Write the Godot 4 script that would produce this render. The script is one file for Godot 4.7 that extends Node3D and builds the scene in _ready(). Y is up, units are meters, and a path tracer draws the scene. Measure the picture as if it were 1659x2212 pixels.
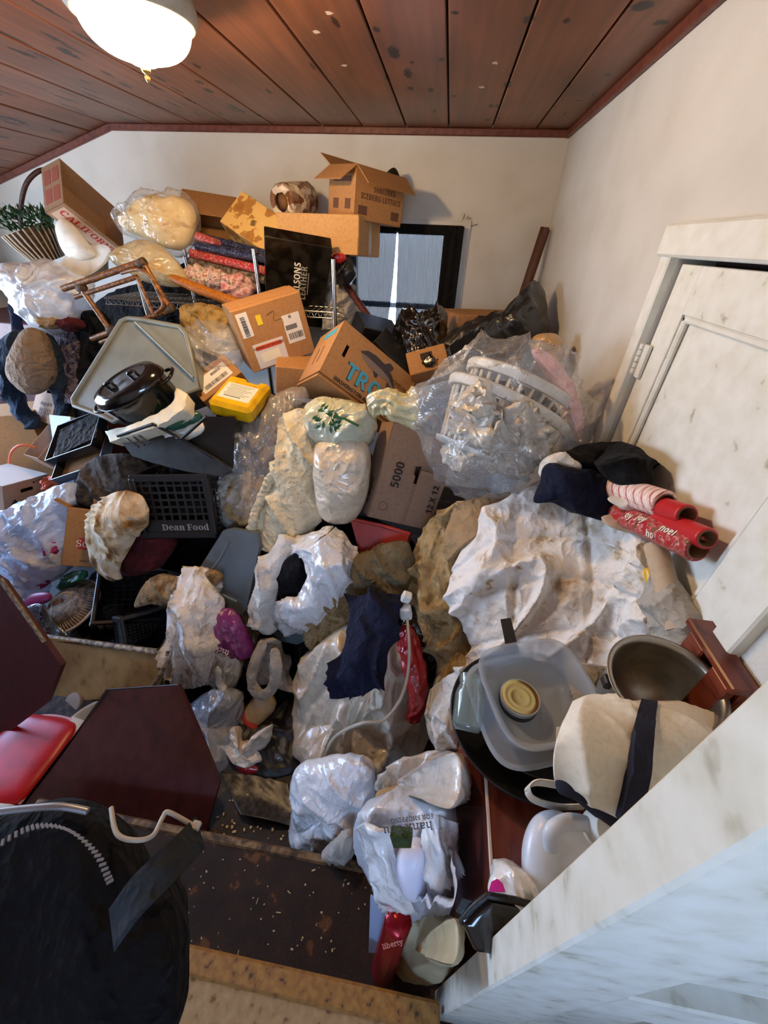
extends Node3D
# A cluttered low attic-like room seen from the landing of two steps. y is up, metres, floor at y = 0.

const EYE := Vector3(0, 1.9, 0)
const FOCAL := 835.0
const LAMP_AT := Vector3(-0.905, 2.3, -1.5)
const WALL_X := 0.62
const BACK_Z := -3.23
const CEIL_Y := 2.455
const KNEE_X := -3.6
const FRONT_Z := 1.5

var axes := Basis(Vector3(0.98955, 0.03415, -0.14008), Vector3(-0.10841, 0.81674, -0.56673), Vector3(0.09505, 0.57599, 0.81191))
var used := {}
var soft_noise := FastNoiseLite.new()
var ridge_noise := FastNoiseLite.new()
var M := {}
var T := {}


# ---------------------------------------------------------------- mesh builder
class MB:
	var v := PackedVector3Array()
	var i := PackedInt32Array()
	var uv := PackedVector2Array()

	func face(p: Array) -> void:
		var b := v.size()
		for q in p:
			v.append(q)
		for k in range(1, p.size() - 1):
			i.append_array([b, b + k, b + k + 1])

	func box(c: Vector3, s: Vector3, bs := Basis(), bevel := 0.0) -> void:
		var h := s / 2
		var e: float = min(bevel, min(h.x, min(h.y, h.z)) * 0.9)
		for ax in 3:
			var a1 := (ax + 1) % 3
			var a2 := (ax + 2) % 3
			for sg: float in [1.0, -1.0]:
				var q := []
				for w in [[1, 1], [1, -1], [-1, -1], [-1, 1]]:
					var p := Vector3()
					p[ax] = sg * h[ax]
					p[a1] = w[0] * (h[a1] - e)
					p[a2] = w[1] * (h[a2] - e)
					q.append(c + bs * p)
				if sg < 0:
					q.reverse()
				face(q)
			if e > 0.0:
				for s1: float in [1.0, -1.0]:
					for s2: float in [1.0, -1.0]:
						var q := []
						for w: float in [1.0, -1.0]:
							var p := Vector3()
							p[ax] = w * (h[ax] - e)
							p[a1] = s1 * h[a1]
							p[a2] = s2 * (h[a2] - e)
							q.append(c + bs * p)
						for w: float in [-1.0, 1.0]:
							var p := Vector3()
							p[ax] = w * (h[ax] - e)
							p[a1] = s1 * (h[a1] - e)
							p[a2] = s2 * h[a2]
							q.append(c + bs * p)
						if s1 * s2 < 0:
							q.reverse()
						face(q)
		if e > 0.0:
			for sx: float in [1.0, -1.0]:
				for sy: float in [1.0, -1.0]:
					for sz: float in [1.0, -1.0]:
						var q := [c + bs * Vector3(sx * h.x, sy * (h.y - e), sz * (h.z - e)), c + bs * Vector3(sx * (h.x - e), sy * (h.y - e), sz * h.z), c + bs * Vector3(sx * (h.x - e), sy * h.y, sz * (h.z - e))]
						if sx * sy * sz < 0:
							q.reverse()
						face(q)

	# grid of points, nu columns by nv rows; shared vertices, smooth
	func grid(p: PackedVector3Array, nu: int, nv: int, wrap := false, flip := false) -> void:
		var b := v.size()
		v.append_array(p)
		for r in nv - 1:
			for c in (nu if wrap else nu - 1):
				var c2 := (c + 1) % nu
				var q0 := b + r * nu + c
				var q1 := b + r * nu + c2
				var q2 := b + (r + 1) * nu + c2
				var q3 := b + (r + 1) * nu + c
				if flip:
					i.append_array([q0, q3, q2, q0, q2, q1])
				else:
					i.append_array([q0, q1, q2, q0, q2, q3])

	func lathe(profile: Array, sides: int, xf := Transform3D(), squash := 1.0) -> void:
		var p := PackedVector3Array()
		for k in profile.size():
			for s in sides:
				var a := TAU * s / sides
				p.append(xf * Vector3(profile[k].x * cos(a), profile[k].y, profile[k].x * sin(a) * squash))
		grid(p, sides, profile.size(), true, true)

	func tube(path: Array, radii: Array, sides := 8, caps := true, squash := 1.0, up := Vector3.UP) -> void:
		var n := path.size()
		var p := PackedVector3Array()
		var prev := Vector3()
		for k in n:
			var d: Vector3 = (path[min(k + 1, n - 1)] - path[max(k - 1, 0)]).normalized()
			var x: Vector3
			if k == 0:
				x = d.cross(up)
				if x.length() < 0.05:
					x = d.cross(Vector3(1, 0.3, 0.2))
			else:
				x = prev - d * prev.dot(d)
			x = x.normalized()
			prev = x
			var y := d.cross(x).normalized()
			var r: float = radii[min(k, radii.size() - 1)]
			for s in sides:
				var a := TAU * s / sides
				p.append(path[k] + x * cos(a) * r + y * sin(a) * r * squash)
		grid(p, sides, n, true, false)
		if caps:
			var f0 := []
			var f1 := []
			for s in sides:
				f0.append(p[s])
				f1.append(p[(n - 1) * sides + sides - 1 - s])
			face(f1)
			face(f0)

	# plate from corner points (any polygon) given thickness along t
	func plate(c: Array, t: Vector3) -> void:
		var lo := []
		var n := c.size()
		for q in c:
			lo.append(q + t)
		var nrm: Vector3 = (c[2] - c[0]).cross(c[1] - c[0])
		var up := nrm.dot(t) < 0
		var a := c.duplicate()
		var b2 := lo.duplicate()
		if up:
			b2.reverse()
		else:
			a.reverse()
		face(a)
		face(b2)
		for k in n:
			var k2 := (k + 1) % n
			var q := [c[k], lo[k], lo[k2], c[k2]]
			if not up:
				q.reverse()
			face(q)

	func done() -> ArrayMesh:
		var nn := PackedVector3Array()
		nn.resize(v.size())
		for k in range(0, i.size(), 3):
			var a := v[i[k]]
			var n := (v[i[k + 2]] - a).cross(v[i[k + 1]] - a)
			nn[i[k]] += n
			nn[i[k + 1]] += n
			nn[i[k + 2]] += n
		for k in nn.size():
			nn[k] = nn[k].normalized() if nn[k].length_squared() > 1e-24 else Vector3.UP
		var arr := []
		arr.resize(Mesh.ARRAY_MAX)
		arr[Mesh.ARRAY_VERTEX] = v
		arr[Mesh.ARRAY_NORMAL] = nn
		arr[Mesh.ARRAY_INDEX] = i
		if uv.size() == v.size():
			arr[Mesh.ARRAY_TEX_UV] = uv
		var m := ArrayMesh.new()
		m.add_surface_from_arrays(Mesh.PRIMITIVE_TRIANGLES, arr)
		return m

	func foot() -> Vector3:
		if v.is_empty():
			return Vector3.ZERO
		var lo := v[0]
		var hi := v[0]
		for q in v:
			lo = lo.min(q)
			hi = hi.max(q)
		return Vector3((lo.x + hi.x) / 2, lo.y, (lo.z + hi.z) / 2)

	func shift(by: Vector3) -> void:
		for k in v.size():
			v[k] -= by


# ---------------------------------------------------------------- scene helpers
func floor_at(p: Vector3) -> float:
	if p.z > -0.62 and p.x > 0.19:
		return 0.972
	if p.z > -0.08 and p.x > -1.25:
		return 0.44
	if p.z > -0.372 and p.x > -1.25:
		return 0.222
	return 0.0


# the place on the sight line through a point of the photograph at depth z, kept inside the room
func at(px: float, py: float, z: float) -> Vector3:
	var r := axes * Vector3((px - 829.5) / FOCAL, -(py - 1106.0) / FOCAL, -1)
	var p := EYE + r * (z / r.z)
	if p.x > WALL_X - 0.02:
		p = EYE + r * ((WALL_X - 0.02) / r.x)
	for k in 3:
		var f := floor_at(p) + 0.006
		if p.y < f:
			p = EYE + r * ((f - EYE.y) / r.y)
	return p


func on_y(px: float, py: float, y: float) -> Vector3:
	var r := axes * Vector3((px - 829.5) / FOCAL, -(py - 1106.0) / FOCAL, -1)
	return EYE + r * ((y - EYE.y) / r.y)


func path(a: Array) -> Array:
	var out := []
	for q in a:
		out.append(at(q[0], q[1], q[2]))
	return out


func smooth(p: Array, steps := 6) -> Array:
	var out := []
	for k in p.size() - 1:
		var a = p[max(k - 1, 0)]
		var d = p[min(k + 2, p.size() - 1)]
		for s in steps:
			out.append(p[k].cubic_interpolate(p[k + 1], a, d, float(s) / steps))
	out.append(p[p.size() - 1])
	return out


func smooth_f(p: Array, steps := 6) -> Array:
	var out := []
	for k in p.size() - 1:
		for s in steps:
			var t := float(s) / steps
			t = t * t * (3 - 2 * t)
			out.append(lerpf(p[k], p[k + 1], t))
	out.append(p[p.size() - 1])
	return out


func numbered(called: String) -> String:
	var n: int = used.get(called, 0)
	used[called] = n + 1
	return called if n == 0 else "%s_%03d" % [called, n]


func tag(o: Node3D, label: String, category: String, group := "", kind := "") -> void:
	if label:
		o.set_meta("label", label)
	if category:
		o.set_meta("category", category)
	if group:
		o.set_meta("group", group)
	if kind:
		o.set_meta("kind", kind)


func thing(called: String, label: String, category: String, pos := Vector3.ZERO, group := "") -> Node3D:
	var o := Node3D.new()
	o.name = numbered(called)
	add_child(o)
	o.position = pos
	tag(o, label, category, group)
	return o


# a thing of one mesh built in world coordinates
func solo(called: String, label: String, category: String, b: MB, m: Material, group := "") -> MeshInstance3D:
	var o := MeshInstance3D.new()
	o.name = numbered(called)
	var f := b.foot()
	b.shift(f)
	o.mesh = b.done()
	o.material_override = m
	add_child(o)
	o.position = f
	tag(o, label, category, group)
	return o


# a part; b is in the parent's coordinates
func part(parent: Node3D, called: String, b: MB, m: Material, label := "") -> MeshInstance3D:
	var o := MeshInstance3D.new()
	o.name = called
	o.mesh = b.done()
	o.material_override = m
	if label:
		o.set_meta("label", label)
	parent.add_child(o, true)
	return o


# a part built in world coordinates (the parent may be moved or turned)
func wpart(parent: Node3D, called: String, b: MB, m: Material, label := "") -> MeshInstance3D:
	var inv := parent.global_transform.affine_inverse()
	for k in b.v.size():
		b.v[k] = inv * b.v[k]
	return part(parent, called, b, m, label)


func mpart(parent: Node3D, called: String, mesh: Mesh, m: Material, xf: Transform3D, label := "") -> MeshInstance3D:
	var o := MeshInstance3D.new()
	o.name = called
	o.mesh = mesh
	o.material_override = m
	o.transform = xf
	if label:
		o.set_meta("label", label)
	parent.add_child(o, true)
	return o


func setting(called: String, b: MB, m: Material) -> MeshInstance3D:
	var o := solo(called, "", "", b, m)
	o.set_meta("kind", "structure")
	return o


func bx(c: Vector3, s: Vector3, bevel := 0.0, bs := Basis()) -> MB:
	var b := MB.new()
	b.box(c, s, bs, bevel)
	return b


func span(lo: Vector3, hi: Vector3, bevel := 0.0) -> MB:
	return bx((lo + hi) / 2, (hi - lo).abs(), bevel)


var fonts := {}


func lettering(parent: Node3D, words: String, xf: Transform3D, height: float, m: Material, bold := true, serif := false, called := "lettering", squeeze := 1.0) -> MeshInstance3D:
	var key := "%s%s" % [bold, serif]
	if not fonts.has(key):
		var f := SystemFont.new()
		f.font_names = PackedStringArray(["Droid Serif" if serif else "Droid Sans"])
		f.font_weight = 700 if bold else 400
		fonts[key] = f
	var t := TextMesh.new()
	t.font = fonts[key]
	t.text = words
	t.font_size = 48
	t.pixel_size = height / 36.0
	t.depth = 0.0012
	t.curve_step = 2.0
	return mpart(parent, called, t, m, xf * Transform3D(Basis.from_scale(Vector3(squeeze, 1, 1)), Vector3.ZERO))


# frame on a face of a box of size s centred on the origin: u to the right, v up, in metres from the middle
func on_face(s: Vector3, side: String, u: float, v: float, turn := 0.0, lift := 0.0008) -> Transform3D:
	var r: Vector3
	var up := Vector3.UP
	var d: float
	match side:
		"front":
			r = Vector3.RIGHT
			d = s.z / 2
		"back":
			r = Vector3.LEFT
			d = s.z / 2
		"left":
			r = Vector3.BACK
			d = s.x / 2
		"right":
			r = Vector3.FORWARD
			d = s.x / 2
		"top":
			r = Vector3.RIGHT
			up = Vector3.FORWARD
			d = s.y / 2
		_:
			r = Vector3.RIGHT
			up = Vector3.BACK
			d = s.y / 2
	var n := r.cross(up)
	var bs := Basis(r, up, n) * Basis(Vector3.BACK, deg_to_rad(turn))
	return Transform3D(bs, n * (d + lift) + r * u + up * v)


func sticker(parent: Node3D, called: String, xf: Transform3D, w: float, h: float, m: Material, label := "") -> MeshInstance3D:
	var b := bx(Vector3.ZERO, Vector3(w, h, 0.001))
	return mpart(parent, called, b.done(), m, xf, label)


func bars(parent: Node3D, xf: Transform3D, w: float, h: float, m: Material, rs := 1) -> void:
	var b := MB.new()
	var g := RandomNumberGenerator.new()
	g.seed = rs
	var x := -w / 2
	while x < w / 2:
		var t := g.randf_range(0.0012, 0.004)
		b.box(Vector3(x, 0, 0.0006), Vector3(t, h, 0.0006))
		x += t + g.randf_range(0.0015, 0.004)
	mpart(parent, "barcode", b.done(), m, xf)


# ---------------------------------------------------------------- soft shapes
# fold height at a point, about -0.3 to 1; folds run across dir
func crease(p: Vector3, kind: String, freq: float, dir: Vector3, sd: float) -> float:
	var d := dir.normalized()
	var o := Vector3(sd * 7.31, sd * 3.17, sd * 5.53)
	var s := p.dot(d)
	var flat := p - d * s
	if kind == "cloth":
		var q := (flat * 0.34 + d * s + o) * freq * 7.0
		var n1 := ridge_noise.get_noise_3dv(q)
		var n2 := ridge_noise.get_noise_3dv(q * 2.1 + o)
		var r1 := 1.0 - minf(1.0, absf(n1) * 2.6)
		var r2 := 1.0 - minf(1.0, absf(n2) * 2.6)
		var lump := soft_noise.get_noise_3dv((p + o) * freq * 3.0)
		return 1.05 * r1 * r1 + 0.4 * r2 * r2 * (0.6 + lump) + 0.6 * lump
	if kind == "plastic":
		var q := (flat * 0.45 + d * s + o) * freq * 6.5
		var n1 := ridge_noise.get_noise_3dv(q)
		var n2 := ridge_noise.get_noise_3dv(q * 2.3 + o)
		var n3 := ridge_noise.get_noise_3dv(q * 4.7 - o)
		var r1 := 1.0 - minf(1.0, absf(n1) * 2.2)
		var r2 := 1.0 - minf(1.0, absf(n2) * 2.2)
		var r3 := 1.0 - minf(1.0, absf(n3) * 2.2)
		return 0.7 * r1 * r1 * r1 + 0.36 * r2 * r2 + 0.12 * r3 * r3 + 0.45 * soft_noise.get_noise_3dv((p - o) * freq * 2.6)
	if kind == "quilt":
		return 0.9 * soft_noise.get_noise_3dv((p + o) * freq * 6.0)
	return soft_noise.get_noise_3dv((p + o) * freq * 10.0)


func closed_outline(a: Array, n: int, round_ := true) -> PackedVector2Array:
	var p := PackedVector2Array()
	for k in range(0, a.size(), 2):
		p.append(Vector2(a[k], a[k + 1]))
	var m := p.size()
	var fine := PackedVector2Array()
	for k in m:
		for s in 8:
			var t := s / 8.0
			fine.append(p[k].cubic_interpolate(p[(k + 1) % m], p[(k + m - 1) % m], p[(k + 2) % m], t) if round_ else p[k].lerp(p[(k + 1) % m], t))
	var total := 0.0
	for k in fine.size():
		total += fine[k].distance_to(fine[(k + 1) % fine.size()])
	var out := PackedVector2Array()
	var step := total / n
	var acc := 0.0
	var want := 0.0
	for k in fine.size():
		var q := fine[(k + 1) % fine.size()]
		var l := fine[k].distance_to(q)
		while want <= acc + l and out.size() < n:
			out.append(fine[k].lerp(q, (want - acc) / max(l, 1e-6)))
			want += step
		acc += l
	return out


# stuffed or folded body: outline in the photograph at depth z0 (its top) to z1 (its bottom), swelling tf towards the viewer and tb away
func puff(outline: Array, z0: float, z1: float, tf: float, tb: float, o := {}) -> MB:
	var na: int = o.get("na", 84)
	var nr: int = o.get("nr", 20)
	var ol := closed_outline(outline, na, o.get("round", true))
	var lo := 1e9
	var hi := -1e9
	var mid := Vector2()
	for q in ol:
		lo = min(lo, q.y)
		hi = max(hi, q.y)
		mid += q / ol.size()
	mid = o.get("mid", mid)
	var rim := PackedVector3Array()
	for q in ol:
		var zz := lerpf(z0, z1, (q.y - lo) / (hi - lo))
		rim.append(on_y(q.x, q.y, zz) if o.has("flat") else at(q.x, q.y, zz))
	var zm := lerpf(z0, z1, (mid.y - lo) / (hi - lo))
	var c := on_y(mid.x, mid.y, zm) if o.has("flat") else at(mid.x, mid.y, zm)
	var nrm := Vector3()
	for k in na:
		nrm += (rim[k] - c).cross(rim[(k + 1) % na] - c)
	nrm = nrm.normalized()
	if nrm.dot(EYE - c) < 0:
		nrm = -nrm
	var kind: String = o.get("kind", "cloth")
	var amp: float = o.get("amp", 0.02)
	var freq: float = o.get("freq", 10.0)
	var sd: float = o.get("seed", 1.0)
	var dir: Vector3 = o.get("dir", Vector3(cos(sd * 2.4), sin(sd * 2.4) * 0.8, 0.4))
	var pw: float = o.get("pow", 2.2)
	var star: float = o.get("star", 0.0)
	var knot = o.get("knot", null)
	var kp := at(knot[0], knot[1], knot[2]) if knot else c
	var b := MB.new()
	for side in 2:
		var depth := tf if side == 0 else -tb
		var pts := PackedVector3Array()
		for r in nr + 1:
			var t := 1.0 - float(r) / nr
			t = sin(t * PI / 2)
			var h := pow(max(0.0, 1.0 - pow(t, pw)), 0.55)
			for k in na:
				var q := c.lerp(rim[k], t)
				var d := crease(q + nrm * depth * h, kind, freq, dir, sd) * amp
				if star > 0.0:
					var e := q - kp
					var an := atan2(e.dot(nrm.cross(Vector3.UP).normalized()), e.y)
					d += star * pow(1.0 - absf(sin(an * o.get("rays", 9.0) + soft_noise.get_noise_3dv(q * 60.0) * 1.5)), 2.0) * clampf(e.length() / 0.05, 0, 1) * exp(-e.length() / o.get("reach", 0.15))
				if t < 0.02:
					d = crease(c + nrm * depth, kind, freq, dir, sd) * amp
				d *= 1.0 - 0.7 * pow(t, 5.0)
				var outw: Vector3 = (nrm * (h + 0.25) * signf(depth) + (rim[k] - c).normalized() * t * 0.8).normalized()
				pts.append(q + nrm * depth * h + outw * d)
		b.grid(pts, na, nr + 1, true, side == 1)
	# join the two rims
	var base0 := 0
	var base1 := na * (nr + 1)
	for k in na:
		var k2 := (k + 1) % na
		b.i.append_array([base0 + k, base1 + k2, base0 + k2, base0 + k, base1 + k, base1 + k2])
	return b


# draped sheet through rows of [px, py, z]
func drape(rows: Array, o := {}) -> MB:
	var su: int = o.get("su", 10)
	var sv: int = o.get("sv", 10)
	var grid := []
	for r in rows:
		var line0 := path(r)
		if o.has("flat"):
			line0 = []
			for q in r:
				line0.append(on_y(q[0], q[1], q[2] + o.flat))
		grid.append(smooth(line0, su))
	var nu: int = grid[0].size()
	var cols := []
	for c in nu:
		var line := []
		for r in grid:
			line.append(r[c])
		cols.append(smooth(line, sv))
	var nv: int = cols[0].size()
	var base := PackedVector3Array()
	for r in nv:
		for c in nu:
			base.append(cols[c][r])
	var kind: String = o.get("kind", "cloth")
	var amp: float = o.get("amp", 0.02)
	var freq: float = o.get("freq", 10.0)
	var sd: float = o.get("seed", 1.0)
	var dir: Vector3 = o.get("dir", Vector3(cos(sd * 2.4), sin(sd * 2.4) * 0.8, 0.4))
	var th: float = o.get("thick", 0.012)
	var top := PackedVector3Array()
	var bot := PackedVector3Array()
	for r in nv:
		for c in nu:
			var du: Vector3 = base[r * nu + min(c + 1, nu - 1)] - base[r * nu + max(c - 1, 0)]
			var dv: Vector3 = base[min(r + 1, nv - 1) * nu + c] - base[max(r - 1, 0) * nu + c]
			var n := du.cross(dv).normalized()
			if n.dot(EYE - base[r * nu + c]) < 0:
				n = -n
			var p := base[r * nu + c]
			var d := crease(p, kind, freq, dir, sd) * amp
			if o.has("stitch"):
				var st: Array = o.stitch
				var uu: float = absf(fposmod(float(c) / (nu - 1) * st[0] + 0.5, 1.0) - 0.5) / st[0]
				var vv: float = absf(fposmod(float(r) / (nv - 1) * st[1] + 0.5, 1.0) - 0.5) / st[1]
				d -= st[2] * (exp(-uu * uu * 3000.0) + exp(-vv * vv * 3000.0))
			top.append(p + n * d)
			bot.append(p + n * (d * 0.7 - th))
	var b := MB.new()
	b.grid(top, nu, nv)
	b.grid(bot, nu, nv, false, true)
	var off := nu * nv
	for c in nu - 1:
		b.i.append_array([c, off + c + 1, c + 1, c, off + c, off + c + 1])
		var e := (nv - 1) * nu + c
		b.i.append_array([e, e + 1, off + e + 1, e, off + e + 1, off + e])
	for r in nv - 1:
		var e := r * nu
		b.i.append_array([e, e + nu, off + e + nu, e, off + e + nu, off + e])
		e += nu - 1
		b.i.append_array([e, off + e + nu, e + nu, e, off + e, off + e + nu])
	return b


# flat board whose visible face has these corners in the photograph; depth runs away from the viewer
func slab(outline: Array, z0: float, z1: float, depth: float, bend := 0.0) -> MB:
	var lo := 1e9
	var hi := -1e9
	for k in range(1, outline.size(), 2):
		lo = min(lo, outline[k])
		hi = max(hi, outline[k])
	var c := []
	var mid := Vector3()
	for k in range(0, outline.size(), 2):
		var p := at(outline[k], outline[k + 1], lerpf(z0, z1, (outline[k + 1] - lo) / (hi - lo)))
		c.append(p)
		mid += p
	mid /= c.size()
	var n := Vector3()
	for k in c.size():
		n += (c[k] - mid).cross(c[(k + 1) % c.size()] - mid)
	n = n.normalized()
	if n.dot(EYE - mid) < 0:
		n = -n
	# make it truly flat, each corner staying on its sight line
	for k in c.size():
		var r: Vector3 = c[k] - EYE
		c[k] = EYE + r * ((mid - EYE).dot(n) / r.dot(n))
	var b := MB.new()
	b.plate(c, -n * depth)
	return b


# rope or sleeve of cloth or plastic along a path of [px, py, z, radius]
func roll(a: Array, o := {}) -> MB:
	var p := []
	var rr := []
	for q in a:
		p.append(at(q[0], q[1], q[2]))
		rr.append(q[3])
	var steps: int = o.get("steps", 8)
	p = smooth(p, steps)
	rr = smooth_f(rr, steps)
	var last: int = rr.size() - 1
	if last > 6:
		for k in 3:
			var f: float = [0.3, 0.72, 0.93][k]
			rr[k] *= f
			rr[last - k] *= f
	var sides: int = o.get("sides", 36)
	var b := MB.new()
	b.tube(p, rr, sides, true, o.get("squash", 1.0))
	var kind: String = o.get("kind", "cloth")
	var amp: float = o.get("amp", 0.015)
	var freq: float = o.get("freq", 10.0)
	var sd: float = o.get("seed", 1.0)
	var dir: Vector3 = o.get("dir", Vector3(cos(sd * 2.4), sin(sd * 2.4) * 0.8, 0.4))
	var pleat: float = o.get("pleat", 0.0)
	for k in p.size():
		for s in sides:
			var q := b.v[k * sides + s]
			var n: Vector3 = (q - p[k]).normalized()
			var d := crease(q, kind, freq, dir, sd) * amp
			if pleat > 0.0:
				d += pleat * (absf(sin(s * PI * o.get("pleats", 7.0) / sides + k * o.get("twist", 0.02))) - 0.5) * (rr[k] / 0.05)
			b.v[k * sides + s] = q + n * d
	# caps repeat the rim points
	var off: int = p.size() * sides
	for s in sides:
		b.v[off + sides + s] = b.v[s]
		b.v[off + s] = b.v[(p.size() - 1) * sides + sides - 1 - s]
	return b


# ---------------------------------------------------------------- materials
func noise_tex(key: String, freq: float, ramp: Array, o := {}) -> NoiseTexture2D:
	if T.has(key):
		return T[key]
	var n := FastNoiseLite.new()
	n.seed = o.get("seed", 1)
	n.noise_type = o.get("type", FastNoiseLite.TYPE_SIMPLEX_SMOOTH)
	n.frequency = freq
	n.fractal_type = o.get("fractal", FastNoiseLite.FRACTAL_FBM)
	n.fractal_octaves = o.get("oct", 4)
	var t := NoiseTexture2D.new()
	t.width = o.get("w", 512)
	t.height = o.get("h", 512)
	t.seamless = true
	t.noise = n
	if o.has("normal"):
		t.as_normal_map = true
		t.bump_strength = o.normal
	elif ramp.size() > 0:
		var g := Gradient.new()
		var offs := PackedFloat32Array()
		var cols := PackedColorArray()
		for r in ramp:
			offs.append(r[0])
			cols.append(r[1])
		g.offsets = offs
		g.colors = cols
		t.color_ramp = g
	T[key] = t
	return t


func mat(key: String, c: Color, rough := 0.8, o := {}) -> StandardMaterial3D:
	if M.has(key):
		return M[key]
	var m := StandardMaterial3D.new()
	m.resource_name = key
	m.albedo_color = c
	m.roughness = rough
	m.metallic = o.get("metal", 0.0)
	m.metallic_specular = o.get("spec", 0.5)
	m.cull_mode = BaseMaterial3D.CULL_DISABLED
	if o.has("tex"):
		m.albedo_texture = o.tex
	if o.has("nrm"):
		m.normal_enabled = true
		m.normal_texture = o.nrm
		m.normal_scale = o.get("nscale", 0.5)
	if o.has("bump"):
		m.heightmap_enabled = true
		m.heightmap_texture = o.bump
		m.heightmap_scale = o.get("bscale", 1.0)
	if o.get("tri", true):
		m.uv1_triplanar = true
		m.uv1_world_triplanar = o.get("world", false)
		var s = o.get("scale", 2.0)
		m.uv1_scale = s if s is Vector3 else Vector3(s, s, s)
	if c.a < 1.0:
		m.transparency = BaseMaterial3D.TRANSPARENCY_ALPHA
	if o.has("back"):
		m.backlight_enabled = true
		m.backlight = o.back
	if o.has("emit"):
		m.emission_enabled = true
		m.emission = o.emit
		m.emission_energy_multiplier = o.get("power", 1.0)
	if o.has("coat"):
		m.clearcoat_enabled = true
		m.clearcoat = o.coat
		m.clearcoat_roughness = o.get("coat_rough", 0.15)
	if o.has("rim"):
		m.rim_enabled = true
		m.rim = o.rim
	M[key] = m
	return m


func rgb(r: int, g: int, b: int, a := 1.0) -> Color:
	return Color(r / 255.0, g / 255.0, b / 255.0, a)


func cloth(key: String, c: Color, o := {}) -> StandardMaterial3D:
	var d := {"tex": T.mottle, "nrm": T.weave, "nscale": 0.3, "scale": 2.4, "rim": 0.15, "spec": 0.25, "bump": T.wrinkle, "bscale": 2.2}
	d.merge(o, true)
	return mat(key, c, o.get("rough", 0.92), d)


func bagmat(key: String, c: Color, o := {}) -> StandardMaterial3D:
	var d := {"nrm": T.crinkle, "nscale": 0.6, "scale": 2.2, "spec": 0.6, "bump": T.facets, "bscale": 1.6, "coat": 0.7, "coat_rough": 0.12}
	d.merge(o, true)
	return mat(key, c, o.get("rough", 0.24), d)


func card(key: String, c: Color, o := {}) -> StandardMaterial3D:
	var d := {"tex": T.fibre, "nrm": T.weave, "nscale": 0.12, "scale": 2.5, "spec": 0.3}
	d.merge(o, true)
	return mat(key, c, 0.85, d)


func plain(key: String, c: Color, rough := 0.5, o := {}) -> StandardMaterial3D:
	var d := {"tri": false}
	d.merge(o, true)
	return mat(key, c, rough, d)


# ---------------------------------------------------------------- scene
func _ready() -> void:
	var cam := Camera3D.new()
	cam.name = "camera"
	cam.fov = rad_to_deg(2.0 * atan(1106.0 / FOCAL))
	cam.near = 0.02
	cam.far = 100
	cam.transform = Transform3D(axes.orthonormalized(), EYE)
	add_child(cam)
	cam.current = true

	var env := Environment.new()
	env.background_mode = Environment.BG_SKY
	var sky := Sky.new()
	var air := ProceduralSkyMaterial.new()
	air.sky_top_color = rgb(150, 188, 244)
	air.sky_horizon_color = rgb(204, 222, 246)
	air.ground_bottom_color = rgb(186, 198, 216)
	air.ground_horizon_color = rgb(196, 210, 230)
	air.energy_multiplier = 30.0
	sky.sky_material = air
	env.sky = sky
	env.ambient_light_source = Environment.AMBIENT_SOURCE_DISABLED
	env.tonemap_mode = Environment.TONE_MAPPER_LINEAR
	env.tonemap_exposure = 0.9
	env.sdfgi_enabled = true
	env.ssao_enabled = true
	env.ssil_enabled = true
	var we := WorldEnvironment.new()
	we.name = "surroundings"
	we.environment = env
	add_child(we)

	soft_noise.seed = 11
	soft_noise.noise_type = FastNoiseLite.TYPE_SIMPLEX_SMOOTH
	soft_noise.frequency = 0.1
	soft_noise.fractal_octaves = 2
	ridge_noise.seed = 23
	ridge_noise.noise_type = FastNoiseLite.TYPE_SIMPLEX_SMOOTH
	ridge_noise.frequency = 0.1
	ridge_noise.fractal_type = FastNoiseLite.FRACTAL_NONE

	make_textures()
	shell()
	ceiling_lamp()
	steps_and_ledge()
	near_door()
	build_all()


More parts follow.
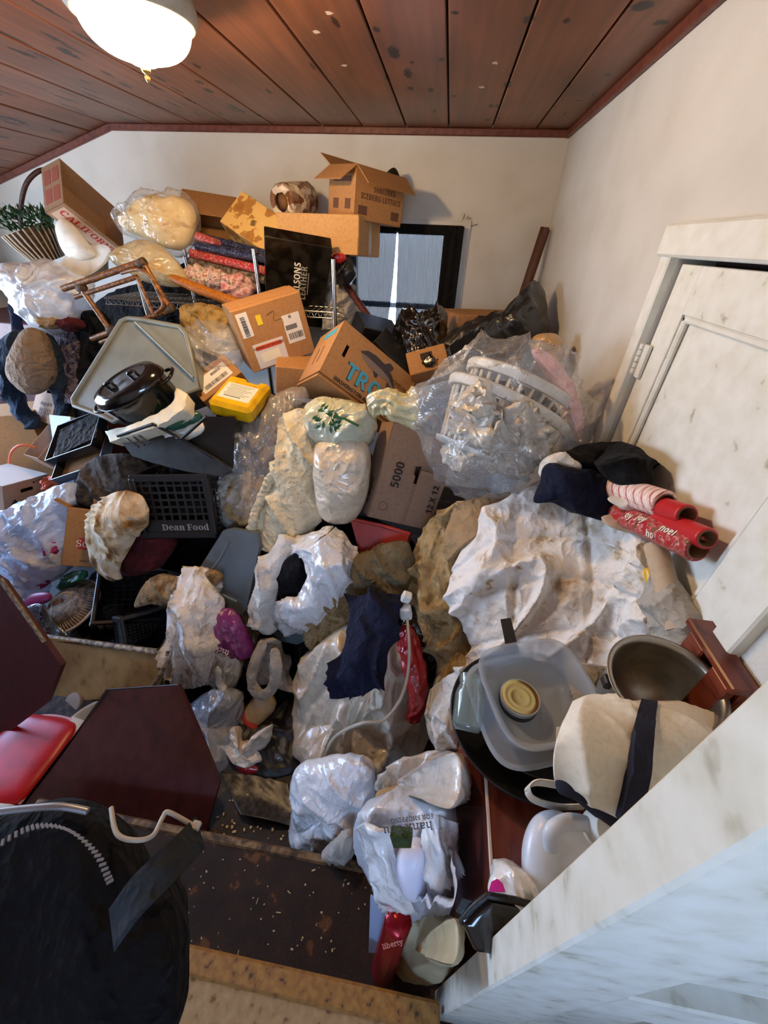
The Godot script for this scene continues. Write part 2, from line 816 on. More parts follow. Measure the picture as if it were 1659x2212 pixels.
func make_textures() -> void:
	noise_tex("mottle", 0.012, [[0.0, Color(0.8, 0.79, 0.77)], [0.45, Color(0.94, 0.94, 0.93)], [1.0, Color.WHITE]])
	noise_tex("weave", 0.35, [], {"normal": 5.0, "oct": 2})
	noise_tex("wrinkle", 0.008, [], {"oct": 3, "fractal": FastNoiseLite.FRACTAL_RIDGED, "seed": 55})
	noise_tex("facets", 0.016, [], {"oct": 2, "type": FastNoiseLite.TYPE_CELLULAR, "fractal": FastNoiseLite.FRACTAL_FBM, "seed": 57})
	noise_tex("crinkle", 0.02, [], {"normal": 7.0, "oct": 4, "fractal": FastNoiseLite.FRACTAL_RIDGED})
	noise_tex("fibre", 0.03, [[0.0, Color(0.9, 0.88, 0.86)], [0.4, Color(0.97, 0.965, 0.96)], [1.0, Color.WHITE]], {"oct": 6})
	noise_tex("stain", 0.011, [[0.0, rgb(130, 96, 52)], [0.16, rgb(176, 144, 96)], [0.24, rgb(228, 216, 192)], [0.36, rgb(246, 244, 240)], [1.0, Color.WHITE]], {"oct": 6, "seed": 4})
	noise_tex("soil", 0.014, [[0.0, rgb(92, 74, 48)], [0.3, rgb(156, 134, 98)], [0.45, rgb(206, 190, 158)], [1.0, rgb(240, 232, 214)]], {"oct": 6, "seed": 9})
	noise_tex("grime", 0.02, [[0.0, rgb(52, 44, 36)], [0.4, rgb(128, 118, 104)], [0.6, rgb(205, 198, 186)], [1.0, Color.WHITE]], {"oct": 6, "seed": 14})
	noise_tex("wall", 0.006, [[0.0, Color(0.93, 0.92, 0.9)], [0.5, Color(0.975, 0.973, 0.965)], [1.0, Color.WHITE]], {"oct": 6, "seed": 5})
	noise_tex("paint", 0.03, [[0.0, rgb(176, 170, 156)], [0.13, rgb(216, 212, 200)], [0.2, rgb(240, 239, 232)], [0.6, rgb(248, 248, 245)], [1.0, Color.WHITE]], {"oct": 6, "seed": 6})
	noise_tex("worn", 0.012, [[0.0, rgb(210, 180, 126)], [0.2, rgb(186, 156, 106)], [0.23, rgb(104, 84, 62)], [0.5, rgb(84, 68, 52)], [1.0, rgb(62, 50, 40)]], {"oct": 6, "seed": 31})
	noise_tex("lino", 0.02, [[0.0, rgb(84, 60, 36)], [0.14, rgb(140, 112, 76)], [0.3, rgb(184, 158, 118)], [1.0, rgb(212, 190, 152)]], {"oct": 6, "seed": 17})
	noise_tex("brass", 0.03, [[0.0, rgb(40, 26, 14)], [0.16, rgb(96, 66, 30)], [0.24, rgb(176, 132, 62)], [0.6, rgb(206, 160, 84)], [1.0, rgb(222, 186, 116)]], {"oct": 6, "seed": 19})
	noise_tex("grain", 0.02, [[0.0, rgb(150, 120, 110)], [0.4, rgb(215, 200, 195)], [1.0, Color.WHITE]], {"oct": 5, "seed": 22})
	noise_tex("flowers", 0.03, [[0.0, rgb(180, 40, 60)], [0.3, rgb(214, 150, 160)], [0.42, rgb(240, 232, 224)], [0.62, rgb(240, 232, 224)], [0.75, rgb(120, 140, 110)], [1.0, rgb(60, 70, 110)]], {"oct": 3, "seed": 41, "type": FastNoiseLite.TYPE_CELLULAR})
	noise_tex("giftred", 0.035, [[0.0, rgb(196, 26, 36)], [0.45, rgb(190, 28, 36)], [0.56, rgb(236, 210, 196)], [0.66, rgb(186, 24, 34)], [0.82, rgb(60, 96, 50)], [1.0, rgb(228, 176, 48)]], {"oct": 2, "seed": 44})
	noise_tex("giftblue", 0.04, [[0.0, rgb(22, 28, 58)], [0.55, rgb(26, 34, 72)], [0.64, rgb(150, 152, 160)], [0.72, rgb(24, 30, 64)], [1.0, rgb(20, 26, 54)]], {"oct": 2, "seed": 46})


func shell() -> void:
	var wall := mat("wall_paint", rgb(208, 206, 200), 0.7, {"tex": T.wall, "scale": 0.7, "world": true, "nrm": T.weave, "nscale": 0.06})
	var trimwood := mat("stained_trim", rgb(116, 62, 44), 0.5, {"tex": T.grain, "scale": Vector3(2, 2, 2), "world": true})
	# floor, under everything
	var wood_floor := mat("dark_floor", rgb(104, 88, 70), 0.6, {"tex": T.worn, "scale": 1.3, "world": true, "nrm": T.weave, "nscale": 0.2})
	setting("floor", span(Vector3(KNEE_X - 0.2, -0.12, BACK_Z - 0.2), Vector3(WALL_X + 0.2, 0, FRONT_Z + 0.2)), wood_floor)
	# back wall with its window hole
	var wx0 := -0.70
	var wx1 := 0.06
	var wy0 := 1.15
	var wy1 := 1.975
	var b := MB.new()
	var z0 := BACK_Z - 0.15
	b.box(Vector3((KNEE_X - 0.2 + wx0) / 2, 1.2, BACK_Z - 0.075), Vector3(wx0 - KNEE_X + 0.2, 2.8, 0.15))
	b.box(Vector3((wx1 + WALL_X + 0.2) / 2, 1.2, BACK_Z - 0.075), Vector3(WALL_X + 0.2 - wx1, 2.8, 0.15))
	b.box(Vector3((wx0 + wx1) / 2, (wy1 + 2.6) / 2, BACK_Z - 0.075), Vector3(wx1 - wx0, 2.6 - wy1, 0.15))
	b.box(Vector3((wx0 + wx1) / 2, (wy0 - 0.2) / 2, BACK_Z - 0.075), Vector3(wx1 - wx0, wy0 + 0.2, 0.15))
	setting("wall_back", b, wall)
	# window behind the curtains
	var white := mat("window_paint", rgb(214, 214, 208), 0.5, {"tex": T.paint, "scale": 2.0})
	var win := thing("window_1", "", "", Vector3(wx0, wy0, BACK_Z))
	win.set_meta("kind", "structure")
	b = MB.new()
	b.box(Vector3((wx1 - wx0) / 2, 0.02, -0.07), Vector3(wx1 - wx0, 0.04, 0.08), Basis(), 0.004)
	b.box(Vector3((wx1 - wx0) / 2, wy1 - wy0 - 0.02, -0.07), Vector3(wx1 - wx0, 0.04, 0.08), Basis(), 0.004)
	b.box(Vector3(0.02, (wy1 - wy0) / 2, -0.07), Vector3(0.04, wy1 - wy0, 0.08), Basis(), 0.004)
	b.box(Vector3(wx1 - wx0 - 0.02, (wy1 - wy0) / 2, -0.07), Vector3(0.04, wy1 - wy0, 0.08), Basis(), 0.004)
	b.box(Vector3((wx1 - wx0) / 2, (wy1 - wy0) * 0.42, -0.06), Vector3(wx1 - wx0, 0.035, 0.05), Basis(), 0.004)
	part(win, "window_frame", b, white)
	part(win, "pane", bx(Vector3((wx1 - wx0) / 2, (wy1 - wy0) / 2, -0.08), Vector3(wx1 - wx0, wy1 - wy0, 0.004)), plain("window_glass", Color(0.95, 0.98, 1, 0.06), 0.03))
	b = MB.new()
	b.box(Vector3(wx1 - wx0 + 0.03, (wy1 - wy0) / 2, 0.008), Vector3(0.06, wy1 - wy0 + 0.1, 0.016), Basis(), 0.003)
	b.box(Vector3(-0.03, (wy1 - wy0) / 2, 0.008), Vector3(0.06, wy1 - wy0 + 0.1, 0.016), Basis(), 0.003)
	b.box(Vector3((wx1 - wx0) / 2, wy1 - wy0 + 0.02, 0.010), Vector3(wx1 - wx0 + 0.12, 0.04, 0.02), Basis(), 0.003)
	part(win, "casing", b, wall)

	# right wall with the doorway
	var dz0 := -1.36
	var dz1 := -0.585
	var dtop := 1.885
	b = MB.new()
	b.box(Vector3(WALL_X + 0.075, 1.2, (BACK_Z - 0.2 + dz0) / 2), Vector3(0.15, 2.8, dz0 - BACK_Z + 0.2))
	b.box(Vector3(WALL_X + 0.075, (dtop + 2.6) / 2, (dz0 + dz1) / 2), Vector3(0.15, 2.6 - dtop, dz1 - dz0))
	b.box(Vector3(WALL_X + 0.075, 1.2, (dz1 + FRONT_Z + 0.2) / 2), Vector3(0.15, 2.8, FRONT_Z + 0.2 - dz1))
	setting("wall_right", b, wall)
	panel_door(dz0, dz1, dtop)

	# knee wall on the left with a wide window, out of the picture
	var ky := 2.065
	var lz0 := -2.45
	var lz1 := -0.45
	b = MB.new()
	b.box(Vector3(KNEE_X - 0.075, 0.4, (BACK_Z + FRONT_Z) / 2), Vector3(0.15, 0.8, FRONT_Z - BACK_Z + 0.4))
	b.box(Vector3(KNEE_X - 0.075, 1.15, (BACK_Z - 0.2 + lz0) / 2), Vector3(0.15, 2.3, lz0 - BACK_Z + 0.2))
	b.box(Vector3(KNEE_X - 0.075, 1.15, (lz1 + FRONT_Z + 0.2) / 2), Vector3(0.15, 2.3, FRONT_Z + 0.2 - lz1))
	b.box(Vector3(KNEE_X - 0.075, 2.15, (lz0 + lz1) / 2), Vector3(0.15, 0.4, lz1 - lz0))
	setting("wall_left", b, wall)
	var w2 := thing("window_2", "", "", Vector3(KNEE_X, 0.8, (lz0 + lz1) / 2))
	w2.set_meta("kind", "structure")
	b = MB.new()
	for k in 3:
		b.box(Vector3(-0.07, 0.575, (k - 1) * (lz1 - lz0) / 2.06), Vector3(0.06, 1.15, 0.05), Basis(), 0.004)
	for k in 2:
		b.box(Vector3(-0.07, 0.025 + k * 1.1, 0), Vector3(0.06, 0.05, lz1 - lz0), Basis(), 0.004)
	part(w2, "window_frame", b, white)

	# wall behind the viewer with a window towards the left
	var fx0 := -0.6
	var fx1 := 0.35
	b = MB.new()
	b.box(Vector3((KNEE_X - 0.2 + fx0) / 2, 1.2, FRONT_Z + 0.075), Vector3(fx0 - KNEE_X + 0.2, 2.8, 0.15))
	b.box(Vector3((fx1 + WALL_X + 0.2) / 2, 1.2, FRONT_Z + 0.075), Vector3(WALL_X + 0.2 - fx1, 2.8, 0.15))
	b.box(Vector3((fx0 + fx1) / 2, 0.72, FRONT_Z + 0.075), Vector3(fx1 - fx0, 1.84, 0.15))
	b.box(Vector3((fx0 + fx1) / 2, 2.42, FRONT_Z + 0.075), Vector3(fx1 - fx0, 0.4, 0.15))
	setting("wall_front", b, wall)
	var w3 := thing("window_3", "", "", Vector3((fx0 + fx1) / 2, 1.64, FRONT_Z))
	w3.set_meta("kind", "structure")
	b = MB.new()
	for k in 3:
		b.box(Vector3((k - 1) * (fx1 - fx0) / 2.06, 0.29, 0.07), Vector3(0.03, 0.58, 0.06), Basis(), 0.004)
	for k in 2:
		b.box(Vector3(0, 0.025 + k * 0.53, 0.07), Vector3(fx1 - fx0, 0.05, 0.06), Basis(), 0.004)
	part(w3, "window_frame", b, white)

	# board ceiling: flat part and the slope on the left, one mesh a plank
	var img := ceiling_image()
	var wood := StandardMaterial3D.new()
	wood.resource_name = "ceiling_boards"
	wood.albedo_texture = ImageTexture.create_from_image(img)
	wood.roughness = 0.42
	wood.metallic_specular = 0.45
	M["ceiling_boards"] = wood
	var ceiling := setting("ceiling", span(Vector3(-2.3, CEIL_Y + 0.02, BACK_Z - 0.2), Vector3(WALL_X + 0.2, CEIL_Y + 0.14, FRONT_Z + 0.2)), mat("joint_dark", rgb(44, 24, 18), 0.8))
	var joints := [-2.29, -1.97, -1.68, -1.42, -1.165, -0.86, -0.605, -0.338, -0.085, 0.168, 0.42, 0.64]
	for k in joints.size() - 1:
		var x0: float = joints[k] + 0.004
		var x1: float = joints[k + 1] - 0.004
		plank(ceiling, x0, x1, 0.0, k)
	# slope
	var slope := atan2(0.2887, 0.984)
	var sl := MB.new()
	var far := Vector3(-2.28, CEIL_Y, 0) + Vector3(-cos(slope), -sin(slope), 0) * 1.75
	sl.plate([Vector3(-2.26, CEIL_Y + 0.02, BACK_Z - 0.2), Vector3(-2.26, CEIL_Y + 0.02, FRONT_Z + 0.2), far + Vector3(0, 0.02, FRONT_Z + 0.2), far + Vector3(0, 0.02, BACK_Z - 0.2)], Vector3(0, 0.12, 0))
	var sloped := setting("ceiling_slope", sl, M.joint_dark)
	var sj := [0.0, 0.15, 0.365, 0.605, 0.86, 1.115, 1.37]
	for k in sj.size() - 1:
		plank(sloped, -2.283 - sj[k + 1] + 0.004, -2.283 - sj[k] - 0.004, slope, k + 20)
	# dark trim where ceiling and walls meet
	b = bx(Vector3((-2.29 + WALL_X) / 2, CEIL_Y - 0.017, BACK_Z + 0.012), Vector3(WALL_X + 2.29, 0.034, 0.024), 0.004)
	var run := 1.5
	b.box(Vector3(-2.28, CEIL_Y - 0.017, BACK_Z + 0.012) + Vector3(-cos(slope), -sin(slope), 0) * run / 2, Vector3(run, 0.034, 0.024), Basis(Vector3.BACK, slope), 0.004)
	setting("trim_1", b, trimwood)
	setting("trim_2", bx(Vector3(WALL_X - 0.011, CEIL_Y - 0.018, (BACK_Z + FRONT_Z) / 2), Vector3(0.022, 0.036, FRONT_Z - BACK_Z), 0.004), trimwood)


func plank(parent: Node3D, x0: float, x1: float, slope: float, k: int) -> void:
	var b := MB.new()
	var w := x1 - x0
	var bs := Basis(Vector3.BACK, slope)
	var hinge := Vector3(-2.283, CEIL_Y, 0)
	var c := Vector3((x0 + x1) / 2, CEIL_Y + 0.009 + (k % 3) * 0.0008, (BACK_Z + FRONT_Z) / 2)
	if slope > 0:
		c = hinge + bs * (c - hinge)
	b.box(c, Vector3(w, 0.018, FRONT_Z - BACK_Z), bs, 0.003)
	for q in b.v:
		var p: Vector3 = q if slope == 0 else hinge + bs.inverse() * (q - hinge)
		b.uv.append(Vector2((p.x + 4.0) / 5.0, (p.z + 3.4) / 5.0))
	wpart(parent, "plank", b, M.ceiling_boards)


func ceiling_image() -> Image:
	var n := 1024
	var data := PackedByteArray()
	data.resize(n * n * 3)
	var f := FastNoiseLite.new()
	f.seed = 3
	f.noise_type = FastNoiseLite.TYPE_SIMPLEX_SMOOTH
	f.frequency = 0.05
	f.fractal_octaves = 3
	for y in n:
		for x in n:
			var g := f.get_noise_2d(x * 2.2, y * 0.09 + floorf(x / 51.0) * 97.0)
			var h := f.get_noise_2d(x * 0.25 + 900, y * 0.12)
			var t := 1.0 + g * 0.18 + h * 0.22
			var at_ := (y * n + x) * 3
			data[at_] = int(clampf(116.0 * t, 0, 255))
			data[at_ + 1] = int(clampf(72.0 * t, 0, 255))
			data[at_ + 2] = int(clampf(50.0 * t, 0, 255))
	var img := Image.create_from_data(n, n, false, Image.FORMAT_RGB8, data)
	var g := RandomNumberGenerator.new()
	g.seed = 8
	var marks := []   # x, z, half width, half length, colour 0 dark 1 white
	for a in [[1385, 15, .02, .03], [1424, 50, .015, .02], [1140, 45, .012, .03], [1222, 46, .006, .02], [850, 115, .016, .06], [880, 160, .012, .06], [886, 192, .010, .03], [930, 195, .009, .03], [1052, 260, .012, .03], [1090, 185, .007, .03], [1072, 230, .006, .03], [952, 130, .006, .02], [812, 65, .008, .02], [836, 170, .008, .03], [1250, 218, .012, .012], [430, 178, .01, .03], [450, 196, .012, .04], [505, 232, .01, .06], [520, 240, .012, .04], [560, 250, .006, .05], [150, 118, .012, .06], [120, 86, .007, .06], [90, 122, .006, .06], [140, 110, .012, .03], [230, 160, .007, .05], [270, 185, .008, .05], [185, 178, .006, .04]]:
		var p := on_y(a[0], a[1], CEIL_Y)
		marks.append([p.x, p.z, a[2], a[3], 0])
	for k in 150:
		marks.append([g.randf_range(-3.3, -1.2), g.randf_range(-3.2, -0.6), g.randf_range(0.003, 0.008), g.randf_range(0.02, 0.1), 0])
	for k in 30:
		marks.append([g.randf_range(-1.2, 0.6), g.randf_range(-3.2, -0.6), g.randf_range(0.003, 0.009), g.randf_range(0.01, 0.04), 0])
	for a in [[708, 29], [681, 70], [743, 142], [1068, 138], [1039, 190]]:
		var p := on_y(a[0], a[1], CEIL_Y)
		marks.append([p.x, p.z, .009, .013, 1])
	for m in marks:
		var cx: float = (m[0] + 4.0) / 5.0 * n
		var cy: float = (m[1] + 3.4) / 5.0 * n
		var rx: float = m[2] * 1.4 / 5.0 * n
		var ry: float = m[3] / 5.0 * n
		for y in range(int(cy - ry - 3), int(cy + ry + 4)):
			for x in range(int(cx - rx - 3), int(cx + rx + 4)):
				if x < 0 or y < 0 or x >= n or y >= n:
					continue
				var d := pow((x - cx) / max(rx, 0.8), 2) + pow((y - cy) / max(ry, 0.8), 2) + f.get_noise_2d(x * 6.0, y * 3.0) * 0.9
				if d < 1.0:
					var c := img.get_pixel(x, y)
					img.set_pixel(x, y, c.lerp(rgb(230, 222, 210) if m[4] == 1 else rgb(26, 15, 12), 0.9 if m[4] == 1 or d < 0.7 else 0.5))
	return img


func panel_door(z0: float, z1: float, top: float) -> void:
	var paint := mat("door_paint", rgb(232, 232, 226), 0.42, {"tex": T.paint, "scale": 0.9, "world": true})
	var d := thing("door_1", "", "", Vector3(WALL_X, 0, (z0 + z1) / 2))
	d.set_meta("kind", "structure")
	var w := z1 - z0 - 0.014
	var st := 0.105
	var fx := 0.012           # face set back from the wall
	var h := top - 0.012
	for s: float in [-1.0, 1.0]:
		part(d, "stile", bx(Vector3(fx + 0.018, h / 2, s * (w / 2 - st / 2)), Vector3(0.036, h, st), 0.002), paint)
	for q in [[0.1, 0.2], [0.80, 0.14], [h - 0.055, 0.11]]:
		part(d, "rail", bx(Vector3(fx + 0.018, q[0], 0), Vector3(0.036, q[1], w - 2 * st), 0.002), paint)
	for q in [[0.2, 0.73], [0.87, h - 0.11]]:
		var y0: float = q[0]
		var y1: float = q[1]
		part(d, "panel", bx(Vector3(fx + 0.026, (y0 + y1) / 2, 0), Vector3(0.012, y1 - y0, w - 2 * st)), paint)
		var b := MB.new()
		for s: float in [-1.0, 1.0]:
			b.box(Vector3(fx + 0.012, (y0 + y1) / 2, s * (w / 2 - st - 0.009)), Vector3(0.016, y1 - y0, 0.018), Basis(), 0.005)
			b.box(Vector3(fx + 0.012, y0 + 0.009 if s < 0 else y1 - 0.009, 0), Vector3(0.016, 0.018, w - 2 * st), Basis(), 0.005)
		part(d, "moulding", b, paint)
	for y: float in [1.62, 0.3]:
		var b := MB.new()
		for k in 5:
			b.tube([Vector3(-0.006, y - 0.04 + k * 0.018, -w / 2 - 0.004), Vector3(-0.006, y - 0.024 + k * 0.018, -w / 2 - 0.004)], [0.007], 10)
		b.box(Vector3(0.004, y, -w / 2 + 0.014), Vector3(0.012, 0.095, 0.03), Basis(), 0.002)
		part(d, "hinge", b, paint)
	# frame round it
	var c := MB.new()
	c.box(Vector3(WALL_X - 0.008, top / 2, z0 - 0.03), Vector3(0.03, top + 0.07, 0.055), Basis(), 0.004)
	c.box(Vector3(WALL_X - 0.008, top / 2, z1 + 0.03), Vector3(0.03, top + 0.07, 0.055), Basis(), 0.004)
	c.box(Vector3(WALL_X - 0.014, top + 0.04, (z0 + z1) / 2), Vector3(0.045, 0.075, z1 - z0 + 0.13), Basis(), 0.006)
	setting("trim_3", c, paint)
	var back := bx(Vector3(WALL_X + 0.12, top / 2, (z0 + z1) / 2), Vector3(0.04, top, z1 - z0))
	setting("trim_4", back, mat("joint_dark", rgb(44, 24, 18), 0.8))


func ceiling_lamp() -> void:
	var l := thing("ceiling_lamp", "lit flush-mount dome lamp with a white ring and small brass finial on the ceiling", "lamp", Vector3(LAMP_AT.x, CEIL_Y, LAMP_AT.z))
	var b := MB.new()
	b.lathe([Vector2(0, 0), Vector2(0.150, 0), Vector2(0.158, -0.012), Vector2(0.152, -0.04), Vector2(0.160, -0.062), Vector2(0.162, -0.085), Vector2(0.152, -0.098), Vector2(0.138, -0.1), Vector2(0.132, -0.08), Vector2(0, -0.06)], 56)
	part(l, "ring", b, mat("lamp_ring", rgb(205, 202, 190), 0.4, {"tex": T.mottle}))
	b = MB.new()
	var prof := []
	for k in 13:
		var a := PI / 2 * k / 12.0
		prof.append(Vector2(0.139 * pow(cos(a), 0.75), -0.097 - 0.075 * sin(a) - (0.014 if k > 10 else 0.0) * (k - 10) / 2.0))
	b.lathe(prof, 56)
	part(l, "lamp_bowl", b, plain("lamp_glass", rgb(255, 244, 224), 0.3, {"emit": rgb(255, 240, 214), "power": 3.0}))
	b = MB.new()
	b.lathe([Vector2(0.0, -0.182), Vector2(0.013, -0.186), Vector2(0.011, -0.192), Vector2(0.005, -0.196), Vector2(0.008, -0.203), Vector2(0.004, -0.211), Vector2(0.0, -0.214)], 20)
	part(l, "finial", b, plain("lamp_brass", rgb(220, 190, 120), 0.3, {"metal": 0.9}))
	var o := OmniLight3D.new()
	o.name = "bulb_light"
	o.light_color = rgb(255, 210, 150)
	o.light_energy = 1.6
	o.light_size = 0.05
	o.omni_range = 12
	o.omni_attenuation = 2
	o.shadow_enabled = true
	l.add_child(o)
	o.position = Vector3(0, -0.14, 0)


func steps_and_ledge() -> void:
	var worn := mat("worn_step", rgb(128, 98, 66), 0.8, {"tex": T.worn, "scale": 1.5, "world": true, "nrm": T.weave, "nscale": 0.3})
	var lino := mat("landing_lino", rgb(206, 190, 168), 0.6, {"tex": T.lino, "scale": 3.0, "world": true, "nrm": T.weave, "nscale": 0.2})
	setting("floor_landing", span(Vector3(-1.25, 0, -0.075), Vector3(0.17, 0.435, FRONT_Z)), lino)
	setting("trim_5", span(Vector3(-1.25, 0.38, -0.105), Vector3(0.17, 0.442, -0.055), 0.006), mat("worn_nosing", rgb(186, 166, 128), 0.5, {"tex": T.brass, "scale": 2.5, "world": true, "nrm": T.weave, "nscale": 0.4}))
	var st := setting("floor_step", span(Vector3(-1.25, 0, -0.36), Vector3(0.2, 0.215, -0.075), 0.008), worn)
	st.position.y += 0.0
	setting("trim_6", span(Vector3(-1.25, 0.195, -0.372), Vector3(0.2, 0.222, -0.345), 0.006), mat("step_edge", rgb(150, 122, 86), 0.6, {"tex": T.grime, "scale": 2.0, "world": true}))
	var red := mat("red_wood", rgb(126, 60, 42), 0.26, {"tex": T.grain, "scale": Vector3(3, 3, 0.7), "world": true, "spec": 0.5})
	var ledge := thing("wooden_ledge", "glossy red-brown wooden box ledge along the steps holding pans", "ledge", Vector3(0.41, 0, -0.37))
	part(ledge, "side_board", bx(Vector3(-0.2, 0.48, 0), Vector3(0.022, 0.96, 0.5), 0.003), red)
	part(ledge, "end_board", bx(Vector3(0, 0.48, -0.24), Vector3(0.4, 0.96, 0.02), 0.003), red)
	part(ledge, "top_board", bx(Vector3(0, 0.96, 0), Vector3(0.42, 0.022, 0.5), 0.003), red)
	part(ledge, "edge_strip", bx(Vector3(-0.212, 0.968, 0), Vector3(0.006, 0.008, 0.5), 0.001), mat("edge_paint", rgb(206, 190, 176), 0.5))
	var post := thing("stair_post_block", "short red-brown wooden block with a slot beside the white door frame", "post", Vector3(0.59, 0.972, -0.53))
	part(post, "front_board", bx(Vector3(-0.012, 0.15, -0.035), Vector3(0.02, 0.3, 0.05), 0.003), red)
	part(post, "front_board", bx(Vector3(-0.012, 0.15, 0.045), Vector3(0.02, 0.3, 0.05), 0.003), red)
	part(post, "back_board", bx(Vector3(0.012, 0.15, 0.0), Vector3(0.02, 0.3, 0.15), 0.003), red)
	part(post, "cap", bx(Vector3(0.0, 0.308, 0.0), Vector3(0.05, 0.016, 0.16), 0.003), red)


func near_door() -> void:
	var paint := mat("near_door_paint", rgb(222, 222, 214), 0.5, {"tex": noise_tex("smudge", 0.02, [[0.0, rgb(186, 178, 160)], [0.14, rgb(214, 210, 198)], [0.26, rgb(236, 234, 226)], [0.6, rgb(248, 247, 243)], [1.0, Color.WHITE]], {"oct": 6, "seed": 66}), "scale": 1.6, "world": true})
	var d := thing("door_2", "", "", Vector3(0.18, 0.225, -0.088))
	d.set_meta("kind", "structure")
	var w := 0.435
	var h := 2.12
	var t := 0.05
	for s in 2:
		part(d, "stile", bx(Vector3(0.066 if s == 0 else w - 0.05, h / 2, -t / 2), Vector3(0.132 if s == 0 else 0.1, h, t), 0.003), paint)
	for y: float in [0.11, 0.85, h - 0.06]:
		part(d, "rail", bx(Vector3(w / 2 + 0.016, y, -t / 2), Vector3(w - 0.232, 0.16, t), 0.003), paint)
	for q in [[0.19, 0.77], [0.93, h - 0.14]]:
		var y0: float = q[0]
		var y1: float = q[1]
		part(d, "panel", bx(Vector3(w / 2 + 0.016, (y0 + y1) / 2, -0.034), Vector3(w - 0.232, y1 - y0, 0.012)), paint)
		part(d, "raised_field", bx(Vector3(w / 2 + 0.016, (y0 + y1) / 2, -0.024), Vector3(w - 0.3, y1 - y0 - 0.07, 0.012), 0.006), paint)


func palette() -> void:
	card("kraft", rgb(176, 130, 84))
	card("kraft_grey", rgb(158, 128, 104))
	card("kraft_dark", rgb(120, 84, 50))
	card("kraft_light", rgb(206, 160, 106))
	card("kraft_inside", rgb(150, 106, 62))
	card("torn_card", rgb(226, 196, 146), {"tex": noise_tex("torn", 0.008, [[0.0, rgb(250, 238, 200)], [0.56, rgb(246, 230, 186)], [0.59, rgb(196, 164, 116)], [1.0, rgb(170, 132, 84)]], {"seed": 52, "oct": 4}), "scale": 1.6})
	plain("ink", rgb(34, 30, 30), 0.7)
	plain("ink_red", rgb(176, 44, 40), 0.7)
	plain("ink_brown", rgb(96, 64, 44), 0.8)
	plain("ink_blue", rgb(64, 160, 190), 0.7)
	plain("paper", rgb(226, 222, 212), 0.8)
	plain("paper_yellow", rgb(232, 206, 40), 0.7)
	plain("ink_orange", rgb(214, 78, 30), 0.7)
	plain("ink_white", rgb(232, 228, 214), 0.7)
	cloth("cream", rgb(232, 212, 168), {"tex": T.stain})
	cloth("white_cloth", rgb(226, 222, 214), {"tex": T.mottle})
	cloth("white_stained", rgb(236, 232, 226), {"tex": T.stain, "scale": 2.0})
	cloth("soiled", rgb(196, 180, 150), {"tex": T.soil, "scale": 2.2})
	cloth("grey_cloth", rgb(176, 170, 160), {"tex": T.mottle})
	cloth("tan_cloth", rgb(170, 140, 104))
	cloth("olive_cloth", rgb(112, 100, 76))
	cloth("navy", rgb(28, 32, 52))
	cloth("denim", rgb(40, 52, 68))
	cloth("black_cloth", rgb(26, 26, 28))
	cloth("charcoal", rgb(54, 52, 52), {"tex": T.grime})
	cloth("maroon", rgb(84, 34, 38))
	cloth("pink", rgb(228, 192, 188), {"tex": T.flowers, "scale": 1.4})
	cloth("patterned", rgb(150, 146, 160), {"tex": noise_tex("camo", 0.02, [[0.0, rgb(40, 40, 84)], [0.45, rgb(50, 50, 96)], [0.5, rgb(200, 186, 170)], [1.0, rgb(150, 130, 120)]], {"seed": 63, "oct": 3})})
	cloth("floral", rgb(236, 226, 218), {"tex": T.flowers, "scale": 3.0})
	bagmat("white_bag", rgb(228, 228, 226), {"back": Color(0.25, 0.25, 0.25)})
	bagmat("white_bag_thin", rgb(226, 230, 236, 0.72), {"rough": 0.3, "back": Color(0.3, 0.3, 0.32)})
	bagmat("blue_bag", rgb(206, 220, 240, 0.8), {"rough": 0.3, "back": Color(0.4, 0.42, 0.46)})
	bagmat("trash_white", rgb(222, 208, 184), {"rough": 0.42, "nscale": 0.3, "tex": T.mottle})
	bagmat("beige_bag", rgb(206, 190, 164), {"rough": 0.4})
	bagmat("green_bag", rgb(204, 206, 180), {"rough": 0.2, "back": Color(0.15, 0.15, 0.12)})
	bagmat("black_bag", rgb(14, 14, 16), {"rough": 0.2, "nscale": 0.3, "bscale": 0.4})
	bagmat("black_bag_dull", rgb(26, 25, 25), {"rough": 0.4, "nscale": 0.3, "bscale": 0.4, "coat": 0.3})
	bagmat("red_bag", rgb(180, 26, 32), {"rough": 0.3})
	bagmat("purple_bag", rgb(128, 36, 112), {"rough": 0.28})
	bagmat("amber_bag", rgb(190, 150, 96), {"rough": 0.3})
	bagmat("clear", Color(0.96, 0.96, 0.95, 0.15), {"rough": 0.1, "nscale": 1.2, "spec": 0.6, "bscale": 3.0, "scale": 1.6})
	bagmat("clear_dull", Color(0.93, 0.92, 0.9, 0.22), {"rough": 0.14, "nscale": 0.9, "spec": 0.6})
	mat("white_plastic", rgb(232, 230, 222), 0.4, {"tex": T.mottle})
	mat("grey_tote", rgb(134, 137, 127), 0.38, {"tex": T.mottle, "scale": 1.0})
	mat("blue_tote", rgb(104, 116, 124), 0.5, {"tex": T.mottle, "scale": 1.0})
	mat("pale_blue_plastic", rgb(186, 208, 236), 0.4, {"tex": T.mottle})
	mat("black_plastic", rgb(24, 24, 26), 0.35)
	mat("dark_plastic", rgb(44, 44, 46), 0.5, {"tex": T.grime, "scale": 1.5})
	mat("black_enamel", rgb(16, 16, 17), 0.12, {"spec": 0.6})
	mat("foam", rgb(232, 224, 200), 0.8, {"tex": T.mottle, "nrm": T.weave, "nscale": 0.5})
	mat("chrome", rgb(200, 198, 192), 0.22, {"metal": 1.0, "tri": false})
	mat("aluminium", rgb(176, 172, 164), 0.34, {"metal": 0.9, "tex": T.mottle, "scale": 4.0})
	mat("rattan", rgb(166, 112, 54), 0.4, {"tex": T.grime, "scale": 4.0})
